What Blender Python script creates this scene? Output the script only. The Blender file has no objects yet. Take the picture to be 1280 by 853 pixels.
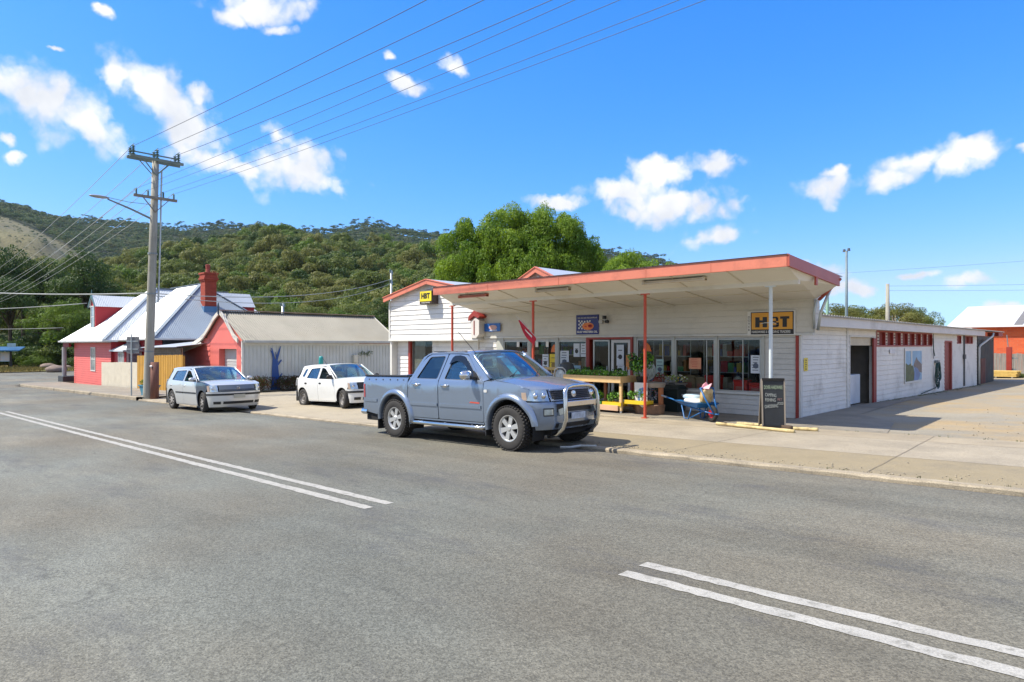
import bpy, bmesh, math, random
import numpy as np
from mathutils import Vector, Matrix
R = math.radians
SC = bpy.context.scene
COL = SC.collection
rnd = random.Random(7)

# ------------------------------------------------------------------ materials
def lin(h):
    if not isinstance(h, str): return tuple(h)
    h = h.lstrip('#'); o = []
    for i in (0, 2, 4):
        c = int(h[i:i+2], 16) / 255
        o.append(c/12.92 if c <= .04045 else ((c+.055)/1.055)**2.4)
    return tuple(o)

MATS = {}
def M(name, col, rough=.6, metal=0., var=.12, scale=2.0, bump=0., bscale=40., col2=None, fine=0., coat=0., spec=.5, alpha=None, trans=0., streak=None, stain=None, stain_amt=.5, stain_scale=1.2, bdist=.01, srange=(.52,.72)):
    """principled surface whose colour wanders a little (object space noise)"""
    if name in MATS: return MATS[name]
    m = bpy.data.materials.new(name); m.use_nodes = True; MATS[name] = m
    nt = m.node_tree; N = nt.nodes; L = nt.links
    b = N['Principled BSDF']
    c = lin(col)
    tc = N.new('ShaderNodeTexCoord')
    src = tc.outputs['Object']
    if streak:
        mp = N.new('ShaderNodeMapping'); mp.inputs['Scale'].default_value = streak
        L.new(src, mp.inputs['Vector']); src = mp.outputs['Vector']
    nz = N.new('ShaderNodeTexNoise'); nz.inputs['Scale'].default_value = scale; nz.inputs['Detail'].default_value = 5; nz.inputs['Roughness'].default_value = .6
    L.new(src, nz.inputs['Vector'])
    cr = N.new('ShaderNodeValToRGB')
    c2 = lin(col2) if col2 else tuple(min(1, v*(1+var)) for v in c)
    c1 = c if col2 else tuple(v*(1-var) for v in c)
    cr.color_ramp.elements[0].position = .32; cr.color_ramp.elements[1].position = .68
    cr.color_ramp.elements[0].color = (*c1, 1); cr.color_ramp.elements[1].color = (*c2, 1)
    L.new(nz.outputs['Fac'], cr.inputs['Fac'])
    out = cr.outputs['Color']
    if stain:
        n3 = N.new('ShaderNodeTexNoise'); n3.inputs['Scale'].default_value = stain_scale; n3.inputs['Detail'].default_value = 7; n3.inputs['Roughness'].default_value = .7
        L.new(tc.outputs['Object'], n3.inputs['Vector'])
        r3 = N.new('ShaderNodeMapRange'); r3.inputs['From Min'].default_value = srange[0]; r3.inputs['From Max'].default_value = srange[1]; r3.inputs['To Max'].default_value = stain_amt
        L.new(n3.outputs['Fac'], r3.inputs['Value'])
        mx = N.new('ShaderNodeMixRGB'); mx.inputs['Color2'].default_value = (*lin(stain), 1)
        L.new(r3.outputs['Result'], mx.inputs['Fac']); L.new(out, mx.inputs['Color1']); out = mx.outputs['Color']
    if fine:
        n2 = N.new('ShaderNodeTexNoise'); n2.inputs['Scale'].default_value = bscale; n2.inputs['Detail'].default_value = 3
        L.new(tc.outputs['Object'], n2.inputs['Vector'])
        r2 = N.new('ShaderNodeMapRange'); r2.inputs['From Min'].default_value = .3; r2.inputs['From Max'].default_value = .7
        r2.inputs['To Min'].default_value = 1-fine; r2.inputs['To Max'].default_value = 1+fine
        L.new(n2.outputs['Fac'], r2.inputs['Value'])
        vm = N.new('ShaderNodeVectorMath'); vm.operation = 'SCALE'
        L.new(out, vm.inputs[0]); L.new(r2.outputs['Result'], vm.inputs['Scale']); out = vm.outputs['Vector']
    L.new(out, b.inputs['Base Color'])
    b.inputs['Roughness'].default_value = rough; b.inputs['Metallic'].default_value = metal
    b.inputs['Specular IOR Level'].default_value = spec
    b.inputs['Coat Weight'].default_value = coat; b.inputs['Coat Roughness'].default_value = .04
    b.inputs['Transmission Weight'].default_value = trans
    if alpha is not None: b.inputs['Alpha'].default_value = alpha
    if bump:
        n4 = N.new('ShaderNodeTexNoise'); n4.inputs['Scale'].default_value = bscale; n4.inputs['Detail'].default_value = 4
        L.new(tc.outputs['Object'], n4.inputs['Vector'])
        bp = N.new('ShaderNodeBump'); bp.inputs['Strength'].default_value = bump; bp.inputs['Distance'].default_value = bdist
        L.new(n4.outputs['Fac'], bp.inputs['Height']); L.new(bp.outputs['Normal'], b.inputs['Normal'])
    return m

def glass_mat(name, tint, refl=.12, rough=.02):
    """thin tinted pane: part mirror, part see-through (no refraction)"""
    if name in MATS: return MATS[name]
    m = bpy.data.materials.new(name); m.use_nodes = True; MATS[name] = m
    nt = m.node_tree; N = nt.nodes; L = nt.links; N.remove(N['Principled BSDF'])
    o = N['Material Output']
    t = N.new('ShaderNodeBsdfTransparent'); t.inputs['Color'].default_value = (*lin(tint), 1)
    g = N.new('ShaderNodeBsdfGlossy'); g.inputs['Roughness'].default_value = rough; g.inputs['Color'].default_value = (.9, .95, 1, 1)
    nz = N.new('ShaderNodeTexNoise'); nz.inputs['Scale'].default_value = 1.3
    tc = N.new('ShaderNodeTexCoord'); L.new(tc.outputs['Object'], nz.inputs['Vector'])
    bp = N.new('ShaderNodeBump'); bp.inputs['Strength'].default_value = .05; bp.inputs['Distance'].default_value = .02
    L.new(nz.outputs['Fac'], bp.inputs['Height']); L.new(bp.outputs['Normal'], g.inputs['Normal'])
    fr = N.new('ShaderNodeFresnel'); ge = N.new('ShaderNodeNewGeometry'); mi_ = N.new('ShaderNodeMapRange'); mi_.inputs['To Min'].default_value = 1.5; mi_.inputs['To Max'].default_value = 1/1.5; L.new(ge.outputs['Backfacing'], mi_.inputs['Value']); L.new(mi_.outputs['Result'], fr.inputs['IOR'])
    ad = N.new('ShaderNodeMath'); ad.operation = 'ADD'; ad.inputs[1].default_value = refl; ad.use_clamp = True
    L.new(fr.outputs['Fac'], ad.inputs[0])
    mx = N.new('ShaderNodeMixShader'); L.new(ad.outputs[0], mx.inputs['Fac']); L.new(t.outputs[0], mx.inputs[1]); L.new(g.outputs[0], mx.inputs[2])
    L.new(mx.outputs[0], o.inputs['Surface'])
    return m

# ------------------------------------------------------------------ objects
def link(o, parent=None):
    COL.objects.link(o)
    if parent is not None: o.parent = parent
    return o
def thing(name, label, cat, loc=(0,0,0), rz=0, group=None):
    o = bpy.data.objects.new(name, None); link(o); o.empty_display_size = .2
    o.location = loc; o.rotation_euler = (0, 0, rz)
    o['label'] = label; o['category'] = cat
    if group: o['group'] = group
    return o
def tag(o, label, cat, group=None, kind=None):
    if label: o['label'] = label
    if cat: o['category'] = cat
    if group: o['group'] = group
    if kind: o['kind'] = kind
    return o
def structure(o):
    o['kind'] = 'structure'; return o
def dup(root, loc=None, rz=None, label=None, group=None, scale=None):
    r = root.copy(); COL.objects.link(r)
    if loc is not None: r.location = loc
    if rz is not None: r.rotation_euler = (0, 0, rz)
    if scale is not None: r.scale = scale if hasattr(scale, '__len__') else (scale,)*3
    if label: r['label'] = label
    if group: r['group'] = group
    for ch in list(root.children):
        c = ch.copy(); COL.objects.link(c); c.parent = r
        for g_ in list(ch.children):
            d = g_.copy(); COL.objects.link(d); d.parent = c
    return r

class MB:
    def __init__(s): s.v = []; s.f = []; s.mi = []; s.cur = 0
    def mat(s, i): s.cur = i; return s
    def add(s, vs, fs):
        o = len(s.v); s.v += [tuple(v) for v in vs]
        for f in fs: s.f.append(tuple(i+o for i in f)); s.mi.append(s.cur)
        return s
    def quad(s, a, b, c, d): return s.add([a, b, c, d], [(0, 1, 2, 3)])
    def box(s, x0, x1, y0, y1, z0, z1):
        return s.add([(x0,y0,z0),(x1,y0,z0),(x1,y1,z0),(x0,y1,z0),(x0,y0,z1),(x1,y0,z1),(x1,y1,z1),(x0,y1,z1)],
                     [(3,2,1,0),(4,5,6,7),(0,1,5,4),(1,2,6,5),(2,3,7,6),(3,0,4,7)])
    def obox(s, c, ax, ay, az):
        """oriented box: centre and three half-axis vectors"""
        c, ax, ay, az = map(Vector, (c, ax, ay, az)); p = []
        for k in (-1, 1):
            for i, j in ((-1,-1),(1,-1),(1,1),(-1,1)): p.append(c+ax*i+ay*j+az*k)
        return s.add(p, [(3,2,1,0),(4,5,6,7),(0,1,5,4),(1,2,6,5),(2,3,7,6),(3,0,4,7)])
    def beam(s, p0, p1, w, h, up=(0,0,1)):
        p0, p1 = Vector(p0), Vector(p1); d = (p1-p0); c = (p0+p1)/2; dn = d.normalized()
        u = Vector(up); 
        if abs(dn.dot(u)) > .98: u = Vector((1,0,0))
        a = dn.cross(u).normalized(); b = a.cross(dn).normalized()
        return s.obox(c, d/2, a*w/2, b*h/2)
    def tube(s, pts, r, n=8, cap=True):
        pts = [Vector(p) for p in pts]; rs = r if hasattr(r, '__len__') else [r]*len(pts)
        rings = []; prev = None
        for i, p in enumerate(pts):
            t = (pts[min(i+1, len(pts)-1)] - pts[max(i-1, 0)]).normalized()
            if prev is None:
                u = Vector((0,0,1)) if abs(t.z) < .9 else Vector((1,0,0))
                a = t.cross(u).normalized()
            else:
                a = (prev - t*prev.dot(t)).normalized()
            prev = a; b = t.cross(a)
            rings.append([p + (a*math.cos(2*math.pi*k/n)+b*math.sin(2*math.pi*k/n))*rs[i] for k in range(n)])
        vs = [v for ring in rings for v in ring]; fs = []
        for i in range(len(pts)-1):
            for k in range(n): fs.append((i*n+k, i*n+(k+1)%n, (i+1)*n+(k+1)%n, (i+1)*n+k))
        if cap: fs.append(tuple(range(n))[::-1]); fs.append(tuple((len(pts)-1)*n+k for k in range(n)))
        return s.add(vs, fs)
    def prism(s, poly, d):
        """poly: list of 3-D points, extruded by vector d"""
        d = Vector(d); p = [Vector(q) for q in poly]; n = len(p)
        vs = p + [q+d for q in p]
        fs = [tuple(range(n))[::-1], tuple(range(n, 2*n))] + [(i, (i+1)%n, n+(i+1)%n, n+i) for i in range(n)]
        return s.add(vs, fs)
    def lathe(s, prof, c=(0,0,0), axis='z', n=24, squash=1):
        vs = []; fs = []; m = len(prof)
        for k in range(n):
            a = 2*math.pi*k/n; ca, sa = math.cos(a), math.sin(a)
            for r_, h in prof:
                q = (r_*ca, r_*sa*squash, h) if axis == 'z' else ((r_*ca, h, r_*sa) if axis == 'y' else (h, r_*ca, r_*sa))
                vs.append((q[0]+c[0], q[1]+c[1], q[2]+c[2]))
        for k in range(n):
            for i in range(m-1):
                a_, b_ = k*m+i, ((k+1)%n)*m+i
                fs.append((a_, b_, b_+1, a_+1))
        return s.add(vs, fs)
    def ellipsoid(s, c, r, nu=12, nv=8, jit=0, rg=None):
        vs = []; fs = []
        rg = rg or rnd
        for j in range(nv+1):
            t = math.pi*j/nv
            for i in range(nu):
                p = 2*math.pi*i/nu; k = 1+(rg.uniform(-jit, jit) if jit else 0)
                vs.append((c[0]+r[0]*k*math.sin(t)*math.cos(p), c[1]+r[1]*k*math.sin(t)*math.sin(p), c[2]+r[2]*k*math.cos(t)))
        for j in range(nv):
            for i in range(nu): fs.append((j*nu+i, (j+1)*nu+i, (j+1)*nu+(i+1)%nu, j*nu+(i+1)%nu))
        return s.add(vs, fs)
    def grid(s, P):
        """P[i][j] rows of points"""
        m = len(P[0]); vs = [q for row in P for q in row]
        fs = [(i*m+j, i*m+j+1, (i+1)*m+j+1, (i+1)*m+j) for i in range(len(P)-1) for j in range(m-1)]
        return s.add(vs, fs)
    def build(s, name, mats, parent=None, smooth=False, bevel=0, weld=False, fixn=True):
        me = bpy.data.meshes.new(name); me.from_pydata(s.v, [], s.f)
        mats = mats if isinstance(mats, (list, tuple)) else [mats]
        for m in mats: me.materials.append(m)
        me.polygons.foreach_set('material_index', s.mi)
        if smooth: me.polygons.foreach_set('use_smooth', [True]*len(s.f))
        me.update()
        if fixn or weld:
            bm = bmesh.new(); bm.from_mesh(me)
            if weld: bmesh.ops.remove_doubles(bm, verts=bm.verts, dist=1e-4)
            if fixn: bmesh.ops.recalc_face_normals(bm, faces=bm.faces)
            bm.to_mesh(me); bm.free()
        o = bpy.data.objects.new(name, me); link(o, parent)
        if bevel:
            b = o.modifiers.new('bevel', 'BEVEL'); b.width = bevel; b.segments = 2; b.limit_method = 'ANGLE'; b.angle_limit = R(40)
        return o

def text_obj(txt, size, mat, parent, loc, rot, name='lettering', width=None, depth=.002, align='CENTER', bold=0, shear=0):
    cu = bpy.data.curves.new('t', 'FONT'); cu.body = txt; cu.size = size; cu.align_x = align; cu.align_y = 'CENTER'
    cu.extrude = depth; cu.offset = bold; cu.shear = shear; cu.resolution_u = 3
    tmp = bpy.data.objects.new('t', cu); COL.objects.link(tmp)
    bpy.context.view_layer.update()
    me = bpy.data.meshes.new_from_object(tmp.evaluated_get(bpy.context.evaluated_depsgraph_get()))
    bpy.data.objects.remove(tmp); bpy.data.curves.remove(cu)
    me.materials.clear(); me.materials.append(mat)
    xs = [v.co.x for v in me.vertices]
    if width and xs:
        k = width/(max(xs)-min(xs)); me.transform(Matrix.Diagonal((k, 1, 1, 1)))
    o = bpy.data.objects.new(name, me); link(o, parent); o.location = loc; o.rotation_euler = rot
    return o
FRONT = (R(90), 0, 0)            # lettering that faces -Y
EAST = (R(90), 0, R(90))         # lettering that faces +X

# ------------------------------------------------------------------ ground level
def g(X):
    if X > 0: return min(.0235*X, .9)
    X = max(X, -150); return .0235*X + 7.6e-5*X*X
def H(X, Y):
    return g(X) - .012*min(max(Y-22, 0), 18)

def flat_poly(poly, holes=(), step=1.0, fn=None, stepv=None):
    """triangulated outline (u, v) with holes, refined, then mapped by fn(u, v) -> 3-D"""
    bm = bmesh.new(); edges = []
    for loop in [poly]+list(holes):
        vs = [bm.verts.new((p[0], p[1], 0)) for p in loop]
        for i in range(len(vs)): edges.append(bm.edges.new((vs[i], vs[(i+1) % len(vs)])))
    bmesh.ops.triangle_fill(bm, use_beauty=True, use_dissolve=False, edges=edges, normal=(0,0,1))
    us = [p[0] for p in poly]; vv = [p[1] for p in poly]
    for ax, lo, hi, st in ((0, min(us), max(us), step), (1, min(vv), max(vv), stepv or step)):
        k = math.floor(lo/st)+1
        while k*st < hi:
            co = [0, 0, 0]; co[ax] = k*st; no = [0, 0, 0]; no[ax] = 1
            bmesh.ops.bisect_plane(bm, geom=bm.verts[:]+bm.edges[:]+bm.faces[:], plane_co=co, plane_no=no, dist=1e-5)
            k += 1
    if fn:
        for v in bm.verts: v.co = fn(v.co.x, v.co.y)
    return bm
def bm_obj(bm, name, mat, parent=None, smooth=False, thick=0):
    me = bpy.data.meshes.new(name); bm.to_mesh(me); bm.free()
    me.materials.append(mat)
    if smooth: me.polygons.foreach_set('use_smooth', [True]*len(me.polygons))
    o = bpy.data.objects.new(name, me); link(o, parent)
    if thick:
        s = o.modifiers.new('thick', 'SOLIDIFY'); s.thickness = thick; s.offset = -1
        e = o.modifiers.new('edges', 'EDGE_SPLIT'); e.split_angle = R(38)
    return o
def sheet(name, poly, off, mat, step=1.0, zfn=H, kind='structure'):
    bm = flat_poly(poly, step=step, fn=lambda x, y: (x, y, zfn(x, y)+off))
    for f in bm.faces:
        if f.normal.z < 0: f.normal_flip()
    bm.normal_update()
    for f in bm.faces:
        if f.normal.z < 0: f.normal_flip()
    o = bm_obj(bm, name, mat)
    if kind: o['kind'] = kind
    return o
def rect(x0, x1, y0, y1): return [(x0,y0),(x1,y0),(x1,y1),(x0,y1)]
def rounded(pts, r=.05, n=4):
    """fillet the corners of a polygon; a point may carry its own radius as a third value"""
    out = []; m = len(pts)
    for i in range(m):
        p = Vector(pts[i][:2]); a = Vector(pts[i-1][:2]); b = Vector(pts[(i+1) % m][:2])
        rr = pts[i][2] if len(pts[i]) > 2 else r
        if rr <= 0: out.append(tuple(p)); continue
        da, db = (a-p), (b-p); k = min(rr, da.length*.45, db.length*.45)
        s, e = p+da.normalized()*k, p+db.normalized()*k
        for j in range(n+1):
            t = j/n; q = s*(1-t)**2 + p*2*t*(1-t) + e*t*t; out.append(tuple(q))
    return out
def arc(cx, cz, r, a0, a1, n=12, rz=None):
    rz = rz or r
    return [(cx+r*math.cos(R(a0+(a1-a0)*i/n)), cz+rz*math.sin(R(a0+(a1-a0)*i/n))) for i in range(n+1)]
# ------------------------------------------------------------------ camera, light, sky
cam = bpy.data.cameras.new('camera'); co = bpy.data.objects.new('camera', cam); link(co); SC.camera = co
cam.sensor_width = 36; cam.lens = 830/1280*36; cam.clip_start = .1; cam.clip_end = 6000; cam.shift_y = 5.5/1280
co.location = (0, 0, 1.62)
co.rotation_euler = (R(90), 0, math.atan2(.6902, .7235))
SUN = Vector((-1.7, -1.95, 3.45)).normalized()
sd = bpy.data.lights.new('sun', 'SUN'); sd.energy = 4.2; sd.angle = R(.55); sd.color = (1, .925, .80)
so = bpy.data.objects.new('sun', sd); link(so); so.location = (-10, -10, 30)
so.rotation_euler = SUN.to_track_quat('Z', 'Y').to_euler()
SC.view_settings.view_transform = 'Standard'; SC.view_settings.look = 'None'; SC.view_settings.exposure = .78
SC.view_settings.gamma = 1; SC.view_settings.use_curve_mapping = False
SC.cycles.max_bounces = 6; SC.cycles.diffuse_bounces = 3; SC.cycles.transparent_max_bounces = 10
SC.cycles.use_adaptive_sampling = True; SC.cycles.caustics_reflective = False; SC.cycles.caustics_refractive = False

w = bpy.data.worlds.new('World'); w.cycles.sampling_method = 'MANUAL'; w.cycles.sample_map_resolution = 512; SC.world = w; w.use_nodes = True
nt = w.node_tree; N = nt.nodes; L = nt.links
bg = N['Background']; bg.inputs['Strength'].default_value = .13
sky = N.new('ShaderNodeTexSky'); sky.sky_type = 'NISHITA'; sky.sun_disc = False
sky.sun_elevation = math.asin(SUN.z); sky.sun_rotation = math.atan2(SUN.x, SUN.y)
sky.air_density = 1.0; sky.dust_density = .25; sky.ozone_density = 3.0; sky.altitude = 0
def nm(op, a, b=None, c=None, clamp=False):
    n = N.new('ShaderNodeMath'); n.operation = op; n.use_clamp = clamp
    for i, v in enumerate((a, b, c)):
        if v is None: continue
        if hasattr(v, 'is_output'): L.new(v, n.inputs[i])
        else: n.inputs[i].default_value = v
    return n.outputs[0]
tc = N.new('ShaderNodeTexCoord'); D = tc.outputs['Generated']
wn = N.new('ShaderNodeTexNoise'); wn.inputs['Scale'].default_value = 13; wn.inputs['Detail'].default_value = 6; wn.inputs['Roughness'].default_value = .58; L.new(D, wn.inputs['Vector'])
ws = N.new('ShaderNodeVectorMath'); ws.operation = 'SUBTRACT'; L.new(wn.outputs['Color'], ws.inputs[0]); ws.inputs[1].default_value = (.5, .5, .5)
wm = N.new('ShaderNodeVectorMath'); wm.operation = 'MULTIPLY_ADD'; L.new(ws.outputs[0], wm.inputs[0]); wm.inputs[1].default_value = (.062, .062, .05); L.new(D, wm.inputs[2])
sp = N.new('ShaderNodeSeparateXYZ'); L.new(wm.outputs[0], sp.inputs[0])
az = nm('ARCTAN2', sp.outputs['Y'], sp.outputs['X'])
el = nm('ARCTAN2', sp.outputs['Z'], nm('SQRT', nm('ADD', nm('MULTIPLY', sp.outputs['X'], sp.outputs['X']), nm('MULTIPLY', sp.outputs['Y'], sp.outputs['Y']))))
cb = N.new('ShaderNodeCombineXYZ'); L.new(az, cb.inputs[0]); L.new(el, cb.inputs[1]); AE = cb.outputs[0]
# azimuth, elevation (radians) and half sizes of the fair-weather clouds, tilt
CLOUDS = [(2.9345,0.2868,0.0653,0.0420,0.314),(2.9665,0.2941,0.0409,0.0338,0.175),(2.8967,0.2721,0.0409,0.0302,0.436),(2.9858,0.2439,0.0101,0.0090,0.000),(2.9804,0.2221,0.0131,0.0082,0.000),(2.8660,0.3317,0.0255,0.0204,0.000),(2.8295,0.3239,0.0548,0.0343,0.436),(2.7896,0.2880,0.0608,0.0378,0.524),(2.7571,0.2494,0.0523,0.0186,0.349),(2.7739,0.3257,0.0187,0.0176,0.000),(2.7215,0.2374,0.0392,0.0126,0.000),(2.6742,0.2891,0.0254,0.0146,0.175),(2.6526,0.2433,0.0681,0.0356,-0.087),(2.7215,0.2405,0.0294,0.0095,0.000),(2.6933,0.4441,0.0621,0.0221,0.000),(2.6710,0.4248,0.0285,0.0094,0.000),(2.7318,0.4272,0.0214,0.0129,0.000),(2.8819,0.4075,0.0108,0.0069,0.524),(2.9304,0.3487,0.0094,0.0035,0.000),(2.4857,0.3724,0.0302,0.0145,0.140),(2.5056,0.4038,0.0133,0.0070,0.000),(2.4192,0.3937,0.0182,0.0123,0.524),(2.1191,0.2480,0.0601,0.0221,0.052),(2.1019,0.2013,0.0955,0.0315,0.052),(2.1655,0.2243,0.0612,0.0203,0.000),(2.0290,0.2553,0.0396,0.0161,0.000),(2.0323,0.1519,0.0481,0.0146,-0.175),(2.2605,0.2130,0.0456,0.0115,0.000),(1.8933,0.2147,0.0338,0.0208,0.000),(1.8173,0.2167,0.0312,0.0140,-0.087),(1.7816,0.2338,0.0499,0.0175,-0.140),(1.7259,0.2351,0.0232,0.0187,0.000),(1.7516,0.2248,0.0240,0.0172,0.000),(1.8835,0.2313,0.0223,0.0082,0.000),(1.9032,0.0950,0.0426,0.0152,0.087),(1.8498,0.0714,0.0144,0.0074,0.000),(1.8786,0.0757,0.0370,0.0118,0.000),(1.7308,0.0793,0.0249,0.0099,-0.087),(1.6949,0.0474,0.0251,0.0087,0.000),(1.7904,0.0896,0.0252,0.0051,0.000),(1.6772,0.2344,0.0086,0.0072,0.000)]
dist = None
for (a_, e_, ra, re, ti) in CLOUDS:
    s = N.new('ShaderNodeMapping'); s.vector_type = 'TEXTURE'
    s.inputs['Location'].default_value = (a_, e_, 0); s.inputs['Rotation'].default_value = (0, 0, ti); s.inputs['Scale'].default_value = (ra, re, 1)
    L.new(AE, s.inputs['Vector'])
    l = N.new('ShaderNodeVectorMath'); l.operation = 'LENGTH'; L.new(s.outputs[0], l.inputs[0])
    if dist is None: dist = l.outputs['Value']
    else: dist = nm('SMOOTH_MIN', dist, l.outputs['Value'], .10)
n2 = N.new('ShaderNodeTexNoise'); n2.inputs['Scale'].default_value = 17; n2.inputs['Detail'].default_value = 9; n2.inputs['Roughness'].default_value = .62; L.new(D, n2.inputs['Vector'])
fld = nm('SUBTRACT', nm('ADD', nm('SUBTRACT', 1.12, dist), nm('MULTIPLY', n2.outputs['Fac'], 1.35)), .72)
vo = N.new('ShaderNodeTexVoronoi'); vo.inputs['Scale'].default_value = 27; vo.inputs['Detail'].default_value = 1.5; vo.inputs['Roughness'].default_value = .55; L.new(wm.outputs[0], vo.inputs['Vector'])
fld = nm('ADD', fld, nm('MULTIPLY', nm('SUBTRACT', .93, vo.outputs['Distance']), .80))
mr = N.new('ShaderNodeMapRange'); mr.interpolation_type = 'SMOOTHSTEP'; mr.inputs['From Min'].default_value = -.06; mr.inputs['From Max'].default_value = .85
L.new(fld, mr.inputs['Value']); dens = mr.outputs['Result']
# light grey undersides where the cloud is thick
n3 = N.new('ShaderNodeTexNoise'); n3.inputs['Scale'].default_value = 14; n3.inputs['Detail'].default_value = 4; L.new(D, n3.inputs['Vector'])
cc = N.new('ShaderNodeValToRGB'); cc.color_ramp.elements[0].position = .35; cc.color_ramp.elements[1].position = .6
cc.color_ramp.elements[0].color = (3.75, 3.9, 4.2, 1); cc.color_ramp.elements[1].color = (5.0, 5.0, 5.0, 1)
L.new(n3.outputs['Fac'], cc.inputs['Fac'])
tint = N.new('ShaderNodeMixRGB'); tint.blend_type = 'MULTIPLY'; tint.inputs['Fac'].default_value = 1; tint.inputs['Color2'].default_value = (1, 1, 1, 1)
sr = N.new('ShaderNodeSeparateColor'); L.new(sky.outputs[0], sr.inputs[0]); cq = N.new('ShaderNodeCombineColor')
for i_, (p_, k_) in enumerate(((1.75, .20), (.907, .79), (.5, 2.5))): L.new(nm('MULTIPLY', nm('POWER', sr.outputs[i_], p_), k_), cq.inputs[i_])
rl_ = cq.inputs[0].links[0].from_socket; gl_ = cq.inputs[1].links[0].from_socket; L.new(nm('MINIMUM', rl_, nm('MULTIPLY', gl_, .62)), cq.inputs[0]); L.new(cq.outputs[0], tint.inputs['Color1'])
mx = N.new('ShaderNodeMixRGB'); L.new(dens, mx.inputs['Fac']); L.new(tint.outputs[0], mx.inputs['Color1']); L.new(cc.outputs['Color'], mx.inputs['Color2'])
# unseen broken cloud added overhead and behind the viewer to whiten the skylight
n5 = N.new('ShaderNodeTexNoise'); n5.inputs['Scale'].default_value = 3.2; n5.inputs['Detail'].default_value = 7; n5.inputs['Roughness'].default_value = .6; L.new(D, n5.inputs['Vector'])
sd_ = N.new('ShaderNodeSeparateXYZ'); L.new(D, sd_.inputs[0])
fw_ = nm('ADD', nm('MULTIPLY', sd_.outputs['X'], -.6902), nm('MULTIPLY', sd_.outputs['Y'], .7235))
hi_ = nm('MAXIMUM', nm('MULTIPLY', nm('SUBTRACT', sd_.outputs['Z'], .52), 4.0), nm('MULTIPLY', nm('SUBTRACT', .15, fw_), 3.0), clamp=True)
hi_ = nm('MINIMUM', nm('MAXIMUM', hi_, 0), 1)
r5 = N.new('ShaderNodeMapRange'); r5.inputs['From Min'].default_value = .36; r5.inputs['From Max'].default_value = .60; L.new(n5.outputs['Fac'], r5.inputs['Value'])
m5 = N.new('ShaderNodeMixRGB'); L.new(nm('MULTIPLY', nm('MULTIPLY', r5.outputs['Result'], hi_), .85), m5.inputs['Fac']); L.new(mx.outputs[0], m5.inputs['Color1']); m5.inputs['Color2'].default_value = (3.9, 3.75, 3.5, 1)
L.new(m5.outputs[0], bg.inputs['Color'])
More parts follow.
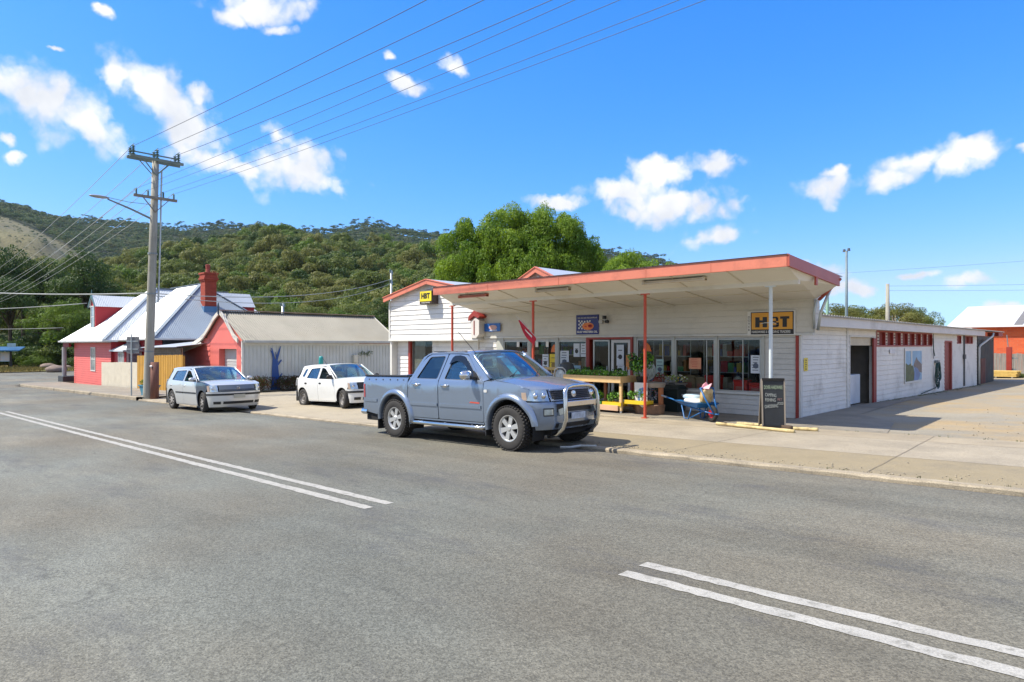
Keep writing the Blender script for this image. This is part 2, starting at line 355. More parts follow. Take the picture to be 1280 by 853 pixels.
# ------------------------------------------------------------------ ground, road, paths
def asphalt(name, c, crack=.6):
    m = M(name, c, rough=.85, var=.1, scale=.35, bump=.55, bscale=90, spec=.35, bdist=.012)
    nt = m.node_tree; N = nt.nodes; L = nt.links; b = N['Principled BSDF']
    src = b.inputs['Base Color'].links[0].from_socket
    tc = N.new('ShaderNodeTexCoord'); O = tc.outputs['Object']
    def mul(src, fac, lo, hi, a=.3, z=.7):
        r = N.new('ShaderNodeMapRange'); r.inputs['From Min'].default_value = a; r.inputs['From Max'].default_value = z
        r.inputs['To Min'].default_value = lo; r.inputs['To Max'].default_value = hi; L.new(fac, r.inputs['Value'])
        s = N.new('ShaderNodeVectorMath'); s.operation = 'SCALE'; L.new(src, s.inputs[0]); L.new(r.outputs['Result'], s.inputs['Scale']); return s.outputs[0]
    def noise(sc, det=4, rough=.6, mp=None):
        n = N.new('ShaderNodeTexNoise'); n.inputs['Scale'].default_value = sc; n.inputs['Detail'].default_value = det; n.inputs['Roughness'].default_value = rough
        if mp:
            q = N.new('ShaderNodeMapping'); q.inputs['Scale'].default_value = mp; L.new(O, q.inputs['Vector']); L.new(q.outputs[0], n.inputs['Vector'])
        else: L.new(O, n.inputs['Vector'])
        return n.outputs['Fac']
    v = N.new('ShaderNodeTexVoronoi'); v.inputs['Scale'].default_value = 95; L.new(O, v.inputs['Vector'])
    cs = N.new('ShaderNodeSeparateColor'); L.new(v.outputs['Color'], cs.inputs[0])
    src = mul(src, cs.outputs[0], .68, 1.36, 0, 1)                     # stone chips
    src = mul(src, noise(28, 5), .82, 1.18)
    src = mul(src, noise(1.1, 6, .65, (.25, 1.1, 1)), 1.2, .84)       # wheel tracks along the street
    src = mul(src, noise(.28, 5, .7, (.5, 1, 1)), .80, 1.17)
    tn = N.new('ShaderNodeMixRGB'); tn.inputs['Color1'].default_value = (1.05,.99,.93,1); tn.inputs['Color2'].default_value = (.93,1.0,1.06,1)
    tr_ = N.new('ShaderNodeMapRange'); tr_.inputs['From Min'].default_value = .38; tr_.inputs['From Max'].default_value = .62; L.new(noise(.17, 4, .6), tr_.inputs['Value']); L.new(tr_.outputs['Result'], tn.inputs['Fac'])
    tv = N.new('ShaderNodeVectorMath'); tv.operation = 'MULTIPLY'; L.new(src, tv.inputs[0]); L.new(tn.outputs[0], tv.inputs[1]); src = mul(tv.outputs[0], noise(.12, 3, .5, (.3, 1.2, 1)), .84, 1.14)
    # cracks
    q = N.new('ShaderNodeTexNoise'); q.inputs['Scale'].default_value = 1.6; q.inputs['Detail'].default_value = 5; L.new(O, q.inputs['Vector'])
    ma = N.new('ShaderNodeVectorMath'); ma.operation = 'MULTIPLY_ADD'; L.new(q.outputs['Color'], ma.inputs[0]); ma.inputs[1].default_value = (.9, .9, .9); L.new(O, ma.inputs[2])
    vc = N.new('ShaderNodeTexVoronoi'); vc.feature = 'DISTANCE_TO_EDGE'; vc.inputs['Scale'].default_value = .75; L.new(ma.outputs[0], vc.inputs['Vector'])
    r = N.new('ShaderNodeMapRange'); r.inputs['From Min'].default_value = .002; r.inputs['From Max'].default_value = .012; r.inputs['To Min'].default_value = 1; r.inputs['To Max'].default_value = 0
    L.new(vc.outputs['Distance'], r.inputs['Value'])
    k = N.new('ShaderNodeMapRange'); k.inputs['From Min'].default_value = .52; k.inputs['From Max'].default_value = .62; k.inputs['To Max'].default_value = crack
    L.new(noise(.33, 3), k.inputs['Value'])
    mm = N.new('ShaderNodeMath'); mm.operation = 'MULTIPLY'; L.new(r.outputs['Result'], mm.inputs[0]); L.new(k.outputs['Result'], mm.inputs[1])
    mx = N.new('ShaderNodeMixRGB'); mx.inputs['Color2'].default_value = (.035, .034, .033, 1); L.new(mm.outputs[0], mx.inputs['Fac']); L.new(src, mx.inputs['Color1'])
    # dark oily patches
    p = N.new('ShaderNodeMapRange'); p.inputs['From Min'].default_value = .53; p.inputs['From Max'].default_value = .66; p.inputs['To Max'].default_value = .6
    L.new(noise(.5, 8, .75, (.45, 1.3, 1)), p.inputs['Value'])
    m2 = N.new('ShaderNodeMixRGB'); m2.inputs['Color2'].default_value = (.07, .072, .078, 1); L.new(p.outputs['Result'], m2.inputs['Fac']); L.new(mx.outputs[0], m2.inputs['Color1'])
    L.new(m2.outputs[0], b.inputs['Base Color'])
    return m
ASPH = asphalt('asphalt', (.150, .144, .116), .3)
CONC = M('footpath_concrete', (.33, .28, .20), rough=.9, var=.14, scale=1.2, bump=.4, bscale=120, fine=.25, stain=(.2,.17,.12), stain_amt=.5, stain_scale=.8)
AGG = M('aggregate_path', (.335, .29, .215), rough=.9, var=.12, scale=.8, bump=.5, bscale=110, fine=.5, stain=(.25,.22,.165), stain_amt=.65, stain_scale=.9, srange=(.46,.64))
FINES = M('worn_gravel_path', (.285, .235, .145), rough=.95, var=.15, scale=.9, bump=.5, bscale=100, fine=.3, stain=(.20,.17,.115), stain_amt=.7, stain_scale=.9, srange=(.46,.62))
KERB = M('kerb_concrete', (.33, .28, .20), rough=.9, var=.2, scale=2.5, bump=.5, bscale=60, fine=.25, stain=(.1,.09,.07), stain_amt=.8, stain_scale=1.3)
YARD = M('yard_gravel', (.27, .245, .19), rough=.95, var=.12, scale=.5, bump=.5, bscale=60, fine=.3, stain=(.36,.26,.13), stain_amt=.85, stain_scale=.24, srange=(.45,.60))
SLAB = M('verandah_slab', (.24, .215, .17), rough=.85, var=.14, scale=1.4, bump=.2, bscale=60, fine=.15, stain=(.12,.11,.09), stain_amt=.5, stain_scale=1.1)
DRIVE = M('driveway_concrete', (.34, .295, .215), rough=.9, var=.12, scale=.7, bump=.3, bscale=70, fine=.18, stain=(.15,.135,.105), stain_amt=.6, stain_scale=.7)
GRASS = M('dry_grass', (.12, .13, .035), rough=1, var=.3, scale=.4, bump=.6, bscale=20, col2=(.27, .2, .06), fine=.3)
DIRT = M('ground_soil', (.17, .14, .085), rough=1, var=.25, scale=.1, bump=.4, bscale=6, fine=.2)

# one sheet to the horizon
P = []
xs = [-4000, -1500, -600, -300, -200] + [-150+5*i for i in range(40)] + [60, 120, 400, 1500, 4000]
ys = [-4000, -1000, -300, -100, -40, -10, 0, 9, 16, 22, 28, 34, 40, 60, 100, 150, 300, 1000, 4000]
structure(MB().grid([[(x, y, H(x, y)-.14) for y in ys] for x in xs]).build('ground', DIRT, smooth=True))
sheet('road', [(-95,-42),(-57.5,-42),(-57.5,-1.6),(60,-1.6),(60,9.0),(-53.9,9.0),(-53.9,9.75),(-57.0,9.95),(-57.45,12.2),(-57.5,60),(-95,60)], 0, ASPH, step=2.5)
# shallow gutter and kerb
def ribbon(name, prof, x0, x1, mat, st=1.0):
    n = max(2, int((x1-x0)/st)); rows = []
    for i in range(n+1):
        x = x0+(x1-x0)*i/n; rows.append([(x, y, H(x, 9)+dz) for y, dz in prof])
    return structure(MB().grid(rows).build(name, mat, smooth=False))
rk = random.Random(3)
GUT = M('gutter_asphalt', (.10, .095, .085), rough=.95, var=.2, scale=2, bump=.5, bscale=60, fine=.3, stain=(.2,.17,.12), stain_amt=.5)
ribbon('gutter', [(9.0, 0), (9.18, -.03), (9.34, -.055)], -54, 60, GUT)
# kerb stones, chipped here and there
def kerb(x0, x1, up, name='kerb'):
    rows = []; x = x0
    while x < x1:
        j = rk.uniform(-.012, .012); c = rk.uniform(0, .02)
        rows.append([(x, 9.34+j, H(x,9)-.16), (x, 9.34+j, H(x,9)+up-.012-c), (x, 9.36+j+c, H(x,9)+up), (x, 9.52, H(x,9)+up), (x, 9.52, H(x,9)-.1)])
        x += rk.uniform(.12, .35)
    return structure(MB().grid(rows).build(name, KERB))
kerb(-8.2, 60, .012); kerb(-30.6, -8.25, .003); kerb(-54, -30.65, .09)
# sheets of the footpath, each with its own finish (right of the shop)
sheet('worn_path_strip', rect(-9.6, 60, 9.52, 11.25), .004, FINES)
sheet('footpath', rect(-16.2, 60, 11.25, 13.35), .006, AGG)
sheet('concrete_edging', rect(-16.2, 60, 13.35, 14.25), .008, CONC)
sheet('yard', [(-6.05,14.25),(60,14.25),(60,75),(-30,75),(-30,40.5),(-6.05,40.5)], .0, YARD, step=2)
sheet('yard_approach', [(-6.05,14.25),(-3.6,14.25),(-4.0,16.4),(-5.2,18.2),(-5.6,26),(-6.05,26)], .01, SLAB, step=1)
mb = MB(); qj = random.Random(14)
for i in range(16):
    x = -8.6+i*3.05+qj.uniform(-.2,.2); d_ = qj.uniform(-.25,.25)
    n_ = 10; a_ = []; b_ = []
    for k_ in range(n_+1): y = 9.53+(14.22-9.53)*k_/n_; xx = x+d_*k_/n_+qj.uniform(-.008,.008); a_.append((xx, y, H(xx,y)+.012)); b_.append((xx+.009, y, H(xx,y)+.012))
    mb.grid([a_, b_])
structure(mb.build('path_joint', M('joint_dirt', (.17,.145,.11), rough=1)))
# side of the shop: verandah slab with a low step
structure(MB().box(-22.5, -6.02, 14.25, 16.62, -.75, -.165).build('verandah_slab', SLAB, bevel=.01))
structure(MB().box(-22.5, -6.0, 14.02, 14.245, -.8, -.172).build('slab_nosing', CONC, bevel=.015))
# forecourt: ramps from the gutter up to the slab
def ramp(x, y):
    t = min(max((y-9.5)/4.5, 0), 1); t = t*t*(3-2*t)
    k = min(max((-6-x)/3, 0), 1)
    return H(x, y)*(1-t) + (-.18 if x > -22.4 else H(x, y)+.1*(x > -30))*t if x > -22.4 else H(x, y)+.1*t
def ramp2(x, y):
    t = min(max((y-9.5)/4.5, 0), 1); t = t*t*(3-2*t)
    tgt = -.18 if x > -22 else max(H(x, y)+.06, -.18+(x+22)*.08)
    return H(x, y)*(1-t)+tgt*t
sheet('driveway', [(-9.6,9.52),(-9.6,11.25),(-16.2,11.25),(-16.2,14.02),(-22.5,14.02),(-22.5,24),(-30.6,24),(-30.6,9.52)], .004, DRIVE, zfn=ramp2)
sheet('left_footpath', rounded([(-57.2,9.6,2.5),(-30.62,9.53,0),(-30.62,13.9,0),(-38.5,13.9,0),(-38.5,12.15,0),(-57.2,12.15,0)]), .085, M('left_path', (.24,.215,.175), rough=.9, var=.15, scale=.8, bump=.3, bscale=50, fine=.2, stain=(.14,.125,.1), stain_amt=.5))
sheet('house_corner_path', [(-57.2,12.17),(-55.7,12.17),(-55.7,40),(-57.2,40)], .085, CONC)
sheet('grass_verge', [(-140,-60),(-95.1,-60),(-95.1,80),(-140,80)], .1, GRASS, step=4)
# grass tufts along the verge and weeds along the yard edge
def tufts(name, label, pts, mat, h=(.05,.14), n=7, sp=.06):
    mb = MB(); q = random.Random(5)
    for (x, y, z) in pts:
        for _ in range(n):
            a = q.uniform(0, 6.28); r_ = q.uniform(0, sp); hh = q.uniform(*h); b = q.uniform(0, 6.28); ww = hh*.12
            cx, cy = x+r_*math.cos(a), y+r_*math.sin(a); lx, ly = q.uniform(-.4,.4)*hh, q.uniform(-.4,.4)*hh
            mb.add([(cx-ww*math.cos(b), cy-ww*math.sin(b), z), (cx+ww*math.cos(b), cy+ww*math.sin(b), z), (cx+lx, cy+ly, z+hh)], [(0,1,2)])
    o = mb.build(name, mat, fixn=False); o['kind'] = 'stuff'; o['label'] = label; o['category'] = 'grass'
    return o
tq = random.Random(11)
pts = [(x, y, H(x, y)+.1) for x, y in ((tq.uniform(-118, -95.2), tq.uniform(-5, 40)) for _ in range(4500))]
tufts('verge_grass', 'dry yellow green grass growing on the verge across the side street', pts, GRASS, h=(.15,.4), n=4, sp=.4)
wp = []
for _ in range(160):
    y = tq.uniform(22.9, 39.8); x = -6.0+abs(tq.gauss(0, .12)); wp.append((x, y, H(x, y)))
for _ in range(120):
    x = tq.uniform(-4.5, 30); wp.append((x, 14.25+tq.gauss(0, .06), H(x, 14)))
for _ in range(25):
    x = tq.uniform(-8, 20); wp.append((x, 9.53+tq.gauss(0, .02), H(x, 9)))
WEED = M('weed_green', (.07, .10, .025), rough=.9, var=.3, scale=3)
tufts('weeds', 'low green weeds along the wall foot and path edges', wp, WEED, h=(.015,.05), n=8, sp=.06)
wp = [(tq.uniform(-9, 8), tq.uniform(50.2, 53.5), 0) for _ in range(2500)]
tufts('fence_grass', 'green grass strip in front of the grey paling fence', [(x, y, H(x, y)) for x, y, _ in wp], M('lawn_green', (.10,.13,.03), rough=.9, var=.3, scale=.6), h=(.08,.25), n=4, sp=.15)
# painted centre lines, worn
LINE = M('road_paint', (.37, .36, .325), rough=.8, var=.08, scale=3, bump=.3, bscale=90, fine=.2, stain=(.16,.155,.13), stain_amt=1.0, stain_scale=14)
def line(name, x0, x1, y0, wd=.125, off=.004):
    q = random.Random(int(x0*7)+99); n = int(abs(x1-x0)/.08); a = []; b = []
    for i in range(n+1):
        x = x0+(x1-x0)*i/n
        a.append((x, y0+q.uniform(-.009, .009), H(x, y0)+off)); b.append((x, y0+wd+q.uniform(-.009, .009), H(x, y0)+off))
    return structure(MB().grid([a, b]).build(name, LINE))
for i, (x0, x1) in enumerate(((-27.5, -6.07), (-2.80, 30))):
    line('centre_line', x0, x1, 4.06); line('centre_line', x0, x1, 4.34, .115)
for x0, x1, y in ((-34, -31.2, 4.2), (-44, -41, 4.2), (-66, -62.5, 4.4), (-57.5, -56, 8.0)): line('centre_line', x0, x1, y, .14)
# gravel scattered by the kerb and in the yard
mb = MB(); q = random.Random(21)
for _ in range(700):
    if q.random() < .55: x = q.uniform(-7.5, 6); y = 9.52+abs(q.gauss(0, .25))
    else: x = q.uniform(-3, 10); y = q.uniform(14.2, 22)
    s = q.uniform(.006, .02); mb.ellipsoid((x, y, H(x, y)+.006+s*.3), (s, s*q.uniform(.7,1.2), s*.6), 5, 3, .2, q)
o = mb.build('loose_gravel', AGG); tag(o, 'small loose stones scattered on the footpath and yard', 'gravel', kind='stuff')
mb = MB()
for x0, y0, pts_ in ((0,0,[(-7.36,8.93),(-7.22,9.05),(-7.2,9.3),(-6.95,9.42)]),):
    mb.tube([(a, b, H(a, b)+.02) for a, b in pts_], .022, 6)
o = mb.build('hose_offcut', M('pale_plastic', (.55,.56,.52), rough=.6)); tag(o, 'short pale curved pipe offcut lying at the kerb beside the pickup', 'pipe')
# ------------------------------------------------------------------ the hardware shop
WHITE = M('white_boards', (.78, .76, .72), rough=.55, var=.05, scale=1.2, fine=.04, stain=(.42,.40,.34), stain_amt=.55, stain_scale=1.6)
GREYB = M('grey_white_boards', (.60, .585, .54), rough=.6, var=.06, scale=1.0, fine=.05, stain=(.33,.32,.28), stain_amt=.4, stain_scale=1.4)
SIDEB = M('side_boards', (.78, .745, .67), rough=.6, var=.07, scale=.8, fine=.06, stain=(.36,.33,.27), stain_amt=.6, stain_scale=1.1)
TRIM = M('pale_trim', (.62, .62, .58), rough=.5, var=.06, scale=3, stain=(.3,.29,.25), stain_amt=.3)
ORANGE = M('faded_orange_paint', (.64, .20, .125), rough=.45, var=.08, scale=.8, stain=(.42,.13,.085), stain_amt=.55, stain_scale=2.6, srange=(.5,.66))
REDP = M('dark_red_paint', (.30, .035, .022), rough=.5, var=.1, scale=3, stain=(.35,.1,.06), stain_amt=.4)
POSTP = M('post_red_paint', (.52, .075, .035), rough=.45, var=.1, scale=4, stain=(.5,.2,.14), stain_amt=.4)
SOFF = M('soffit_cream', (.70, .685, .62), rough=.6, var=.05, scale=.6, stain=(.48,.42,.30), stain_amt=.35, stain_scale=.8)
ALU = M('window_aluminium', (.42, .43, .40), rough=.35, metal=.4, var=.06)
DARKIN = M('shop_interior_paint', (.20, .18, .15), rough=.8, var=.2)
GLASS = glass_mat('shop_glass', (.80, .83, .82), refl=-.015)
GALV = M('galvanised', (.46, .50, .50), rough=.45, metal=.5, var=.12, scale=2)

def boards(mb, O, U, s0, s1, z0, z1, out, pitch, holes=(), lim=None, lip=.016, zref=None, gap=.010):
    """lapped weatherboards on the plane O + s*U + z*Z, facing `out`; holes are (s0, s1, z0, z1); lim(z) -> (smin, smax)"""
    O, U, out = Vector(O), Vector(U), Vector(out); zref = z0 if zref is None else zref
    k = math.floor((z0-zref)/pitch)
    while zref+k*pitch < z1-1e-4:
        ra, rb = zref+k*pitch, zref+(k+1)*pitch; k += 1
        a, b = max(ra, z0), min(rb, z1)
        if b-a < .004: continue
        la, lb = (s0, s1), (s0, s1)
        if lim: la = lim(a); lb = lim(b)
        hs = [h for h in holes if h[2] < b-1e-4 and h[3] > a+1e-4]
        cuts = sorted(set([s0, s1]+[min(max(c, s0), s1) for h in hs for c in h[:2]]))
        for i in range(len(cuts)-1):
            p, q = cuts[i], cuts[i+1]
            if q-p < 1e-4: continue
            mid = (p+q)/2; segs = [(a, b)]
            for h in hs:
                if h[0] < mid < h[1]:
                    ns = []
                    for (u, v) in segs:
                        if h[2] > u: ns.append((u, min(v, h[2])))
                        if h[3] < v: ns.append((max(u, h[3]), v))
                    segs = [x for x in ns if x[1]-x[0] > 1e-3]
            for (u, v) in segs:
                u0 = u; u = u+gap if u == ra else u; ou = out*(.004+lip*(rb-u)/pitch); ov = out*(.004+lip*(rb-v)/pitch)
                pu, qu = (max(p, la[0]), min(q, la[1])) if lim else (p, q)
                pv, qv = (max(p, lb[0]), min(q, lb[1])) if lim else (p, q)
                if qu-pu < 1e-3: continue
                if qv < pv: pv = qv = (pv+qv)/2
                Z = Vector((0,0,1))
                A, B, C_, D_ = O+U*pu+Z*u+ou, O+U*qu+Z*u+ou, O+U*qv+Z*v+ov, O+U*pv+Z*v+ov
                mb.quad(A, B, C_, D_)
                mb.quad(O+U*pu+Z*u-out*.02, O+U*qu+Z*u-out*.02, B, A)
    return mb

shop = thing('hardware_shop', 'long white weatherboard hardware shop with orange edged awning on posts', 'shop', (-6.1, 16.5, -.17))
SO = Vector((-6.1, 16.5, -.17))
class SB(MB):
    """world coordinates in, shop-local mesh out"""
    def build(s, name, mats, parent=shop, **k):
        off = SO
        par = parent
        s.v = [(v[0]-off.x, v[1]-off.y, v[2]-off.z) for v in s.v]
        return MB.build(s, name, mats, parent, **k)
YF = 16.5; ZS = -.165
# window and door openings along the front (X0, X1, z0, z1)
WIN = [(-16.10,-14.96,.42,1.77),(-14.86,-13.76,.42,1.77),(-13.65,-12.52,.42,1.77),(-10.70,-9.53,.42,1.80),(-9.45,-8.27,.42,1.80),(-8.19,-7.02,.42,1.80)]
DOOR = (-12.40,-10.86,ZS,1.82)
holes = [(a, b, c, d) for a, b, c, d in WIN]+[DOOR]
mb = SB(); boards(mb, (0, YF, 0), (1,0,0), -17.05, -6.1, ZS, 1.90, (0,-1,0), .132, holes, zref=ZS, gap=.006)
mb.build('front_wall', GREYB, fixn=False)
# plain backing so that nothing shows between boards
mb = SB()
xs_ = sorted(set([-17.05,-6.1]+[c for h in holes for c in h[:2]]))
for a, b in zip(xs_, xs_[1:]):
    m_ = (a+b)/2; hh = [h for h in holes if h[0] < m_ < h[1]]
    if hh: 
        h = hh[0]
        if h[2] > ZS+.01: mb.box(a, b, YF+.03, YF+.12, ZS-.3, h[2])
        mb.box(a, b, YF+.03, YF+.12, h[3], 2.9)
    else: mb.box(a, b, YF+.03, YF+.12, ZS-.3, 2.9)
mb.build('wall_frame', GREYB)
# upper facade, a little proud and wider than the lower wall
mb = SB(); boards(mb, (0, YF-.07, 0), (1,0,0), -17.05, -5.72, 1.93, 2.8, (0,-1,0), .15, lip=.009, zref=1.93, gap=.0025)
mb.box(-17.05, -5.72, YF-.035, YF+.0, 1.905, 2.85)
boards(mb, (-5.72, YF-.07, 0), (0,1,0), 0, .36, 2.02, 2.8, (1,0,0), .15, lip=.009, zref=1.93, gap=.0025)
mb.box(-6.08, -5.75, YF-.034, YF+.28, 2.0, 2.8)
mb.build('upper_facade', M('upper_facade_boards', (.62,.595,.52), rough=.6, var=.05, scale=.8, fine=.04, stain=(.4,.38,.31), stain_amt=.4, stain_scale=1.3), fixn=False)
SB().box(-17.03, -5.73, YF-.10, YF-.005, 1.865, 1.925).build('head_trim', TRIM, bevel=.006)
# windows: aluminium frames, mullions, panes and sills
for i, (a, b, c, d) in enumerate(WIN):
    f = SB(); t = .035
    f.box(a, b, YF-.035, YF+.05, d-t, d); f.box(a, b, YF-.035, YF+.05, c, c+t); f.box(a, a+t, YF-.035, YF+.05, c+t, d-t); f.box(b-t, b, YF-.035, YF+.05, c+t, d-t)
    if i >= 3:
        mxx = a+(b-a)*(.72, .79, .58)[i-3]; f.box(mxx-.012, mxx+.012, YF-.005, YF+.03, c+t, d-t)
    fr = f.build('window', ALU, bevel=.004)
    pn = SB(); pn.box(a+t, b-t, YF+.006, YF+.012, c+t, d-t); pn.build('pane', GLASS, fr)
mb = SB(); 
for a, b in ((-16.15,-12.5),(-10.74,-6.98)): mb.box(a, b, YF-.075, YF-.02, .36, .42)
mb.build('window_sill', TRIM, bevel=.006)
mb = SB()
for a, b in ((-17.05+.62,-16.10),(-14.96,-14.86),(-13.76,-13.65),(-10.80,-10.70),(-9.53,-9.45),(-8.27,-8.19),(-7.02,-6.93)): mb.box(a, b, YF-.05, YF-.018, .42 if a > -17 else ZS, 1.865)
mb.build('window_pillar', M('pillar_paint', (.43,.44,.40), rough=.5, var=.06), bevel=.005)
# door set: red outer frame, fixed dark leaf and white glazed leaf
a, b, c, d = DOOR
mb = SB(); mb.box(a-.10, a+.03, YF-.09, YF+.1, ZS+.002, d+.06); mb.box(b-.03, b+.05, YF-.09, YF+.1, ZS+.002, d+.06); mb.box(a+.03, b-.03, YF-.09, YF+.1, d-.02, d+.06)
mb.build('door_frame', REDP, bevel=.006)
def leaf(x0, x1, mat, w, name='door'):
    f = SB(); z0, z1 = ZS+.03, 1.79
    f.box(x0, x0+w, YF-.03, YF+.015, z0, z1); f.box(x1-w, x1, YF-.03, YF+.015, z0, z1)
    f.box(x0+w, x1-w, YF-.03, YF+.015, z1-w, z1); f.box(x0+w, x1-w, YF-.03, YF+.015, z0, z0+.16); f.box(x0+w, x1-w, YF-.03, YF+.015, .72, .72+w*.7)
    o = f.build(name, mat, bevel=.004)
    SB().box(x0+w, x1-w, YF-.008, YF-.002, z0+.16, z1-w).build('pane', GLASS, o)
    SB().box(x1-w-.03, x1-w-.01, YF-.07, YF-.05, .72, 1.0).build('handle', GALV, o)
    return o
leaf(-12.27, -11.66, ALU, .05); leaf(-11.60, -10.92, M('white_door_paint', (.66,.66,.63), rough=.4), .09)
# red corner strip and white side trim
SB().box(-6.16, -6.085, YF-.055, YF-.012, ZS, 1.86).build('corner_strip', REDP, bevel=.004)
SB().box(-6.083, -6.03, YF-.04, YF+.08, ZS, 1.86).build('corner_trim', TRIM, bevel=.004)

# ---- awning: fascia, soffit, posts
FA = [(-16.3, 13.2), (-5.09, 13.2)]
pr = SB()
# soffit rows: front, beam, wall
row = lambda y, z, x0, x1, n=12: [(x0+(x1-x0)*i/n, y, z) for i in range(n+1)]
rows = [row(13.22, 3.19, -15.75, -5.12), row(14.1, 2.975, -16.1, -5.2), row(16.44, 2.73, -17.04, -5.68)]
rows2 = [[(x, y, z+.02) for x, y, z in r_] for r_ in rows]
pr.grid(rows); pr.build('soffit', SOFF, fixn=False)
mb = SB(); mb.beam((-16.15, 14.1, 2.945), (-5.2, 14.1, 2.945), .09, .10); mb.build('awning_beam', SOFF, bevel=.005)
mb = SB()   # sheet joints under the awning
for i in range(1, 8):
    x = -16.2+i*1.36; mb.beam((x, 14.15, 2.955), (x-.05*(8-i)/8, 16.4, 2.722), .035, .012)
for i in range(1, 8):
    x = -15.9+i*1.36; mb.beam((x, 13.25, 3.172), (x, 14.04, 2.98), .03, .012)
mb.beam((-16.6, 15.3, 2.845), (-5.4, 15.3, 2.845), .03, .012)
mb.build('soffit_batten', M('batten_cream', (.58,.54,.43), rough=.6))
mb = SB(); mb.box(-15.9, -5.09, 13.14, 13.2, 3.17, 3.40)
for x in (-13.5, -10.9, -8.3, -6.7): mb.box(x-.012, x+.012, 13.134, 13.139, 3.17, 3.40)
mb.beam((-15.9, 13.17, 3.41), (-5.06, 13.17, 3.41), .10, .022)
mb.build('fascia', ORANGE, bevel=.006)
mb = SB(); mb.prism([(-5.085,13.14,3.17),(-5.085,13.14,3.405),(-5.085,16.1,3.21),(-5.085,16.1,2.97)], (.05,0,0))
mb.prism([(-5.086,14.62,2.90),(-5.086,14.72,2.90),(-5.086,14.72,3.08),(-5.086,14.62,3.08)], (.045,0,0))
mb.beam((-5.02, 16.08, 3.14), (-5.60, 16.42, 2.70), .07, .05)
mb.build('side_fascia', M('side_fascia_red', (.40,.085,.055), rough=.45, var=.1, scale=1.5, stain=(.5,.2,.14), stain_amt=.3), bevel=.005)
mb = SB(); mb.add([(-5.12,13.22,3.19),(-5.2,14.1,2.975),(-5.68,16.44,2.73),(-5.09,16.1,2.99)], [(0,1,3),(1,2,3)])
mb.build('soffit_end', SOFF, fixn=False)
mb = SB(); mb.prism([(0,13.12,3.42),(0,13.12,3.40),(0,16.1,3.215),(0,16.4,3.2),(0,16.4,3.22)], (10.85,0,0)); mb.v = [(x-15.92, y, z) for x, y, z in mb.v]
mb.build('awning_roof', GALV)
# wall cap behind the awning
SB().box(-17.0, -5.78, 16.52, 16.7, 2.86, 3.1).build('parapet', GREYB)
PX = [(-16.1, POSTP), (-12.62, POSTP), (-8.92, POSTP), (-5.80, M('post_white', (.58,.64,.66), rough=.4, var=.06))]
for i, (x, m_) in enumerate(PX):
    mb = SB(); zb = -.2 if i > 1 else -.3
    mb.lathe([(0,zb),(.038,zb),(.038,2.90),(0,2.90)], (x,14.1,0), n=14)
    mb.box(x-.11, x+.11, 14.06, 14.14, 2.87, 2.895); mb.box(x-.07, x+.07, 14.03, 14.17, zb, zb+.045 if i > 1 else zb+.13)
    mb.build('awning_post', m_, smooth=False)
for i, (x0, x1, m_) in enumerate(((-8.55,-6.95, (.58,.50,.36)), (-11.9,-10.75,(.50,.44,.32)), (-15.0,-13.8,(.42,.12,.07)))):
    mb = SB(); z = 3.155 if True else 0
    mb.box(x0, x1, 13.38, 13.47, 3.045, 3.085); mb.box(x0, x0+.06, 13.36, 13.49, 3.04, 3.125); mb.box(x1-.06, x1, 13.36, 13.49, 3.04, 3.125); mb.box(x0+.06, x1-.06, 13.365, 13.485, 3.087, 3.11)
    mb.build('strip_light', M('strip_light_%d' % i, m_, rough=.5), bevel=.006)

# ---- interior seen through the glass
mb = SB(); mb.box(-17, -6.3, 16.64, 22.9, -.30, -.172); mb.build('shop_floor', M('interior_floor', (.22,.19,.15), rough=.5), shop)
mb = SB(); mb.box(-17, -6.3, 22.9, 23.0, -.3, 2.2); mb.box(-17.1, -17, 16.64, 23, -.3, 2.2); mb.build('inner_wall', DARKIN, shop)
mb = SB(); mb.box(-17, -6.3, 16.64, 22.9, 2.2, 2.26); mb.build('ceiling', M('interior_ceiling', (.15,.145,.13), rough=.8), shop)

# ---- left wing: projecting gable over a recessed lower wall
mb = SB()
WX0, WX1 = -22.35, -17.12; PKX, PKZ = -19.75, 4.05
YU = 16.2
def glim(z):
    if z <= 3.50: return (WX0, WX1)
    k = (PKZ-z)/(PKZ-3.5)
    return (PKX-(PKX-WX0)*k, min(WX1, PKX+(2.6)*k))
boards(mb, (0, YU, 0), (1,0,0), WX0, WX1, 1.86, PKZ, (0,-1,0), .19, lim=glim, lip=.022, zref=1.86)
boards(mb, (WX1, YU, 0), (0,1,0), 0, .24, 1.86, 2.5, (1,0,0), .19, lip=.02, zref=1.86)
mb.build('gable_wall', WHITE, fixn=False)
mb = SB(); mb.prism([(WX0+.01,YU+.03,1.87),(WX1-.03,YU+.03,1.87),(WX1-.03,YU+.03,3.45),(PKX,YU+.03,PKZ-.02),(WX0+.01,YU+.03,3.45)], (0,.28,0)); mb.build('gable_backing', WHITE)
mb = SB(); boards(mb, (0, YF, 0), (1,0,0), WX0+.12, -16.5, ZS-.1, 1.86, (0,-1,0), .165, [(-21.28,-20.0,.35,1.80)], lip=.02, zref=ZS-.1)
for (a, b, c, d) in ((WX0+.12,-21.28,ZS-.3,1.86),(-20.0,-17.05,ZS-.3,1.86),(-21.28,-20.0,ZS-.3,.35),(-21.28,-20.0,1.8,1.86)): mb.box(a, b, YF+.03, YF+.1, c, d)
mb.build('lower_wing_wall', WHITE, fixn=False)
mb = SB(); mb.box(WX0-.03, WX1+.05, YU-.06, YU+.29, 1.79, 1.87); mb.box(WX0-.02, WX0+.10, YU+.02, YF+.02, -.4, 1.78)
mb.box(WX0-.03, WX0+.05, YU-.045, YU+.02, 1.88, 3.42); mb.box(-17.62, -17.36, YF-.06, YF-.022, ZS, 1.78)
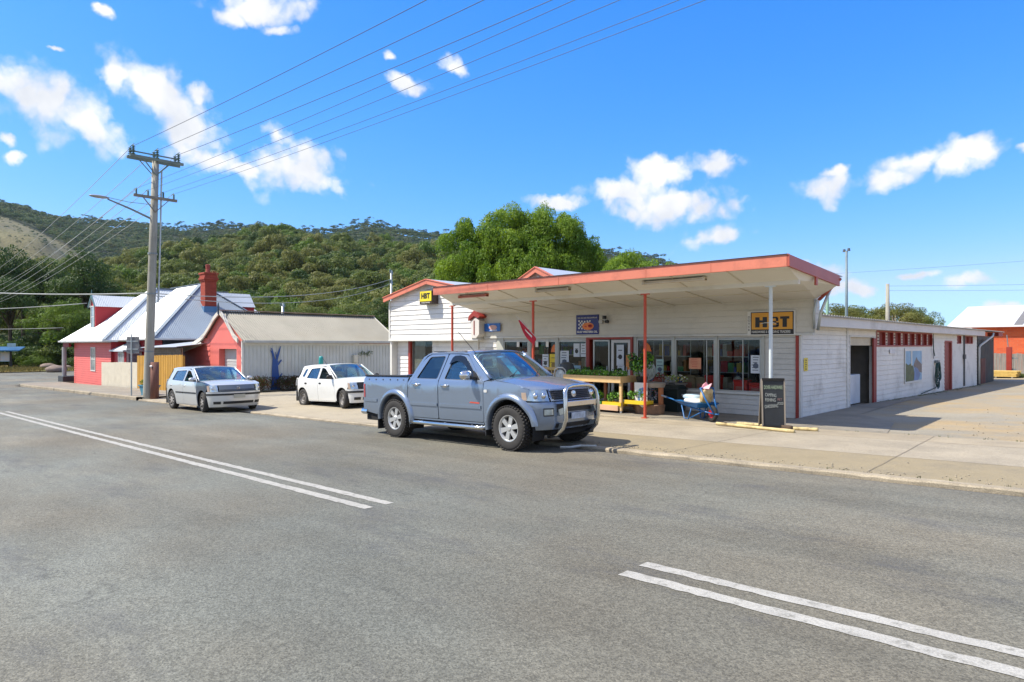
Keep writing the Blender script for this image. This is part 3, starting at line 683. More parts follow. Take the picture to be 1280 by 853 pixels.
mb.build('wing_trim', M('wing_trim_white', (.70,.69,.64), rough=.5, var=.05), bevel=.008)
# capped white box at the right end of the gable wall
mb = SB(); mb.prism([(-17.38,YU-.10,1.87),(-17.12,YU-.10,1.87),(-16.96,YU-.10,2.0),(-16.96,YU-.10,2.48),(-17.12,YU-.10,2.62),(-17.38,YU-.10,2.45)], (0,.34,0)); mb.build('box_gutter', M('gutter_white', (.66,.63,.58), rough=.45, var=.05), bevel=.015)
mb = SB(); mb.prism([(-17.5,YU-.14,2.50),(-17.46,YU-.14,2.66),(-17.18,YU-.14,2.86),(-16.9,YU-.14,2.64),(-16.98,YU-.14,2.58),(-17.2,YU-.14,2.66)], (0,.36,0)); mb.prism([(-17.23,YU-.115,2.0),(-17.19,YU-.115,2.0),(-17.19,YU-.115,2.5),(-17.23,YU-.115,2.5)], (0,.01,0)); mb.build('gutter_cap', REDP)
mb = SB(); t = .06
mb.box(-21.42, -21.28, YF-.09, YF+.02, .3, 1.84); mb.box(-21.28, -20.0, YF-.09, YF+.02, 1.80, 1.84); mb.build('wing_window_frame', REDP, bevel=.005)
SB().box(-21.28, -20.0, YF+.03, YF+.04, .35, 1.80).build('wing_window', GLASS)
SB().box(-21.28, -20.5, YF+.045, YF+.06, .35, 1.80).build('roller_blind', M('blind_grey', (.30,.29,.26), rough=.8))
SB().box(-22.2, -17.1, YF+.5, YF+.55, -.2, 1.86).build('inner_wing_wall', DARKIN)
# gable roof sheets, bargeboards
def gable_roof(px, pz, hw, drop, y0, y1, name='roof', mat=None, barge=.10):
    mb = SB()
    for sg in (-1, 1):
        mb.prism([(px, y0, pz+.06), (px+sg*hw, y0, pz-drop+.06), (px+sg*hw, y0, pz-drop+.09), (px, y0, pz+.09)], (0, y1-y0, 0))
        k = .19
    r_ = mb.build(name, mat or M('pale_roof_iron', (.60,.62,.62), rough=.35, metal=.3, var=.06, scale=.7, bump=.5, bscale=14, streak=(1,.02,1)))
    mb = SB()
    for sg in (-1, 1):
        mb.prism([(px, y0-.03, pz-barge), (px+sg*(hw+.03), y0-.03, pz-drop-barge), (px+sg*(hw+.03), y0-.03, pz-drop+.07), (px, y0-.03, pz+.07)], (0, .06, 0))
        mb.prism([(px, y0-.06, pz+.07), (px+sg*(hw+.05), y0-.06, pz-drop+.07), (px+sg*(hw+.05), y0-.06, pz-drop+.10), (px, y0-.06, pz+.10)], (0, .14, 0))
    mb.build('bargeboard', ORANGE)
    return r_
gable_roof(PKX, PKZ, 2.72, .57, 16.0, 30)
gable_roof(-15.1, 4.22, 2.6, 1.24, 17.0, 30)
mb = SB(); mb.prism([(-17.3,17.15,3.1),(-12.9,17.15,3.1),(-15.1,17.15,4.18)], (0,.1,0)); mb.build('rear_gable', M('gable_pink', (.52,.30,.24), rough=.6))
mb = SB(); mb.prism([(-15.45,17.12,3.80),(-14.75,17.12,3.80),(-15.1,17.12,4.0)], (0,.03,0)); mb.build('gable_vent', ALU)
# main body behind, side walls of the wing
mb = SB(); mb.box(WX0+.02, WX0+.12, 16.62, 30, -.7, 3.44); mb.box(WX0+.12, -6.3, 29.9, 30, -.7, 2.3); mb.build('rear_wall', WHITE)
SB().prism([(-17.6,17.3,2.6),(-7.3,17.3,2.35),(-7.3,30,2.35),(-17.6,30,2.6)], (0,0,.05)).build('back_roof', GALV)

# ---- long side wing, facing the yard
XS = -6.1
sh = [(20.32-YF, 22.62-YF, -.4, 1.86), (22.86-YF, 30.35-YF, 1.60, 2.08), (32.75-YF, 33.95-YF, -.5, 1.75), (35.2-YF,36.1-YF,1.70,2.06), (37.0-YF,38.9-YF,1.70,2.07)]
mb = SB(); boards(mb, (XS, YF, 0), (0,1,0), .08, 3.55, -.155, 2.12, (1,0,0), .128, zref=-.155, lip=.012, gap=.005)
boards(mb, (XS, YF, 0), (0,1,0), 3.6, 23.5, -.42, 2.12, (1,0,0), .155, sh, zref=-.42, lip=.014, gap=.006)
mb.build('side_wall', SIDEB, fixn=False)
mb = SB(); cuts = sorted(set([.1, 23.5]+[c for h in sh for c in h[:2]]))
for a, b in zip(cuts, cuts[1:]):
    hh = [h for h in sh if h[0] < (a+b)/2 < h[1]]
    if hh:
        h = hh[0]
        if h[2] > -.4: mb.box(XS-.12, XS-.03, YF+a, YF+b, -.6, h[2])
        mb.box(XS-.12, XS-.03, YF+a, YF+b, h[3], 2.2)
    else: mb.box(XS-.12, XS-.03, YF+a, YF+b, -.6, 2.2)
mb.build('side_wall_frame', SIDEB)
# roof edge: deep white fascia under a thin iron roof
mb = SB(); mb.box(XS-.1, XS+.28, 16.85, 40.2, 2.1, 2.13); mb.box(XS+.28, XS+.31, 16.80, 40.3, 2.09, 2.36)
o = mb.build('side_fascia_board', M('side_fascia_white', (.62,.60,.56), rough=.5, var=.07, scale=.7, stain=(.36,.33,.28), stain_amt=.5, stain_scale=.9), bevel=.004)
mb = SB()
mb.box(-12, XS+.30, 16.76, 16.84, 2.1, 2.40)
nr = 150
for i in range(nr):
    y = 16.75+i*(46.2-16.75)/nr; dy = (46.2-16.75)/nr
    mb.add([(XS+.36,y,2.37),(XS+.36,y+dy/2,2.395),(XS+.36,y+dy,2.37),(-12,y,2.42),(-12,y+dy/2,2.445),(-12,y+dy,2.42)], [(0,1,4,3),(1,2,5,4)])
mb.box(XS+.30, XS+.37, 16.7, 46.2, 2.345, 2.372)
mb.build('side_roof', M('weathered_iron', (.34,.32,.27), rough=.6, metal=.2, var=.2, scale=1.5), fixn=False)
SB().box(-12, -6.3, 40.0, 40.1, -.6, 2.5).build('wing_end_wall', SIDEB)
# open loading door with red jamb, dark room behind
mb = SB(); mb.box(XS-.10, XS+.03, 20.02, 20.14, -.16, 2.10); mb.box(XS-.1, XS+.02, 20.26, 20.34, -.16, 1.92); mb.box(XS-.1, XS+.02, 20.34, 22.84, 1.86, 1.92); mb.box(XS-.1,XS+.018,22.80,22.87,-.16,2.1)
mb.build('door_casing', TRIM, bevel=.004)
SB().box(XS-.005, XS+.045, 22.50, 22.80, -.14, 1.84).build('sliding_door', M('barn_red', (.27,.03,.02), rough=.55, var=.1), bevel=.004)
SB().box(XS-.09, XS-.05, 20.36, 22.6, 1.62, 1.86).build('door_lintel', M('lintel_cream', (.60,.52,.38), rough=.7))
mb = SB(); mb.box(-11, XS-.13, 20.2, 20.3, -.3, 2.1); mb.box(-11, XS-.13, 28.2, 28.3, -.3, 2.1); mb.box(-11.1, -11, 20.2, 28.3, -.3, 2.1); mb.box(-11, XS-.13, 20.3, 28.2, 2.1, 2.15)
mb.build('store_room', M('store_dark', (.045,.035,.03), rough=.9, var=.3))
SB().box(-11, XS-.01, 20.2, 28.3, -.4, -.18).build('store_floor', SLAB)
# louvre vent band: red frames with pale gaps
mb = SB(); y0, y1 = 22.88, 30.33; n = 8
mb.box(XS-.06, XS+.03, y0, y1, 2.04, 2.09); mb.box(XS-.06, XS+.03, y0, y1, 1.58, 1.63)
for i in range(n+1):
    y = y0+(y1-y0)*i/n; mb.box(XS-.06, XS+.035, y-.03, y+.03, 1.63, 2.04)
for (a, b) in ((35.2,36.1),(37.0,37.85),(38.0,38.9)):
    mb.box(XS-.05, XS+.02, a, b, 2.03, 2.07); mb.box(XS-.05, XS+.02, a, b, 1.69, 1.73); mb.box(XS-.05,XS+.02,a,a+.05,1.73,2.03); mb.box(XS-.05,XS+.02,b-.05,b,1.73,2.03)
vf = mb.build('vent_frame', REDP, bevel=.004)
mb = SB()
for i in range(n):
    a = y0+(y1-y0)*i/n+.03; b = a+(y1-y0)/n-.06; mb.box(XS-.05, XS-.045, a+(b-a)*.42, b, 1.63, 2.04)
for (a, b) in ((35.25,36.05),(37.05,37.8),(38.05,38.85)): mb.box(XS-.04, XS-.035, a, b, 1.73, 2.03)
mb.build('vent_panel', M('vent_red', (.20,.03,.02), rough=.7), vf)
mb = SB(); q = random.Random(4)
for i in range(n):
    a = y0+(y1-y0)*i/n+.03; b = a+((y1-y0)/n-.06)*.4; mb.mat(0).box(XS-.01, XS-.005, a, b, 1.63, 2.04)
    for k in range(4): z = 1.66+k*.095; mb.mat(1).box(XS-.004, XS+.002, a+q.uniform(0,.05), b-q.uniform(0,.08), z, z+q.uniform(.02,.05))
mb.build('vent_mesh', [M('vent_pale', (.55,.47,.38), rough=.7), M('vent_dark', (.12,.06,.04), rough=.8)], vf)
# second doorway, half open
mb = SB(); mb.box(XS-.05, XS+.025, 32.62, 32.76, -.35, 1.82); mb.box(XS-.05, XS+.025, 33.94, 34.1, -.35, 1.82); mb.box(XS-.05, XS+.025, 32.76, 33.94, 1.75, 1.82); mb.build('side_door_frame', M('faded_red_frame', (.34,.08,.06), rough=.6))
SB().box(XS-.10, XS-.05, 33.0, 33.92, -.3, 1.75).build('side_door', M('red_door', (.24,.03,.022), rough=.5, var=.1))
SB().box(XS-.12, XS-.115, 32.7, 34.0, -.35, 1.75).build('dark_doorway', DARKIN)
# downpipes on the side wall
mb = SB(); mb.tube([(XS+.06,30.36,2.08),(XS+.06,30.36,1.1)], .012, 6); mb.tube([(XS+.05,36.6,2.08),(XS+.05,36.6,-.25)], .035, 8); mb.box(XS+.02,XS+.10,36.45,36.75,1.0,1.2); mb.build('conduit', M('dark_conduit', (.10,.10,.10), rough=.6))
mb = SB(); mb.tube([(XS+.33,42.6,2.26),(XS+.33,42.4,2.1),(XS+.08,40.5,1.62),(XS+.07,40.25,1.5),(XS+.07,40.25,-.3)], .05, 8); mb.build('downpipe', TRIM, smooth=True)
mb = SB(); mb.tube([(-5.62,16.3,2.70),(-5.70,16.38,2.4),(-5.70,16.38,2.02)], .03, 8); mb.tube([(-5.30,16.36,3.0),(-5.55,16.38,2.4),(-5.62,16.40,1.98)], .035, 8); mb.build('awning_downpipe', GALV, smooth=True)
# annex of dark iron at the far end
mb = SB(); 
for i in range(26):
    y = 40.3+i*.18; mb.box(XS-.02+(.02 if i % 2 else 0), XS+.01+(.02 if i % 2 else 0), y, y+.17, -.38, 1.9+.04*math.sin(i))
mb.box(XS-.1, XS+.0, 40.3, 45, 1.9, 2.1)
mb.build('dark_annex', M('grey_iron', (.10,.105,.10), rough=.7, var=.25, scale=1.5, stain=(.16,.06,.04), stain_amt=.6, stain_scale=.6))
mb = SB(); mb.box(XS-.02, XS+.05, 40.9, 42.2, -.33, .95); mb.build('rusty_panel', M('rust_panel', (.15,.05,.03), rough=.8, var=.3))
mb = SB(); mb.box(XS-3, XS+.02, 45.0, 45.05, -.4, 2.1); mb.build('annex_end', M('grey_iron', (.1,.1,.1)))
mb = SB(); mb.box(XS-.2, XS+.3, 44.6, 46.0, 2.12, 2.33); mb.build('red_eave', REDP)
# ------------------------------------------------------------------ red house on the corner
REDLIT = M('red_boards_sunlit', (.72, .15, .125), rough=.6, var=.06, scale=1, fine=.05, stain=(.58,.16,.13), stain_amt=.3)  # sunlit copy of the house red, for the street front
REDSHADE = M('red_boards_shaded', (.48, .03, .035), rough=.6, var=.06, scale=1)  # shaded copy of the same red, shade put into the colour
IRON = M('light_roof_iron', (.62, .66, .68), rough=.38, metal=.25, var=.07, scale=.5, stain=(.45,.50,.54), stain_amt=.4, stain_scale=.6, streak=(1,1,1))
FLASH = M('lead_flashing', (.20, .25, .30), rough=.6, var=.1)
PICK = M('cream_pickets', (.58, .53, .42), rough=.7, var=.07, scale=2, stain=(.4,.34,.24), stain_amt=.4)
HG = -1.02
house = thing('corner_house', 'crimson weatherboard corner house with steep pale iron hip roofs and dormers', 'house', (-47, 12.5, HG))
def local(mb, org): mb.v = [(v[0]-org[0], v[1]-org[1], v[2]-org[2]) for v in mb.v]; return mb
HO = (-47, 12.5, HG)
def hb(mb, name, mat, parent=house, **k): return local(mb, HO).build(name, mat, parent, **k)
def corr(mb, e0, e1, r0, r1, pitch=.11, amp=.010):
    """corrugated sheet: eave e0-e1, upper edge r0-r1 (may be one point); folds run up the slope"""
    e0, e1, r0, r1 = map(Vector, (e0, e1, r0, r1)); U = (e1-e0); Lh = U.length; U.normalize()
    nrm = U.cross((r0-e0) if (r0-e0).length > .1 else (r1-e0)).normalized()
    if nrm.z < 0: nrm = -nrm
    V = nrm.cross(U); V = V if V.z > 0 else -V
    T = lambda p: ((p-e0).dot(U), (p-e0).dot(V))
    a, b = T(r0), T(r1)
    def top(s):
        if s < a[0]: return a[1]*max(s, 0)/max(a[0], 1e-6)
        if s > b[0]: return b[1]*max(Lh-s, 0)/max(Lh-b[0], 1e-6)
        return a[1] if abs(b[0]-a[0]) < 1e-6 else a[1]+(b[1]-a[1])*(s-a[0])/(b[0]-a[0])
    n = max(2, int(Lh/pitch*4)); vs = []
    for i in range(n+1):
        s = Lh*i/n; t = top(s); h = amp*math.sin(i*math.pi/2)
        vs += [e0+U*s+nrm*h-V*.03, e0+U*s+V*t+nrm*h]
    mb.add(vs, [(2*i, 2*i+2, 2*i+3, 2*i+1) for i in range(n)])
mb = MB(); boards(mb, (0, 12.8, 0), (1,0,0), -55.6, -47.0, HG-.2, 1.86, (0,-1,0), .15, [(-51.35,-50.35,-.05,1.45)], lip=.022); hb(mb, 'front_wall', REDLIT, fixn=False)
mb = MB(); boards(mb, (-47.0, 12.8, 0), (0,1,0), 0, 9, HG-.2, 1.86, (1,0,0), .15, lip=.018); boards(mb, (-55.6, 12.8, 0), (0,1,0), 0, 9, HG-.2, 1.86, (-1,0,0), .15); hb(mb, 'side_wall', REDSHADE, fixn=False)
mb = MB(); mb.box(-55.6, -47.02, 12.84, 26, HG-.3, 1.86); hb(mb, 'wall_core', REDSHADE)
mb = MB(); boards(mb, (0, 13.9, 0), (1,0,0), -47, -41.35, HG-.2, 1.95, (0,-1,0), .15); hb(mb, 'rear_wing_wall', REDSHADE, fixn=False)
mb = MB(); mb.box(-46.9, -41.35, 13.94, 21.8, HG-.3, 1.96); hb(mb, 'wing_core', M('shaded_blue_wall', (.012, .035, .055), rough=.6, var=.1))  # blue wall, darkened in colour for the shade under the eaves
AZ = 1.95; k = .834
A0, A1 = (-57.4, 12.3, AZ), (-46.8, 12.3, AZ)
ap = (-51.35, 16.85, AZ+.834*4.5)
mb = MB()
corr(mb, A0, A1, (-52.6, 16.85, ap[2]), ap)                 # street slope
corr(mb, A1, (-46.8, 26, AZ), ap, (-51.35, 22, ap[2]))      # east hip
corr(mb, (-57.4, 26, AZ), A0, (-52.6, 22, ap[2]), (-52.6, 16.85, ap[2]))
BP = (-45.3, 17.6, 5.68)
corr(mb, (-49.5, 13.2, 2.03), (-40.9, 13.2, 2.03), (-49.4, 17.6, 5.68), BP)
hb(mb, 'roof', IRON, fixn=False)
mb = MB(); corr(mb, (-40.9, 13.2, 2.03), (-40.9, 22.0, 2.03), BP, BP); hb(mb, 'hip_roof', M('grey_blue_iron', (.30, .36, .42), rough=.4, metal=.25, var=.08, scale=.6), fixn=False)
mb = MB()
for p, q in ((A1, ap), (ap, (-51.35, 22, ap[2])), (ap, (-52.6, 16.85, ap[2])), ((-40.9,13.2,2.03), BP), (BP, (-50.5,17.6,5.68)), ((-40.9,22,2.03), BP)):
    mb.beam(Vector(p)+Vector((0,0,.03)), Vector(q)+Vector((0,0,.03)), .22, .03)
mb.beam((-46.8, 13.22, 2.0), (-50.2, 16.6, 4.85), .2, .02)
hb(mb, 'ridge_cap', FLASH)
mb = MB(); mb.box(-57.5, -46.7, 12.2, 12.32, 1.84, 1.95); mb.box(-46.8, -46.68, 12.32, 13.1, 1.84, 1.95); mb.box(-46.66, -40.8, 13.08, 13.2, 1.93, 2.03); mb.box(-40.9, -40.78, 13.2, 22, 1.93, 2.03)
mb.box(-57.3, -46.9, 12.35, 12.75, 1.80, 1.84)
hb(mb, 'gutter', M('house_gutter_white', (.55,.56,.55), rough=.4), bevel=.01)
mb = MB(); mb.box(-57.2, -55.6, 12.45, 12.6, 1.5, 1.79); hb(mb, 'verandah_beam', M('maroon', (.25,.02,.02), rough=.6))
mb = MB(); mb.lathe([(0,HG),(.14,HG),(.14,1.5),(0,1.5)], (-57.05,12.5,0), n=10); hb(mb, 'verandah_post', M('grey_post', (.42,.42,.42), rough=.6))
mb = MB(); mb.box(-57.45, -56.1, 12.2, 13.2, HG-.1, HG+.42); hb(mb, 'plinth', M('charcoal_plinth', (.04,.045,.05), rough=.7), bevel=.02)
def sash(x0, x1, z0, z1, y, par, bars=1, mat=TRIM, nx=0):
    f = MB(); t = .07
    f.box(x0, x1, y-.05, y, z0, z0+t); f.box(x0, x1, y-.05, y, z1-t, z1); f.box(x0, x0+t, y-.05, y, z0+t, z1-t); f.box(x1-t, x1, y-.05, y, z0+t, z1-t)
    f.box(x0+t, x1-t, y-.04, y, (z0+z1)/2-.025, (z0+z1)/2+.025)
    o = local(f, HO).build('window', mat, par); p = MB(); p.box(x0+t, x1-t, y-.02, y-.015, z0+t, z1-t); local(p, HO).build('pane', M('curtained_pane', (.25,.30,.33), rough=.08, spec=.8, var=.3, scale=3), o)
    return o
sash(-51.4, -50.3, -.1, 1.5, 12.8, house)
# dormer to the street, and one at the back
def dormer(x0, x1, yf, yb, zw, zr, base, face=-1):
    xm = (x0+x1)/2; d = MB(); d.prism([(x0,yf,base),(x1,yf,base),(x1,yf,zw),(xm,yf,zr),(x0,yf,zw)], (0,(yb-yf),0)); w_ = hb(d, 'dormer', REDSHADE)
    r_ = MB()
    e = .16
    corr(r_, (x1+e,yf-.12,zw-.1), (x1+e,yb,zw-.1), (xm,yf-.12,zr+.06), (xm,yb,zr+.06)); corr(r_, (x0-e,yb,zw-.1), (x0-e,yf-.12,zw-.1), (xm,yb,zr+.06), (xm,yf-.12,zr+.06))
    local(r_, HO).build('dormer_roof', IRON, w_, fixn=False)
    b_ = MB()
    for s in (-1, 1): b_.prism([(xm,yf-.14,zr-.04),(xm,yf-.14,zr+.1),(xm+s*(x1-xm+e),yf-.14,zw-.06),(xm+s*(x1-xm+e),yf-.14,zw-.2)], (0,.05,0))
    b_.lathe([(0,zr+.45),(.025,zr+.4),(.03,zr+.05),(.05,zr)], (xm,yf-.1,0), n=6)
    local(b_, HO).build('bargeboard', M('bluegreen_trim', (.10,.20,.20), rough=.5), w_)
    return w_
dw = dormer(-54.15, -52.9, 13.45, 16.6, 4.45, 5.1, 2.6)
f = sash(-53.95, -53.1, 2.85, 4.4, 13.44, dw)
dormer(-48.2, -46.9, 18, 22.0, 4.5, 5.3, 3.0)
# chimney with corbelled head and pot
BRICK = M('chimney_brick', (.33, .055, .03), rough=.85, var=.2, scale=6, bump=.3, bscale=30, stain=(.12,.03,.02), stain_amt=.5, stain_scale=3)
mb = MB(); cx, cy = -43.4, 17.35; w_ = .36
mb.box(cx-w_, cx+w_, cy-w_, cy+w_, 3.3, 5.7)
for i, (e, z0, z1) in enumerate(((.05,5.7,5.8),(.10,5.8,5.92),(.05,5.92,6.15),(.1,6.15,6.25))): mb.box(cx-w_-e, cx+w_+e, cy-w_-e, cy+w_+e, z0, z1)
for z in [3.5+.16*i for i in range(14)]: mb.box(cx-w_-.006, cx+w_+.006, cy-w_-.006, cy+w_+.006, z, z+.015)
ch = hb(mb, 'chimney', BRICK, bevel=.01)
mb = MB(); mb.lathe([(.1,6.25),(.16,6.25),(.13,6.5),(.15,6.78),(.11,6.8),(.1,6.3)], (cx-.1,cy,0), n=12); local(mb, HO).build('chimney_pot', M('terracotta', (.30,.07,.05), rough=.8), ch)
mb = MB(); mb.box(cx-w_-.1, cx+w_+.1, cy-w_-.1, cy+w_+.1, 3.4, 4.1); hb(mb, 'chimney_flashing', M('blue_flashing', (.08,.20,.36), rough=.5))
mb = MB()
for i in range(40):
    a = rnd.uniform(0,6.28); r_ = rnd.uniform(.1,.5); mb.tube([(cx+.3,cy+.2,6.22),(cx+.3+r_*.5*math.cos(a),cy+.2+r_*.5*math.sin(a),6.3+rnd.uniform(-.1,.12)),(cx+.3+r_*math.cos(a),cy+.2+r_*math.sin(a),6.2+rnd.uniform(-.3,.1))], .008, 3)
o = mb.build('dry_weed', M('dry_twig', (.25,.12,.05), rough=.9), smooth=False); tag(o, 'dry brown weed sprouting on the red brick chimney of the corner house', 'weed')
# bay window
mb = MB(); mb.box(-47.0, -44.75, 12.95, 13.88, HG-.2, 1.28); hb(mb, 'bay', REDSHADE)
mb = MB(); corr(mb, (-47.2,12.8,1.34), (-44.55,12.8,1.34), (-46.6,13.8,1.86), (-45.3,13.8,1.86), .12, .012); corr(mb, (-44.55,12.8,1.34), (-44.55,13.9,1.34), (-45.3,13.8,1.86), (-45.3,13.85,1.86), .12, .012); mb.box(-47.25,-44.5,12.74,12.80,1.24,1.34); mb.box(-44.55,-44.5,12.8,13.9,1.24,1.34); hb(mb, 'bay_roof', IRON, fixn=False)
sash(-46.0, -44.95, -.05, 1.2, 12.95, house)
f = MB(); X = -44.75
f.box(X, X+.05, 13.02, 13.85, -.1, 0); f.box(X, X+.05, 13.02, 13.85, 1.1, 1.2); f.box(X, X+.05, 13.02, 13.12, 0, 1.1); f.box(X, X+.05, 13.75, 13.85, 0, 1.1); wf = hb(f, 'window', TRIM)
f = MB(); f.box(X+.01, X+.015, 13.12, 13.75, 0, 1.1); local(f, HO).build('pane', M('curtained_pane', (.25,.3,.33)), wf)
for (x, y, z, n_) in ((-41.0, 19.3, 2.05, 0),): 
    mb = MB(); mb.lathe([(.06,z-1.2),(.06,z+.35),(.09,z+.36),(.09,z+.42),(0,z+.43)], (-37.4,14.6,-.3), n=10); o = mb.build('vent_pipe', GALV); tag(o, 'thin galvanised vent pipe rising between the corner house and the salmon garage', 'pipe')

# ---- fences
def fence(name, label, cat, x0, x1, y, z0f, h, mat, wd, gap, cap=None, corrug=False):
    t = thing(name, label, cat, (x0, y, z0f(x0)))
    mb = MB(); x = x0; i = 0; q = random.Random(int(h*100))
    while x < x1-.01:
        zz = z0f(x); o_ = .012 if (corrug and i % 2) else 0; hh = h+q.uniform(-.012, .012)
        mb.box(x-x0, min(x+wd, x1)-x0, o_, .02+o_, zz-z0f(x0)-.02, zz-z0f(x0)+hh); x += wd+gap; i += 1
    mb.build('palings', mat, t)
    mb = MB(); n = max(2, int((x1-x0)/2.2)+1)
    for i in range(n):
        X = (x1-x0-.1)*i/(n-1); mb.box(X, X+.09, .036, .12, z0f(x0+X)-z0f(x0)-.1, z0f(x0+X)-z0f(x0)+h-.05)
    for zr in (.3, h-.25): mb.beam((0, .045, zr), (x1-x0, .045, z0f(x1)-z0f(x0)+zr), .03, .07)
    mb.build('fence_frame', mat, t)
    return t
fz = lambda x: g(x)+.09
fence('picket_fence', 'cream painted close paling fence beside the corner house', 'fence', -46.95, -40.2, 12.25, fz, 1.42, PICK, .145, .008)
YEL = M('yellow_ochre_sheet', (.50, .27, .035), rough=.6, var=.14, scale=3, stain=(.28,.14,.03), stain_amt=.6, stain_scale=2, streak=(1,1,.15))
fence('yellow_fence', 'ochre yellow ribbed fence between the power pole and the garage', 'fence', -40.15, -33.6+.0, 12.2, fz, 1.78, YEL, .11, .012, corrug=True)
# weathered lean-to behind the yellow fence
t = thing('lean_to_shed', 'weathered grey slatted lean-to with pale iron roof behind the yellow fence', 'shed', (-40.2, 12.6, -.75))
mb = MB(); q = random.Random(9)
for i in range(6):
    z = .9+i*.1; mb.box(-40.2, -35.2, 12.66+q.uniform(0,.03), 12.70, z, z+.07)
mb.box(-40.2, -35.2, 12.75, 12.8, -.8, 1.5); local(mb, (-40.2,12.6,-.75)).build('slats', M('weathered_slats', (.30,.24,.17), rough=.9, var=.3, scale=5), t)
mb = MB(); corr(mb, (-40.3,12.45,1.5), (-35.0,12.45,1.55), (-40.3,15.5,1.85), (-35.0,15.5,1.9), .15, .02); local(mb, (-40.2,12.6,-.75)).build('roof', IRON, t, fixn=False)

# ---- salmon garage with the long grey side
GO = (-30.7, 13.9, -.6)
gar = thing('garage', 'salmon fronted garage with roller door, wavy white bargeboards and grey sheet side', 'garage', GO)
def gb(mb, name, mat, parent=gar, **k): return local(mb, GO).build(name, mat, parent, **k)
SAL = M('salmon_paint', (.72, .17, .14), rough=.6, var=.06, scale=1, stain=(.6,.2,.17), stain_amt=.4)
prof = [(-38.3,1.36),(-36.6,1.62),(-35.5,1.92),(-34.9,2.15),(-34.3,2.52),(-33.6,3.02),(-33.0,3.30),(-32.45,3.0),(-31.9,2.52),(-31.4,2.1),(-30.95,1.88)]
def wl(z):
    # wall limits of the front gable at height z
    l = -38.3; r = -30.75
    for (xa, za), (xb, zb) in zip(prof, prof[1:]):
        if za <= z <= zb and zb > za: l = xa+(xb-xa)*(z-za)/(zb-za)
        if zb <= z <= za and za > zb: r = xa+(xb-xa)*(z-za)/(zb-za)
    return (l, min(r, -30.75))
mb = MB(); boards(mb, (0,13.9,0), (1,0,0), -38.3, -34.55, -1.0, 2.0, (0,-1,0), .26, lim=lambda z: (wl(z)[0], -34.55), lip=.035); gb(mb, 'front_boards', SAL, fixn=False)
mb = MB(); pp = [(-34.9,13.89,1.75)]+[(x,13.89,z-.04) for x, z in prof if -34.95 <= x and z > 1.8]+[(-30.78,13.89,1.75)]
mb.prism(pp, (0,.1,0)); mb.prism([(-34.55,13.885,-1),(-33.45,13.885,-1),(-33.45,13.885,1.75),(-34.55,13.885,1.75)], (0,.4,0)); mb.prism([(-31.45,13.885,-1),(-30.72,13.885,-1),(-30.72,13.885,1.75),(-31.45,13.885,1.75)], (0,.4,0)); mb.box(-33.45,-31.45,13.885,14.2,1.45,1.75)
gb(mb, 'front_gable', SAL)
mb = MB(); mb.box(-38.3,-34.5,13.95,14.05,-1,1.35); mb.box(-38.3,-38.2,14,22.5,-1,1.3); mb.box(-38.3,-30.8,22.4,22.5,-1,1.8); gb(mb, 'back_wall', SAL)
mb = MB()
for i in range(26): z = -.62+i*.08; mb.box(-33.44, -31.46, 14.17+.012*(i % 2), 14.2, z, z+.08)
gb(mb, 'roller_door', M('roller_door_grey', (.55,.56,.55), rough=.5, var=.05))
mb = MB()
mb.box(-30.72, -30.70, 13.9, 22.5, -.9, 1.80)
q = random.Random(2)
for i in range(44):
    y = 13.95+i*.195; mb.box(-30.70, -30.675+q.uniform(-.004,.004), y, y+.035, -.85, 1.80)
gb(mb, 'side_wall', M('grey_sheet_wall', (.56,.585,.55), rough=.65, var=.08, scale=.8, stain=(.52,.48,.38), stain_amt=.5, stain_scale=.35))
mb = MB(); mb.box(-30.76,-30.66,13.80,13.895,-.9,1.84); mb.box(-30.70,-30.64,13.9,22.55,1.62,1.80); gb(mb, 'corner_post', TRIM)
mb = MB(); mb.box(-30.64,-30.6,20.2,22.6,1.72,1.78); gb(mb, 'eave_strip', REDP)
ROOFW = M('weathered_roof_iron', (.188,.183,.158), rough=.6, metal=.15, var=.12, scale=.6, stain=(.17,.155,.12), stain_amt=.5, stain_scale=.5)
mb = MB(); 
corr(mb, (-30.55,13.75,1.86), (-30.55,22.7,1.86), (-33.0,13.75,3.32), (-33.0,22.7,3.32), .12, .022)
corr(mb, (-35.4,22.7,1.86), (-35.4,13.75,1.86), (-33.0,22.7,3.32), (-33.0,13.75,3.32), .12, .022); corr(mb, (-38.4,22.7,1.38),(-38.4,13.75,1.38),(-35.4,22.7,1.93),(-35.4,13.75,1.93),.12,.022)
gb(mb, 'roof', ROOFW, fixn=False)
mb = MB(); mb.beam((-33.0,13.7,3.36), (-33.0,22.75,3.36), .28, .04); gb(mb, 'ridge_cap', M('rusty_ridge', (.38,.24,.17), rough=.7, var=.2))
mb = MB(); mb.box(-30.55,-30.43,13.8,22.7,1.74,1.86); gb(mb, 'gutter', M('gutter_grey', (.42,.43,.40), rough=.5), bevel=.01)
mb = MB()
for (xa, za), (xb, zb) in zip(prof, prof[1:]):
    mb.prism([(xa,13.68,za-.13),(xb,13.68,zb-.13),(xb,13.68,zb+.08),(xa,13.68,za+.08)], (0,.07,0))
for i in range(14):
    x = -38.2+i*.22; z = 1.36+(x+38.3)*.155; mb.lathe([(0,-.02),(.1,-.02),(.1,.02),(0,.02)], (x,13.715,z-.12), axis='y', n=10)
mb.prism([(-30.5,22.66,1.75),(-33,22.66,3.2),(-33,22.66,3.36),(-30.5,22.66,1.92)], (0,.06,0))
gb(mb, 'bargeboard', M('barge_cream', (.66,.62,.54), rough=.5, var=.05))
mb = MB(); mb.lathe([(0,3.75),(.03,3.7),(.05,3.4),(.05,3.2),(0,3.1)], (-33.0,13.66,0), n=8); gb(mb, 'finial', M('blue_finial', (.05,.08,.12), rough=.5))
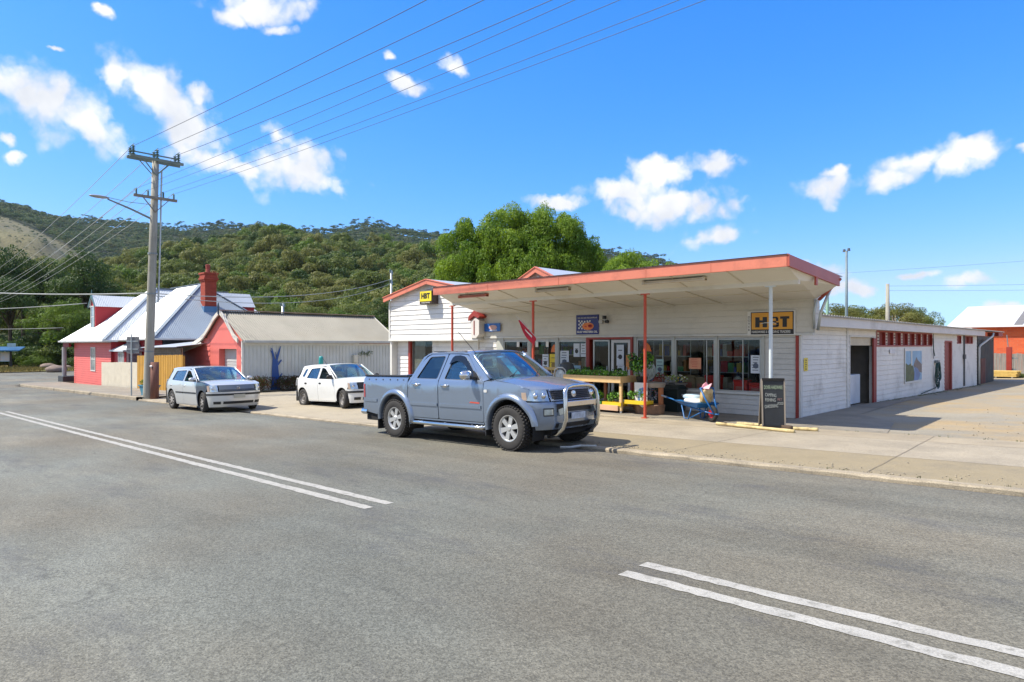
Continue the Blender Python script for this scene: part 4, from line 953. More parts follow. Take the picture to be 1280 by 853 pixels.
# painted tree cut-out on the grey wall
BLUE = M('cobalt_paint', (.010, .07, .27), rough=.5, var=.1)
mb = MB(); X = -30.66; Yt = 15.45
def br(pts, r): 
    global X
    X += .004
    for (a, b), (ra, rb) in zip(zip(pts, pts[1:]), zip(r, r[1:])):
        mb.prism([(X, a[0]-ra, a[1]), (X, a[0]+ra, a[1]), (X, b[0]+rb, b[1]), (X, b[0]-rb, b[1])], (.02,0,0))
br([(Yt,-.55),(Yt,-.1),(Yt-.02,.4),(Yt-.03,.95)], [.26,.20,.17,.13])
br([(Yt-.06,.8),(Yt-.14,1.2),(Yt-.2,1.5)], [.07,.05,.015]); br([(Yt+.02,.8),(Yt+.12,1.15),(Yt+.2,1.42),(Yt+.26,1.58)], [.06,.05,.03,.012])
br([(Yt,.55),(Yt+.16,.75),(Yt+.3,.92)], [.06,.05,.03]); br([(Yt+.1,0),(Yt+.25,.14),(Yt+.32,.26)], [.05,.04,.015]); br([(Yt-.13,1.15),(Yt-.27,1.38)], [.03,.012]); br([(Yt+.25,.82),(Yt+.4,.85)], [.03,.012]); br([(Yt+.05,1.0),(Yt-.02,1.3)],[.03,.012])
o = mb.build('tree_cutout', BLUE); tag(o, 'flat cobalt blue bare tree shape mounted on the grey garage side', 'wall art')
t = thing('gas_pipe_post', 'short teal round post behind the white hatchback', 'bollard', (-29.6, 17.3, -.35))
mb = MB(); mb.lathe([(0,0),(.11,0),(.11,1.35),(.09,1.42),(0,1.44)], n=14); mb.build('post', M('teal_paint', (.02,.30,.30), rough=.4), t, smooth=True)
t = thing('wall_box', 'small cream meter box high on the grey garage side above the white hatchback', 'meter box', (-30.66, 19.9, .9)); mb = MB(); mb.box(0,.2,-.13,.13,-.2,.22); mb.box(.2,.212,-.11,.11,-.18,.2); mb.build('box', M('cream_box', (.6,.58,.48), rough=.5), t, bevel=.01)

# ---- street furniture by the pole
def gpath(x): return g(x)+.085
POLEW = M('grey_pole_timber', (.33,.32,.27), rough=.85, var=.16, scale=2, bump=.4, bscale=12, streak=(4,4,.35), stain=(.13,.10,.06), stain_amt=.6, stain_scale=.8)
STEEL = M('dull_steel', (.22,.25,.26), rough=.5, metal=.4)
TIMB = M('crossarm_timber', (.22,.20,.17), rough=.8, var=.15)
PZ = gpath(-30.7); PB = Vector((-30.7, 9.75, PZ))
pole = thing('power_pole', 'tall leaning timber power pole with two crossarms and a street lamp', 'power pole', PB)
ln = Vector((.30, .20, 0))/9.9     # lean per metre of height
def pt(dy, z, dx=0): return (ln.x*z+dx, ln.y*z+dy, z)
mb = MB(); mb.tube([pt(0,-.3),pt(0,0),pt(0,3),pt(0,6.5),pt(0,10.1)], [.20,.20,.175,.155,.13], 16); mb.build('pole', POLEW, pole, smooth=True)
mb = MB()
for z in (1.9, 4.35, 6.05): mb.tube([pt(0,z),pt(0,z+.07)], .185, 16)
mb.build('band', STEEL, pole)
HVZ = 10.02; LVZ = 8.42
mb = MB(); 
for dx in (-.2, .2): mb.beam(pt(-1.05,HVZ,dx), pt(1.05,HVZ,dx), .09, .11)
mb.beam(pt(-1.0,HVZ+.26,-.1), pt(.95,HVZ+.26,-.1), .05, .05)
for s in (-1,1):
    for dx in (-.22,.22): mb.beam(pt(s*.55,HVZ-.05,dx), pt(0,HVZ-.65,dx*.6), .04, .03)
hv = mb.build('crossarm', M('green_grey_timber', (.17,.22,.20), rough=.8, var=.2), pole)
mb = MB(); mb.beam(pt(-.85,LVZ,.16), pt(.85,LVZ,.16), .09, .11)
for s in (-1,1): mb.beam(pt(s*.5,LVZ-.05,.2), pt(0,LVZ-.6,.15), .04, .03)
lv = mb.build('crossarm', TIMB, pole)
INS = M('insulator_glaze', (.10,.17,.16), rough=.3)
for par, ys, zz, sc_ in ((hv, (-.92,0,.85), HVZ, 1.0), (lv, (-.75,-.3,.3,.72), LVZ, .55)):
    for y_ in ys:
        mb = MB()
        for dx in ((-.2,.2) if sc_ == 1 else (.16,)):
            prof_ = []
            for i in range(5): prof_ += [(.03*sc_, .06+i*.075*sc_), (.085*sc_, .08+i*.075*sc_), (.03*sc_, .11+i*.075*sc_)]
            p_ = pt(y_, zz, dx); mb.lathe([(0,.02)]+prof_+[(0,.14+.3*sc_)], p_, n=10)
        a = pt(y_, zz+.08+.37*sc_, -.25*sc_); b = pt(y_, zz+.1+.37*sc_, .25*sc_); mb.tube([a, b], .018, 6)
        mb.build('insulator', INS, par)
# street lamp arm and head over the road
mb = MB(); a0 = pt(-.1,7.55); mb.tube([a0, pt(-.9,7.85), pt(-1.75,8.12)], [.045,.04,.03], 8); mb.tube([pt(0,8.15), pt(-1.0,8.12), pt(-1.85,8.2)], .012, 5); la = mb.build('lamp_arm', STEEL, pole)
mb = MB(); mb.ellipsoid(pt(-2.05,8.17), (.13,.38,.065), 12, 6); mb.build('lamp_head', M('lamp_grey', (.32,.33,.34), rough=.4), la, smooth=True)
mb = MB(); mb.tube([pt(.22,9.6,.1), pt(.24,7.5,.1), pt(.25,5.8,.1), pt(.25,4.0,.1)], .035, 6); mb.build('cable_duct', GALV, pole)
mb = MB(); mb.tube([(.42,.12,-.1),(.43,.13,1.48)], [.17,.16], 14); mb.build('timber_stub', M('brown_stub', (.17,.075,.055), rough=.85, var=.25, scale=4, streak=(3,3,.4)), pole, smooth=True)
mb = MB(); mb.tube([(.50,-.04,1.28),(.52,-.06,1.33)], .05, 8); mb.build('pole_tag', M('tag_white', (.6,.6,.6)), pole)
t = thing('sign_post', 'blank grey back of a street sign on a thin pole before the cream fence', 'street sign', (-32.35, 9.6, gpath(-32.3)))
mb = MB(); mb.tube([(0,0,0),(0,0,2.72)], .03, 10); mb.build('post', GALV, t)
mb = MB(); vx, vy = .80, .60
c0 = Vector((.04,.05,2.23)); mb.obox(c0, (vx*.30,vy*.30,0), (-vy*.006,vx*.006,0), (0,0,.37)); sg = mb.build('sign_plate', M('sign_back_grey', (.20,.20,.21), rough=.5, metal=.2), t, bevel=.003)
mb = MB()
for z in (2.05,2.4): mb.obox((.02,.03,z), (vx*.28,vy*.28,0), (-vy*.02,vx*.02,0), (0,0,.02))
mb.build('bracket', GALV, sg)
t = thing('planter_box', 'blue painted planter box of yellow green flowers at the foot of the power pole', 'planter', (-32.1, 10.25, gpath(-32.1)))
mb = MB(); mb.prism([(-.42,-.22,0),(.42,-.22,0),(.42,.22,0),(-.42,.22,0)], (0,0,.02)); mb.add([(-.4,-.2,.02),(.4,-.2,.02),(.4,.2,.02),(-.4,.2,.02),(-.5,-.27,.42),(.5,-.27,.42),(.5,.27,.42),(-.5,.27,.42)], [(0,1,5,4),(1,2,6,5),(2,3,7,6),(3,0,4,7)]); mb.box(-.53,.53,-.30,-.26,.40,.45); mb.box(.49,.53,-.26,.3,.40,.45); mb.box(-.53,-.49,-.26,.3,.40,.45); mb.box(-.49,.49,-.26,.26,.33,.36)
mb.build('box', M('planter_blue', (.05,.22,.32), rough=.6, var=.15), t)
PLANTER = t
# info shelter across the side street
t = thing('info_shelter', 'small notice board shelter with a bright blue roof on the far verge', 'notice board', (-116, 18.7, H(-116,18)+.1))
zb = 0
mb = MB(); mb.obox((0,0,2.75),(.8,1.5,.0),( -.9,.5,.25),(0,0,.05)); mb.obox((.3,-.3,2.6),(.8,1.5,0),(.5,-.3,-.16),(0,0,.05)); mb.build('roof', M('bright_blue_roof', (.02,.11,.26), rough=.5), t)
mb = MB()
for s in (-1.1,.3): mb.box(s*.5-.13, s*.5+.13, s*.9-.13, s*.9+.13, 0, 2.7)
mb.build('post', M('dark_post', (.04,.035,.03), rough=.8), t)
mb = MB(); mb.obox((-.2,-.36,1.65), (.38,.68,0), (.03,-.02,0), (0,0,.62)); bd = mb.build('board', M('board_map', (.42,.50,.58), rough=.5, var=.35, scale=3, col2=(.6,.5,.45)), t)
mb = MB(); mb.obox((-.2,-.36,1.0), (.4,.7,0), (.05,-.03,0), (0,0,.04)); mb.obox((.5,.3,3.25),(.25,.45,0),(.04,-.02,0),(0,0,.28)); mb.build('board_trim', M('trim_blue', (.35,.5,.55), rough=.5), t)
ROCK = M('rock', (.22,.17,.14), rough=.95, var=.25, scale=2, bump=.6, bscale=6)
for (px_, py_, w_, lab) in ((-92.3,19.4,1.35,'largest low brown boulder on the grass beside the corner house verandah'),(-112,22.6,1.3,'pale rock half hidden under the trees behind the verge'),(-107,23.6,.9,'small grey rock between two boulders on the verge')):
    mb = MB(); mb.ellipsoid((0,0,.2*w_), (w_*.75,w_*.8,w_*.38), 14, 9, .09, random.Random(int(w_*99))); o = mb.build('boulder', ROCK, smooth=True); o.location = (px_, py_, H(px_,py_)+.1-.05); tag(o, lab, 'boulder')

# ---- wires
WIRE = M('wire_dark', (.05,.055,.06), rough=.5)
WIREP = M('cable_pale', (.38,.40,.38), rough=.6)
def wire(name, p0, p1, sag, r, mat, label, group=None, n=26, top=True):
    p0, p1 = Vector(p0), Vector(p1); pts = []
    for i in range(n+1):
        t_ = i/n; p = p0.lerp(p1, t_); p.z -= sag*4*t_*(1-t_); pts.append(p)
    mb = MB(); mb.tube(pts, r, 5); o = mb.build(name, mat, smooth=True); tag(o, label, 'wire', group)
    return o
def wp(y_, z, dx=0): return PB+Vector(pt(y_, z, dx))
for i, (y_, e) in enumerate(((-.92,(25,11.2,10.6)),(0,(25,12.0,10.6)),(.85,(25,13.4,10.6)))):
    wire('overhead_wire', wp(y_,HVZ+.40,.2), e, .55, .009, WIRE, ['uppermost of the three high wires crossing the sky above the pickup','middle of the three high wires crossing the sky above the pickup','lowest of the three high wires crossing the sky above the pickup'][i], 'high voltage wires')
for i, (y_, e) in enumerate(((-.75,(25,9.8,8.6)),(-.3,(25,10.5,8.6)),(.3,(25,11.4,8.6)),(.72,(25,11.6,8.6)))):
    wire('overhead_wire', wp(y_,LVZ+.28,.2), e, .5, .006, WIRE, ['first low voltage wire from the lower crossarm, highest in the sky','second low voltage wire from the lower crossarm over the awning','third low voltage wire from the lower crossarm over the awning','lowest low voltage wire from the lower crossarm over the awning'][i], 'low voltage wires')
P3 = Vector((-118, 13.5, 0))
for i, y_ in enumerate((-.92,0,.85)):
    wire('overhead_wire', wp(y_,HVZ+.40,-.2), P3+Vector((0, y_*1.2, 8.6)), 1.3, .012, WIREP, ['left high wire descending from the pole over the hillside','middle high wire descending from the pole over the hillside','right high wire descending from the pole over the hillside'][i], 'wires running off to the left')
for i, y_ in enumerate((-.75,-.3,.3,.72)):
    wire('overhead_wire', wp(y_,LVZ+.28,-.1), P3+Vector((0, y_*1.2, 6.6)), 1.2, .011, WIREP, ['outermost low wire running left from the lower crossarm','second low wire running left from the lower crossarm','third low wire running left from the lower crossarm','innermost low wire running left from the lower crossarm'][i], 'wires running off to the left')
wire('telephone_cable', wp(-.1,4.4), (-72, -4, 8.0), .9, .030, WIREP, 'thick pale cable crossing in front of the hillside left of the pole')
wire('telephone_cable', wp(.1,4.4), (-49.2, 35.8, 7.6), .7, .022, WIREP, 'pale cable from the main pole to the small distant pole behind the garage')
wire('telephone_cable', wp(.1,4.3), (-49.2, 35.8, 7.2), .9, .018, WIREP, 'thin pale cable just below the one leading to the distant pole')
wire('service_cable', (-54.1, 13.2, 4.6), (-72, -3, 4.6), .5, .028, WIREP, 'thick service cable reaching the street dormer of the corner house')
wire('service_cable', (-56.5, 12.3, 2.9), (-75, -3, 4.0), .5, .018, WIREP, 'thin service cable below the dormer of the corner house')
wire('service_cable', (-49.2, 35.8, 5.6), (-22.2, 16.6, 3.35), .4, .014, WIREP, 'cable from the distant pole to the left gable of the shop')
def smallpole(label, x, y, z, h, r, mat, arm=1, arms=1):
    t = thing('power_pole', label, 'power pole', (x, y, z)); mb = MB(); mb.tube([(0,0,-.3),(0,0,h)], [r,r*.75], 10); mb.build('pole', mat, t, smooth=True)
    for k_ in range(arms):
        mb = MB(); zz = h-.25-.9*k_; mb.beam((-arm*.72,arm*.69,zz), (arm*.72,-arm*.69,zz), .08, .09); c_ = mb.build('crossarm', STEEL, t)
        mb = MB()
        for s in (-.9,-.35,.35,.9): mb.lathe([(0,0),(.04,0),(.06,.1),(.03,.2),(0,.22)], (s*arm*.72,-s*arm*.69,zz+.05), n=8)
        mb.build('insulator', INS, c_)
    return t
DPL = smallpole('slim distant power pole with two crossarms just left of the shop gable', -49.2, 35.8, -1.0, 9.4, .11, GALV, .9, 2)
smallpole('short distant pole with one small crossarm above the garage ridge', -62, 32, -1.1, 6.9, .16, GALV, .8, 1)
GREENP = M('green_pole', (.20,.34,.25), rough=.7, var=.1)
smallpole('pale green power pole rising behind the awning corner', -20.9, 63.4, -.4, 8.6, .16, GREENP, .9, 2)
t = thing('light_pole', 'slim tall pole with twin lamp heads behind the side wing roof', 'light pole', (-16.3, 53.6, -.4)); mb = MB(); mb.tube([(0,0,0),(0,0,9.1)], [.12,.085], 10); mb.build('pole', M('bluegrey_pole', (.16,.22,.25), rough=.5), t, smooth=True)
mb = MB(); mb.beam((-.22,.2,9.12),(.22,-.2,9.12),.05,.05); c_ = mb.build('bracket', STEEL, t)
for s in (-1,1): 
    mb = MB(); mb.lathe([(0,-.1),(.12,-.1),(.09,.1),(0,.12)], (s*.22,-s*.2,9.2), n=10); mb.build('lamp_head', M('lamp_dark', (.08,.1,.12), rough=.4), t)
smallpole('plain timber pole without crossarm above the side wing roof', -16.9, 67, -.4, 7.6, .2, POLEW, .01, 0)
wire('overhead_wire', (-16.9, 67, 7.0), (40, 90, 8.4), .8, .010, WIRE, 'upper of two faint wires leading right from the plain timber pole', 'wires right of the timber pole')
wire('overhead_wire', (-16.9, 67, 6.6), (40, 90, 7.9), .9, .010, WIRE, 'lower of two faint wires leading right from the plain timber pole', 'wires right of the timber pole')
wire('overhead_wire', (-20.9, 63.4, 8.1), (45, 75, 11.5), .8, .008, WIRE, 'faint wire high above the white roof on the right', 'wires right of the timber pole')

# ---- orange brick building, fence and yard things on the right
t = thing('brick_warehouse', 'bright orange brick warehouse with a shining white metal roof', 'warehouse', (-11.5, 66, -.5))
mb = MB(); mb.box(0, 60, 0, .3, 0, 3.62); mb.box(0, .3, .3, 25, 0, 3.62); wl_ = mb.build('wall', M('orange_brick', (.62,.11,.03), rough=.85, var=.12, scale=1.2, fine=.15, bscale=14, stain=(.48,.09,.04), stain_amt=.4), t)
bm_ = MATS['orange_brick']; nt_ = bm_.node_tree; bt = nt_.nodes.new('ShaderNodeTexBrick'); tc_ = nt_.nodes.new('ShaderNodeTexCoord'); sx_ = nt_.nodes.new('ShaderNodeSeparateXYZ'); cx_ = nt_.nodes.new('ShaderNodeCombineXYZ')
nt_.links.new(tc_.outputs['Object'], sx_.inputs[0]); nt_.links.new(sx_.outputs['X'], cx_.inputs[0]); nt_.links.new(sx_.outputs['Z'], cx_.inputs[1]); nt_.links.new(cx_.outputs[0], bt.inputs['Vector'])
for k_, v_ in (('Scale', 1.0), ('Brick Width', .46), ('Row Height', .16), ('Mortar Size', .012)): bt.inputs[k_].default_value = v_
bt.inputs['Color1'].default_value = (.64,.12,.035,1); bt.inputs['Color2'].default_value = (.52,.085,.03,1); bt.inputs['Mortar'].default_value = (.50,.16,.08,1); nt_.links.new(bt.outputs['Color'], nt_.nodes['Principled BSDF'].inputs['Base Color'])
del mb
mb = MB(); rp_ = [(-.6,-.5,3.68),(-.6,9,5.75),(-.6,18,3.9),(-.6,18,3.8),(-.6,9,5.65),(-.6,-.5,3.60)]; mb.prism([(x,y,z) for x,y,z in rp_], (61,0,0)); mb.build('roof', M('white_roof', (.74,.75,.76), rough=.4, var=.04, scale=.5), t)
mb = MB()
for x0 in (4.2, 10.4, 16.6, 22.8): mb.beam((x0,-.2,3.78),(x0,8.4,5.67),.55,.03)
mb.build('skylight', M('skylight_grey', (.18,.17,.16), rough=.6), t)
t = thing('paling_fence', 'weathered grey paling fence in front of the orange brick warehouse', 'fence', (-9, 54.5, -.42))
mb = MB(); q = random.Random(8)
for i in range(200): x = i*.15; mb.box(x, x+.14, q.uniform(0,.02), .03, 0, 1.5+q.uniform(-.03,.03))
mb.build('palings', M('grey_palings', (.26,.24,.21), rough=.9, var=.25, scale=4, streak=(3,3,.3)), t)
mb = MB()
for i in range(12): mb.box(i*2.6, i*2.6+.12, .04, .16, 0, 1.45)
mb.build('fence_post', POLEW, t)
t = thing('timber_stack', 'stack of bright yellow sawn timber on bearers in the yard', 'timber stack', (-6.85, 49.6, H(-6,49))); mb = MB(); q = random.Random(3)
for r_ in range(4):
    for c_ in range(9): x0_ = q.uniform(-.08,.08); mb.box(.0+x0_, 1.3+x0_, c_*.13, c_*.13+.115, .08+r_*.09, .08+r_*.09+.08)
mb.build('plank', M('yellow_timber', (.62,.42,.12), rough=.7, var=.15, scale=6), t)
mb = MB(); mb.box(.2,.3,0,1.2,0,.08); mb.box(1.0,1.1,0,1.2,0,.08); mb.build('bearer', TIMB, t)
t = thing('gate_post', 'dark red steel post with hinges standing before the paling fence', 'post', (-6.2, 51.8, -.42)); mb = MB(); mb.box(-.14,.14,-.14,.14,0,1.95); mb.build('post', REDP, t, bevel=.01); mb = MB(); mb.box(.14,.42,-.04,.04,1.2,1.28); mb.box(.14,.36,-.04,.04,.5,.58); mb.tube([(-.05,0,1.9),(-.12,0,2.7)],.03,6); mb.build('hinge', STEEL, t)
t = thing('pallet', 'flat dark pallet lying on the grass before the paling fence', 'pallet', (-3.9, 51.3, -.4)); mb = MB()
for i in range(6): mb.box(0,1.4,i*.2,i*.2+.13,.1,.13)
for i in (0,.65,1.3): mb.box(i,i+.08,0,1.13,0,.1)
mb.build('slats', TIMB, t)
t = thing('yard_lamp', 'small yellow flood lamp on a bracket above the paling fence', 'lamp', (-8.3, 54.2, 1.08)); mb = MB(); mb.prism([(-.3,0,0),(.3,0,0),(.12,0,.34),(-.12,0,.34)], (0,.25,0)); mb.build('lamp_shade', M('lamp_yellow', (.62,.42,.05), rough=.5), t); mb = MB(); mb.box(-.05,.05,.2,.3,-.25,.0); mb.build('bracket', STEEL, t)
# rear hedge of the yard boundary behind the side wing is open sky
# ------------------------------------------------------------------ hills, forest, trees
def leafmat(name, c1, c2, scale=.15, fine=.3, trans=.35):
    if name in MATS: return MATS[name]
    m = bpy.data.materials.new(name); m.use_nodes = True; MATS[name] = m
    nt = m.node_tree; N = nt.nodes; L = nt.links; b = N['Principled BSDF']; o = N['Material Output']
    tc = N.new('ShaderNodeTexCoord'); n = N.new('ShaderNodeTexNoise'); n.inputs['Scale'].default_value = scale; n.inputs['Detail'].default_value = 6; n.inputs['Roughness'].default_value = .75
    L.new(tc.outputs['Object'], n.inputs['Vector'])
    cr = N.new('ShaderNodeValToRGB'); cr.color_ramp.elements[0].position = .36; cr.color_ramp.elements[1].position = .64
    cr.color_ramp.elements[0].color = (*lin(c1), 1); cr.color_ramp.elements[1].color = (*lin(c2), 1); L.new(n.outputs['Fac'], cr.inputs['Fac'])
    L.new(cr.outputs['Color'], b.inputs['Base Color']); b.inputs['Roughness'].default_value = .55; b.inputs['Specular IOR Level'].default_value = .3
    tr = N.new('ShaderNodeBsdfTranslucent'); hs = N.new('ShaderNodeHueSaturation'); hs.inputs['Value'].default_value = 1.4; hs.inputs['Saturation'].default_value = 1.1; hs.inputs['Hue'].default_value = .49
    L.new(cr.outputs['Color'], hs.inputs['Color']); L.new(hs.outputs['Color'], tr.inputs['Color'])
    mx = N.new('ShaderNodeMixShader'); mx.inputs['Fac'].default_value = trans; L.new(b.outputs[0], mx.inputs[1]); L.new(tr.outputs[0], mx.inputs[2]); L.new(mx.outputs[0], o.inputs['Surface'])
    return m
def quads_np(rg, C, Nn, S, asp=1.0, up=0):
    """leaf faces: centres, normals, sizes -> vertex array (n, 4, 3)"""
    n = len(C); t = rg.normal(size=(n, 3)); 
    if up: t[:, 2] -= up*3
    t -= Nn*np.sum(t*Nn, 1)[:, None]; t /= np.linalg.norm(t, axis=1)[:, None]+1e-9
    b = np.cross(Nn, t); S = S[:, None]; a = t*S*asp; b = b*S*.62
    return np.stack([C-a, C+b*.9-a*.1, C+a, C-b*.9+a*.1], 1)
def mesh_np(name, V, mats, mi=None):
    n = len(V); me = bpy.data.meshes.new(name); me.vertices.add(n*4); me.vertices.foreach_set('co', V.reshape(-1).astype(np.float32))
    me.loops.add(n*4); me.loops.foreach_set('vertex_index', np.arange(n*4, dtype=np.int32))
    me.polygons.add(n); me.polygons.foreach_set('loop_start', np.arange(0, n*4, 4, dtype=np.int32)); 
    for m in (mats if isinstance(mats, (list, tuple)) else [mats]): me.materials.append(m)
    if mi is not None: me.polygons.foreach_set('material_index', mi.astype(np.int32))
    me.update(calc_edges=True); return me
def clump_pts(rg, clumps, dens, leaf, flat=.9, under=.35, jit=.42, sig=.13):
    """leaves on and inside ellipsoid clumps (centre, radii)"""
    Cs, Ns, Ss = [], [], []
    for c, r in clumps:
        c = np.array(c); r = np.array(r); area = 4*math.pi*((r[0]*r[1])**1.6+(r[0]*r[2])**1.6+(r[1]*r[2])**1.6)**(1/1.6)/3**(1/1.6)
        n = max(12, int(area*dens)); d = rg.normal(size=(n, 3)); d /= np.linalg.norm(d, axis=1)[:, None]
        keep = (d[:, 2] > -.25) | (rg.random(n) < under); d = d[keep]; n = len(d)
        # lumpy radius
        ph = rg.uniform(0, 6.28, 3); lump = 1+.13*np.sin(d[:, 0]*5+ph[0])*np.sin(d[:, 1]*5+ph[1])+.08*np.sin(d[:, 2]*9+ph[2])
        rad = (1-np.abs(rg.normal(0, sig, n))+(.5*sig if sig > .15 else 0))*lump
        Cs.append(c+d*r*rad[:, None]); nn = d/r; nn /= np.linalg.norm(nn, axis=1)[:, None]
        nn = nn+rg.normal(size=(n, 3))*jit; nn /= np.linalg.norm(nn, axis=1)[:, None]; Ns.append(nn); Ss.append(leaf*rg.uniform(.6, 1.35, n))
    return np.concatenate(Cs), np.concatenate(Ns), np.concatenate(Ss)
def gum_clumps(rg, R_, Hc, n=16, base=0):
    """clumps of a spreading gum crown: R_ radius, Hc crown height"""
    out = []
    for i in range(n):
        a = rg.uniform(0, 6.28); rr = R_*math.sqrt(rg.uniform(.02, 1))*.78; z = base+Hc*(.25+.62*(1-(rr/R_)**2)**.5*rg.uniform(.55, 1.0))
        s = R_*rg.uniform(.22, .40); out.append(((rr*math.cos(a), rr*math.sin(a), z), (s, s, s*rg.uniform(.5, .75))))
    return out
BARKG = M('gum_bark', (.32,.28,.22), rough=.8, var=.2, scale=3)
BARKD = M('dark_bark', (.10,.075,.05), rough=.9, var=.25, scale=4)
MATF = {'gum': leafmat('gum_leaves', (.085,.125,.026), (.20,.235,.065)), 'olive': leafmat('olive_leaves', (.12,.14,.035), (.26,.26,.08)),
        'dark': leafmat('dark_leaves', (.035,.075,.018), (.10,.155,.032), trans=.25), 'bright': leafmat('bright_leaves', (.08,.17,.022), (.25,.36,.05), scale=.5, trans=.38),
        'mid': leafmat('mid_leaves', (.075,.14,.022), (.17,.25,.045))}
rg = np.random.default_rng(5)
def tree_proto(name, kind, R_, Hc, Ht, n, dens, leaf, trunk=.25, bark=BARKG, droop=0):
    cl = gum_clumps(rg, R_, Hc, n, Ht-Hc); C_, N_, S_ = clump_pts(rg, cl, dens, leaf)
    me = mesh_np('crown', quads_np(rg, C_, N_, S_, 1.1, droop), MATF[kind])
    mb = MB(); top = Ht-Hc*.35; bx, by = rg.uniform(-.4, .4, 2)
    trk = [(0,0,-.5), (bx*.3,by*.3,Ht*.25), (bx,by,Ht*.5), (bx*.6,by*.6,top)]; mb.tube(trk, [trunk*1.2, trunk, trunk*.7, trunk*.3], 8)
    for c, r in cl[::2]: mb.tube([(bx,by,Ht*rg.uniform(.35,.55)), ((bx+c[0])/2,(by+c[1])/2,c[2]*.8+Ht*.08), (c[0],c[1],c[2])], [trunk*.4, trunk*.25, .04], 5)
    tm = mb.build('trunk_tmp', bark, smooth=True); tme = tm.data; bpy.data.objects.remove(tm)
    return me, tme
def place_tree(pr, x, y, z, s, rz, label, name='gum_tree', cat='tree', group=None, sz=1):
    t = thing(name, label, cat, (x, y, z), rz, group); t.scale = (s, s, s*sz)
    a = bpy.data.objects.new('crown', pr[0]); link(a, t); b = bpy.data.objects.new('trunk', pr[1]); link(b, t); return t
# polar helper: bearing by the tangent across the view axis, distance along it
def pol(t_, d): return (.7236*t_-.6902)*d, (.6903*t_+.7235)*d
def interp(x, tab):
    for (a, va), (b, vb) in zip(tab, tab[1:]):
        if a <= x <= b: return va+(vb-va)*(x-a)/(b-a)
    return tab[0][1] if x < tab[0][0] else tab[-1][1]
# ridge heights (metres) against bearing
NEAR = [(-1.3,34),(-.77,40),(-.62,45),(-.5,54),(-.42,60),(-.35,63),(-.27,59),(-.2,57),(-.1,52),(.1,45),(.3,14),(.5,0),(.8,0)]
FAR = [(-1.3,250),(-.77,222),(-.71,205),(-.66,196),(-.58,193),(-.5,190),(-.43,186),(-.3,184),(-.2,188),(-.12,178),(0,168),(.1,160),(.145,150),(.2,138),(.25,124),(.33,98),(.42,20),(.5,-2),(.9,-2)]
SPUR = [(-1.3,128),(-.9,122),(-.77,112),(-.72,104),(-.67,86),(-.62,62),(-.58,48),(-.5,40),(0,30),(.3,5),(.5,-2)]
def sm(t): t = min(max(t, 0), 1); return t*t*(3-2*t)
KH = 1.55
def hz(t_, d): return -1.9+KH*(hz0(t_, d/KH)+1.9)
def hz0(t_, d):
    n_ = interp(t_, NEAR)-9; f_ = interp(t_, FAR)-7; s_ = interp(t_, SPUR)-3
    wob = 3*math.sin(t_*31+d*.02)+2*math.sin(t_*57-d*.035)
    if d < 125: z = -1.9
    elif d < 370: u = (d-125)/245; z = -1.9+(n_+1.9)*(u**.8)+wob*min(u*2, 1)*.7
    elif d < 470: z = n_+(d-370)/100*(-10)
    elif d < 620: z = (n_-10)+(max(s_, n_-8)-(n_-10))*sm((d-470)/150)+wob
    else: z = max(s_, n_-8)+(f_-max(s_, n_-8))*min((d-620)/430, 1)**.85+wob*1.5*min(1,(d-620)/200)
    if d > 1050: z = f_-(d-1050)*.06
    return max(z, -2.2)
HILLM = M('hill_soil', (.042,.06,.022), rough=1, var=.3, scale=.02)
ts = [-1.35+.03*i for i in range(76)]; ds = [125+12*i for i in range(30)]+[490+20*i for i in range(40)]+[1300, 1600, 2200]
rows = [[(*pol(t_, d*KH), hz(t_, d*KH)) for d in ds] for t_ in ts]
structure(MB().grid(rows).build('hill', HILLM, smooth=True))
# dry cleared paddock on the spur at the left, a sheet just above the hillside
PADD = M('dry_paddock', (.13,.12,.06), rough=1, var=.25, scale=.02, fine=.25, bscale=.3, stain=(.07,.08,.03), stain_amt=1.0, stain_scale=.035)
def paddz(t_, d): return hz(t_, d*KH)+1.2
rows = []
for i in range(36):
    t_ = -1.1+(.52/35)*i; dmax = 700 if t_ < -.7 else 700-(t_+.7)*500
    rows.append([(*pol(t_, KH*(500+(dmax-500)*j/14)), paddz(t_, 500+(dmax-500)*j/14)) for j in range(15)])
structure(MB().grid(rows).build('paddock', PADD, smooth=True))
def in_paddock(t_, d):
    d = d/KH; return d > 480 and d < (690 if t_ < -.7 else 690-(t_+.7)*900) and t_ < -.63
TC = {}
def template_set(kind, small):
    """three crown meshes of one leaf kind, unit radius, kept in a collection of their own and instanced by the woods"""
    key = (kind, small)
    if key in TC: return TC[key]
    r = np.random.default_rng(len(TC)*7+3); c = bpy.data.collections.new('crowns_'+kind)
    for k in range(3):
        n = 7 if small else 15
        cl = gum_clumps(r, 1.0, 1.2, n, 0); C_, N_, S_ = clump_pts(r, cl, 120 if small else 165, .066 if small else .052, under=.2, jit=.3)
        V = quads_np(r, C_, N_, S_, 1.0); o = bpy.data.objects.new('crown_template', mesh_np('crown_template', V, MATF[kind])); c.objects.link(o)
    TC[key] = c; return c
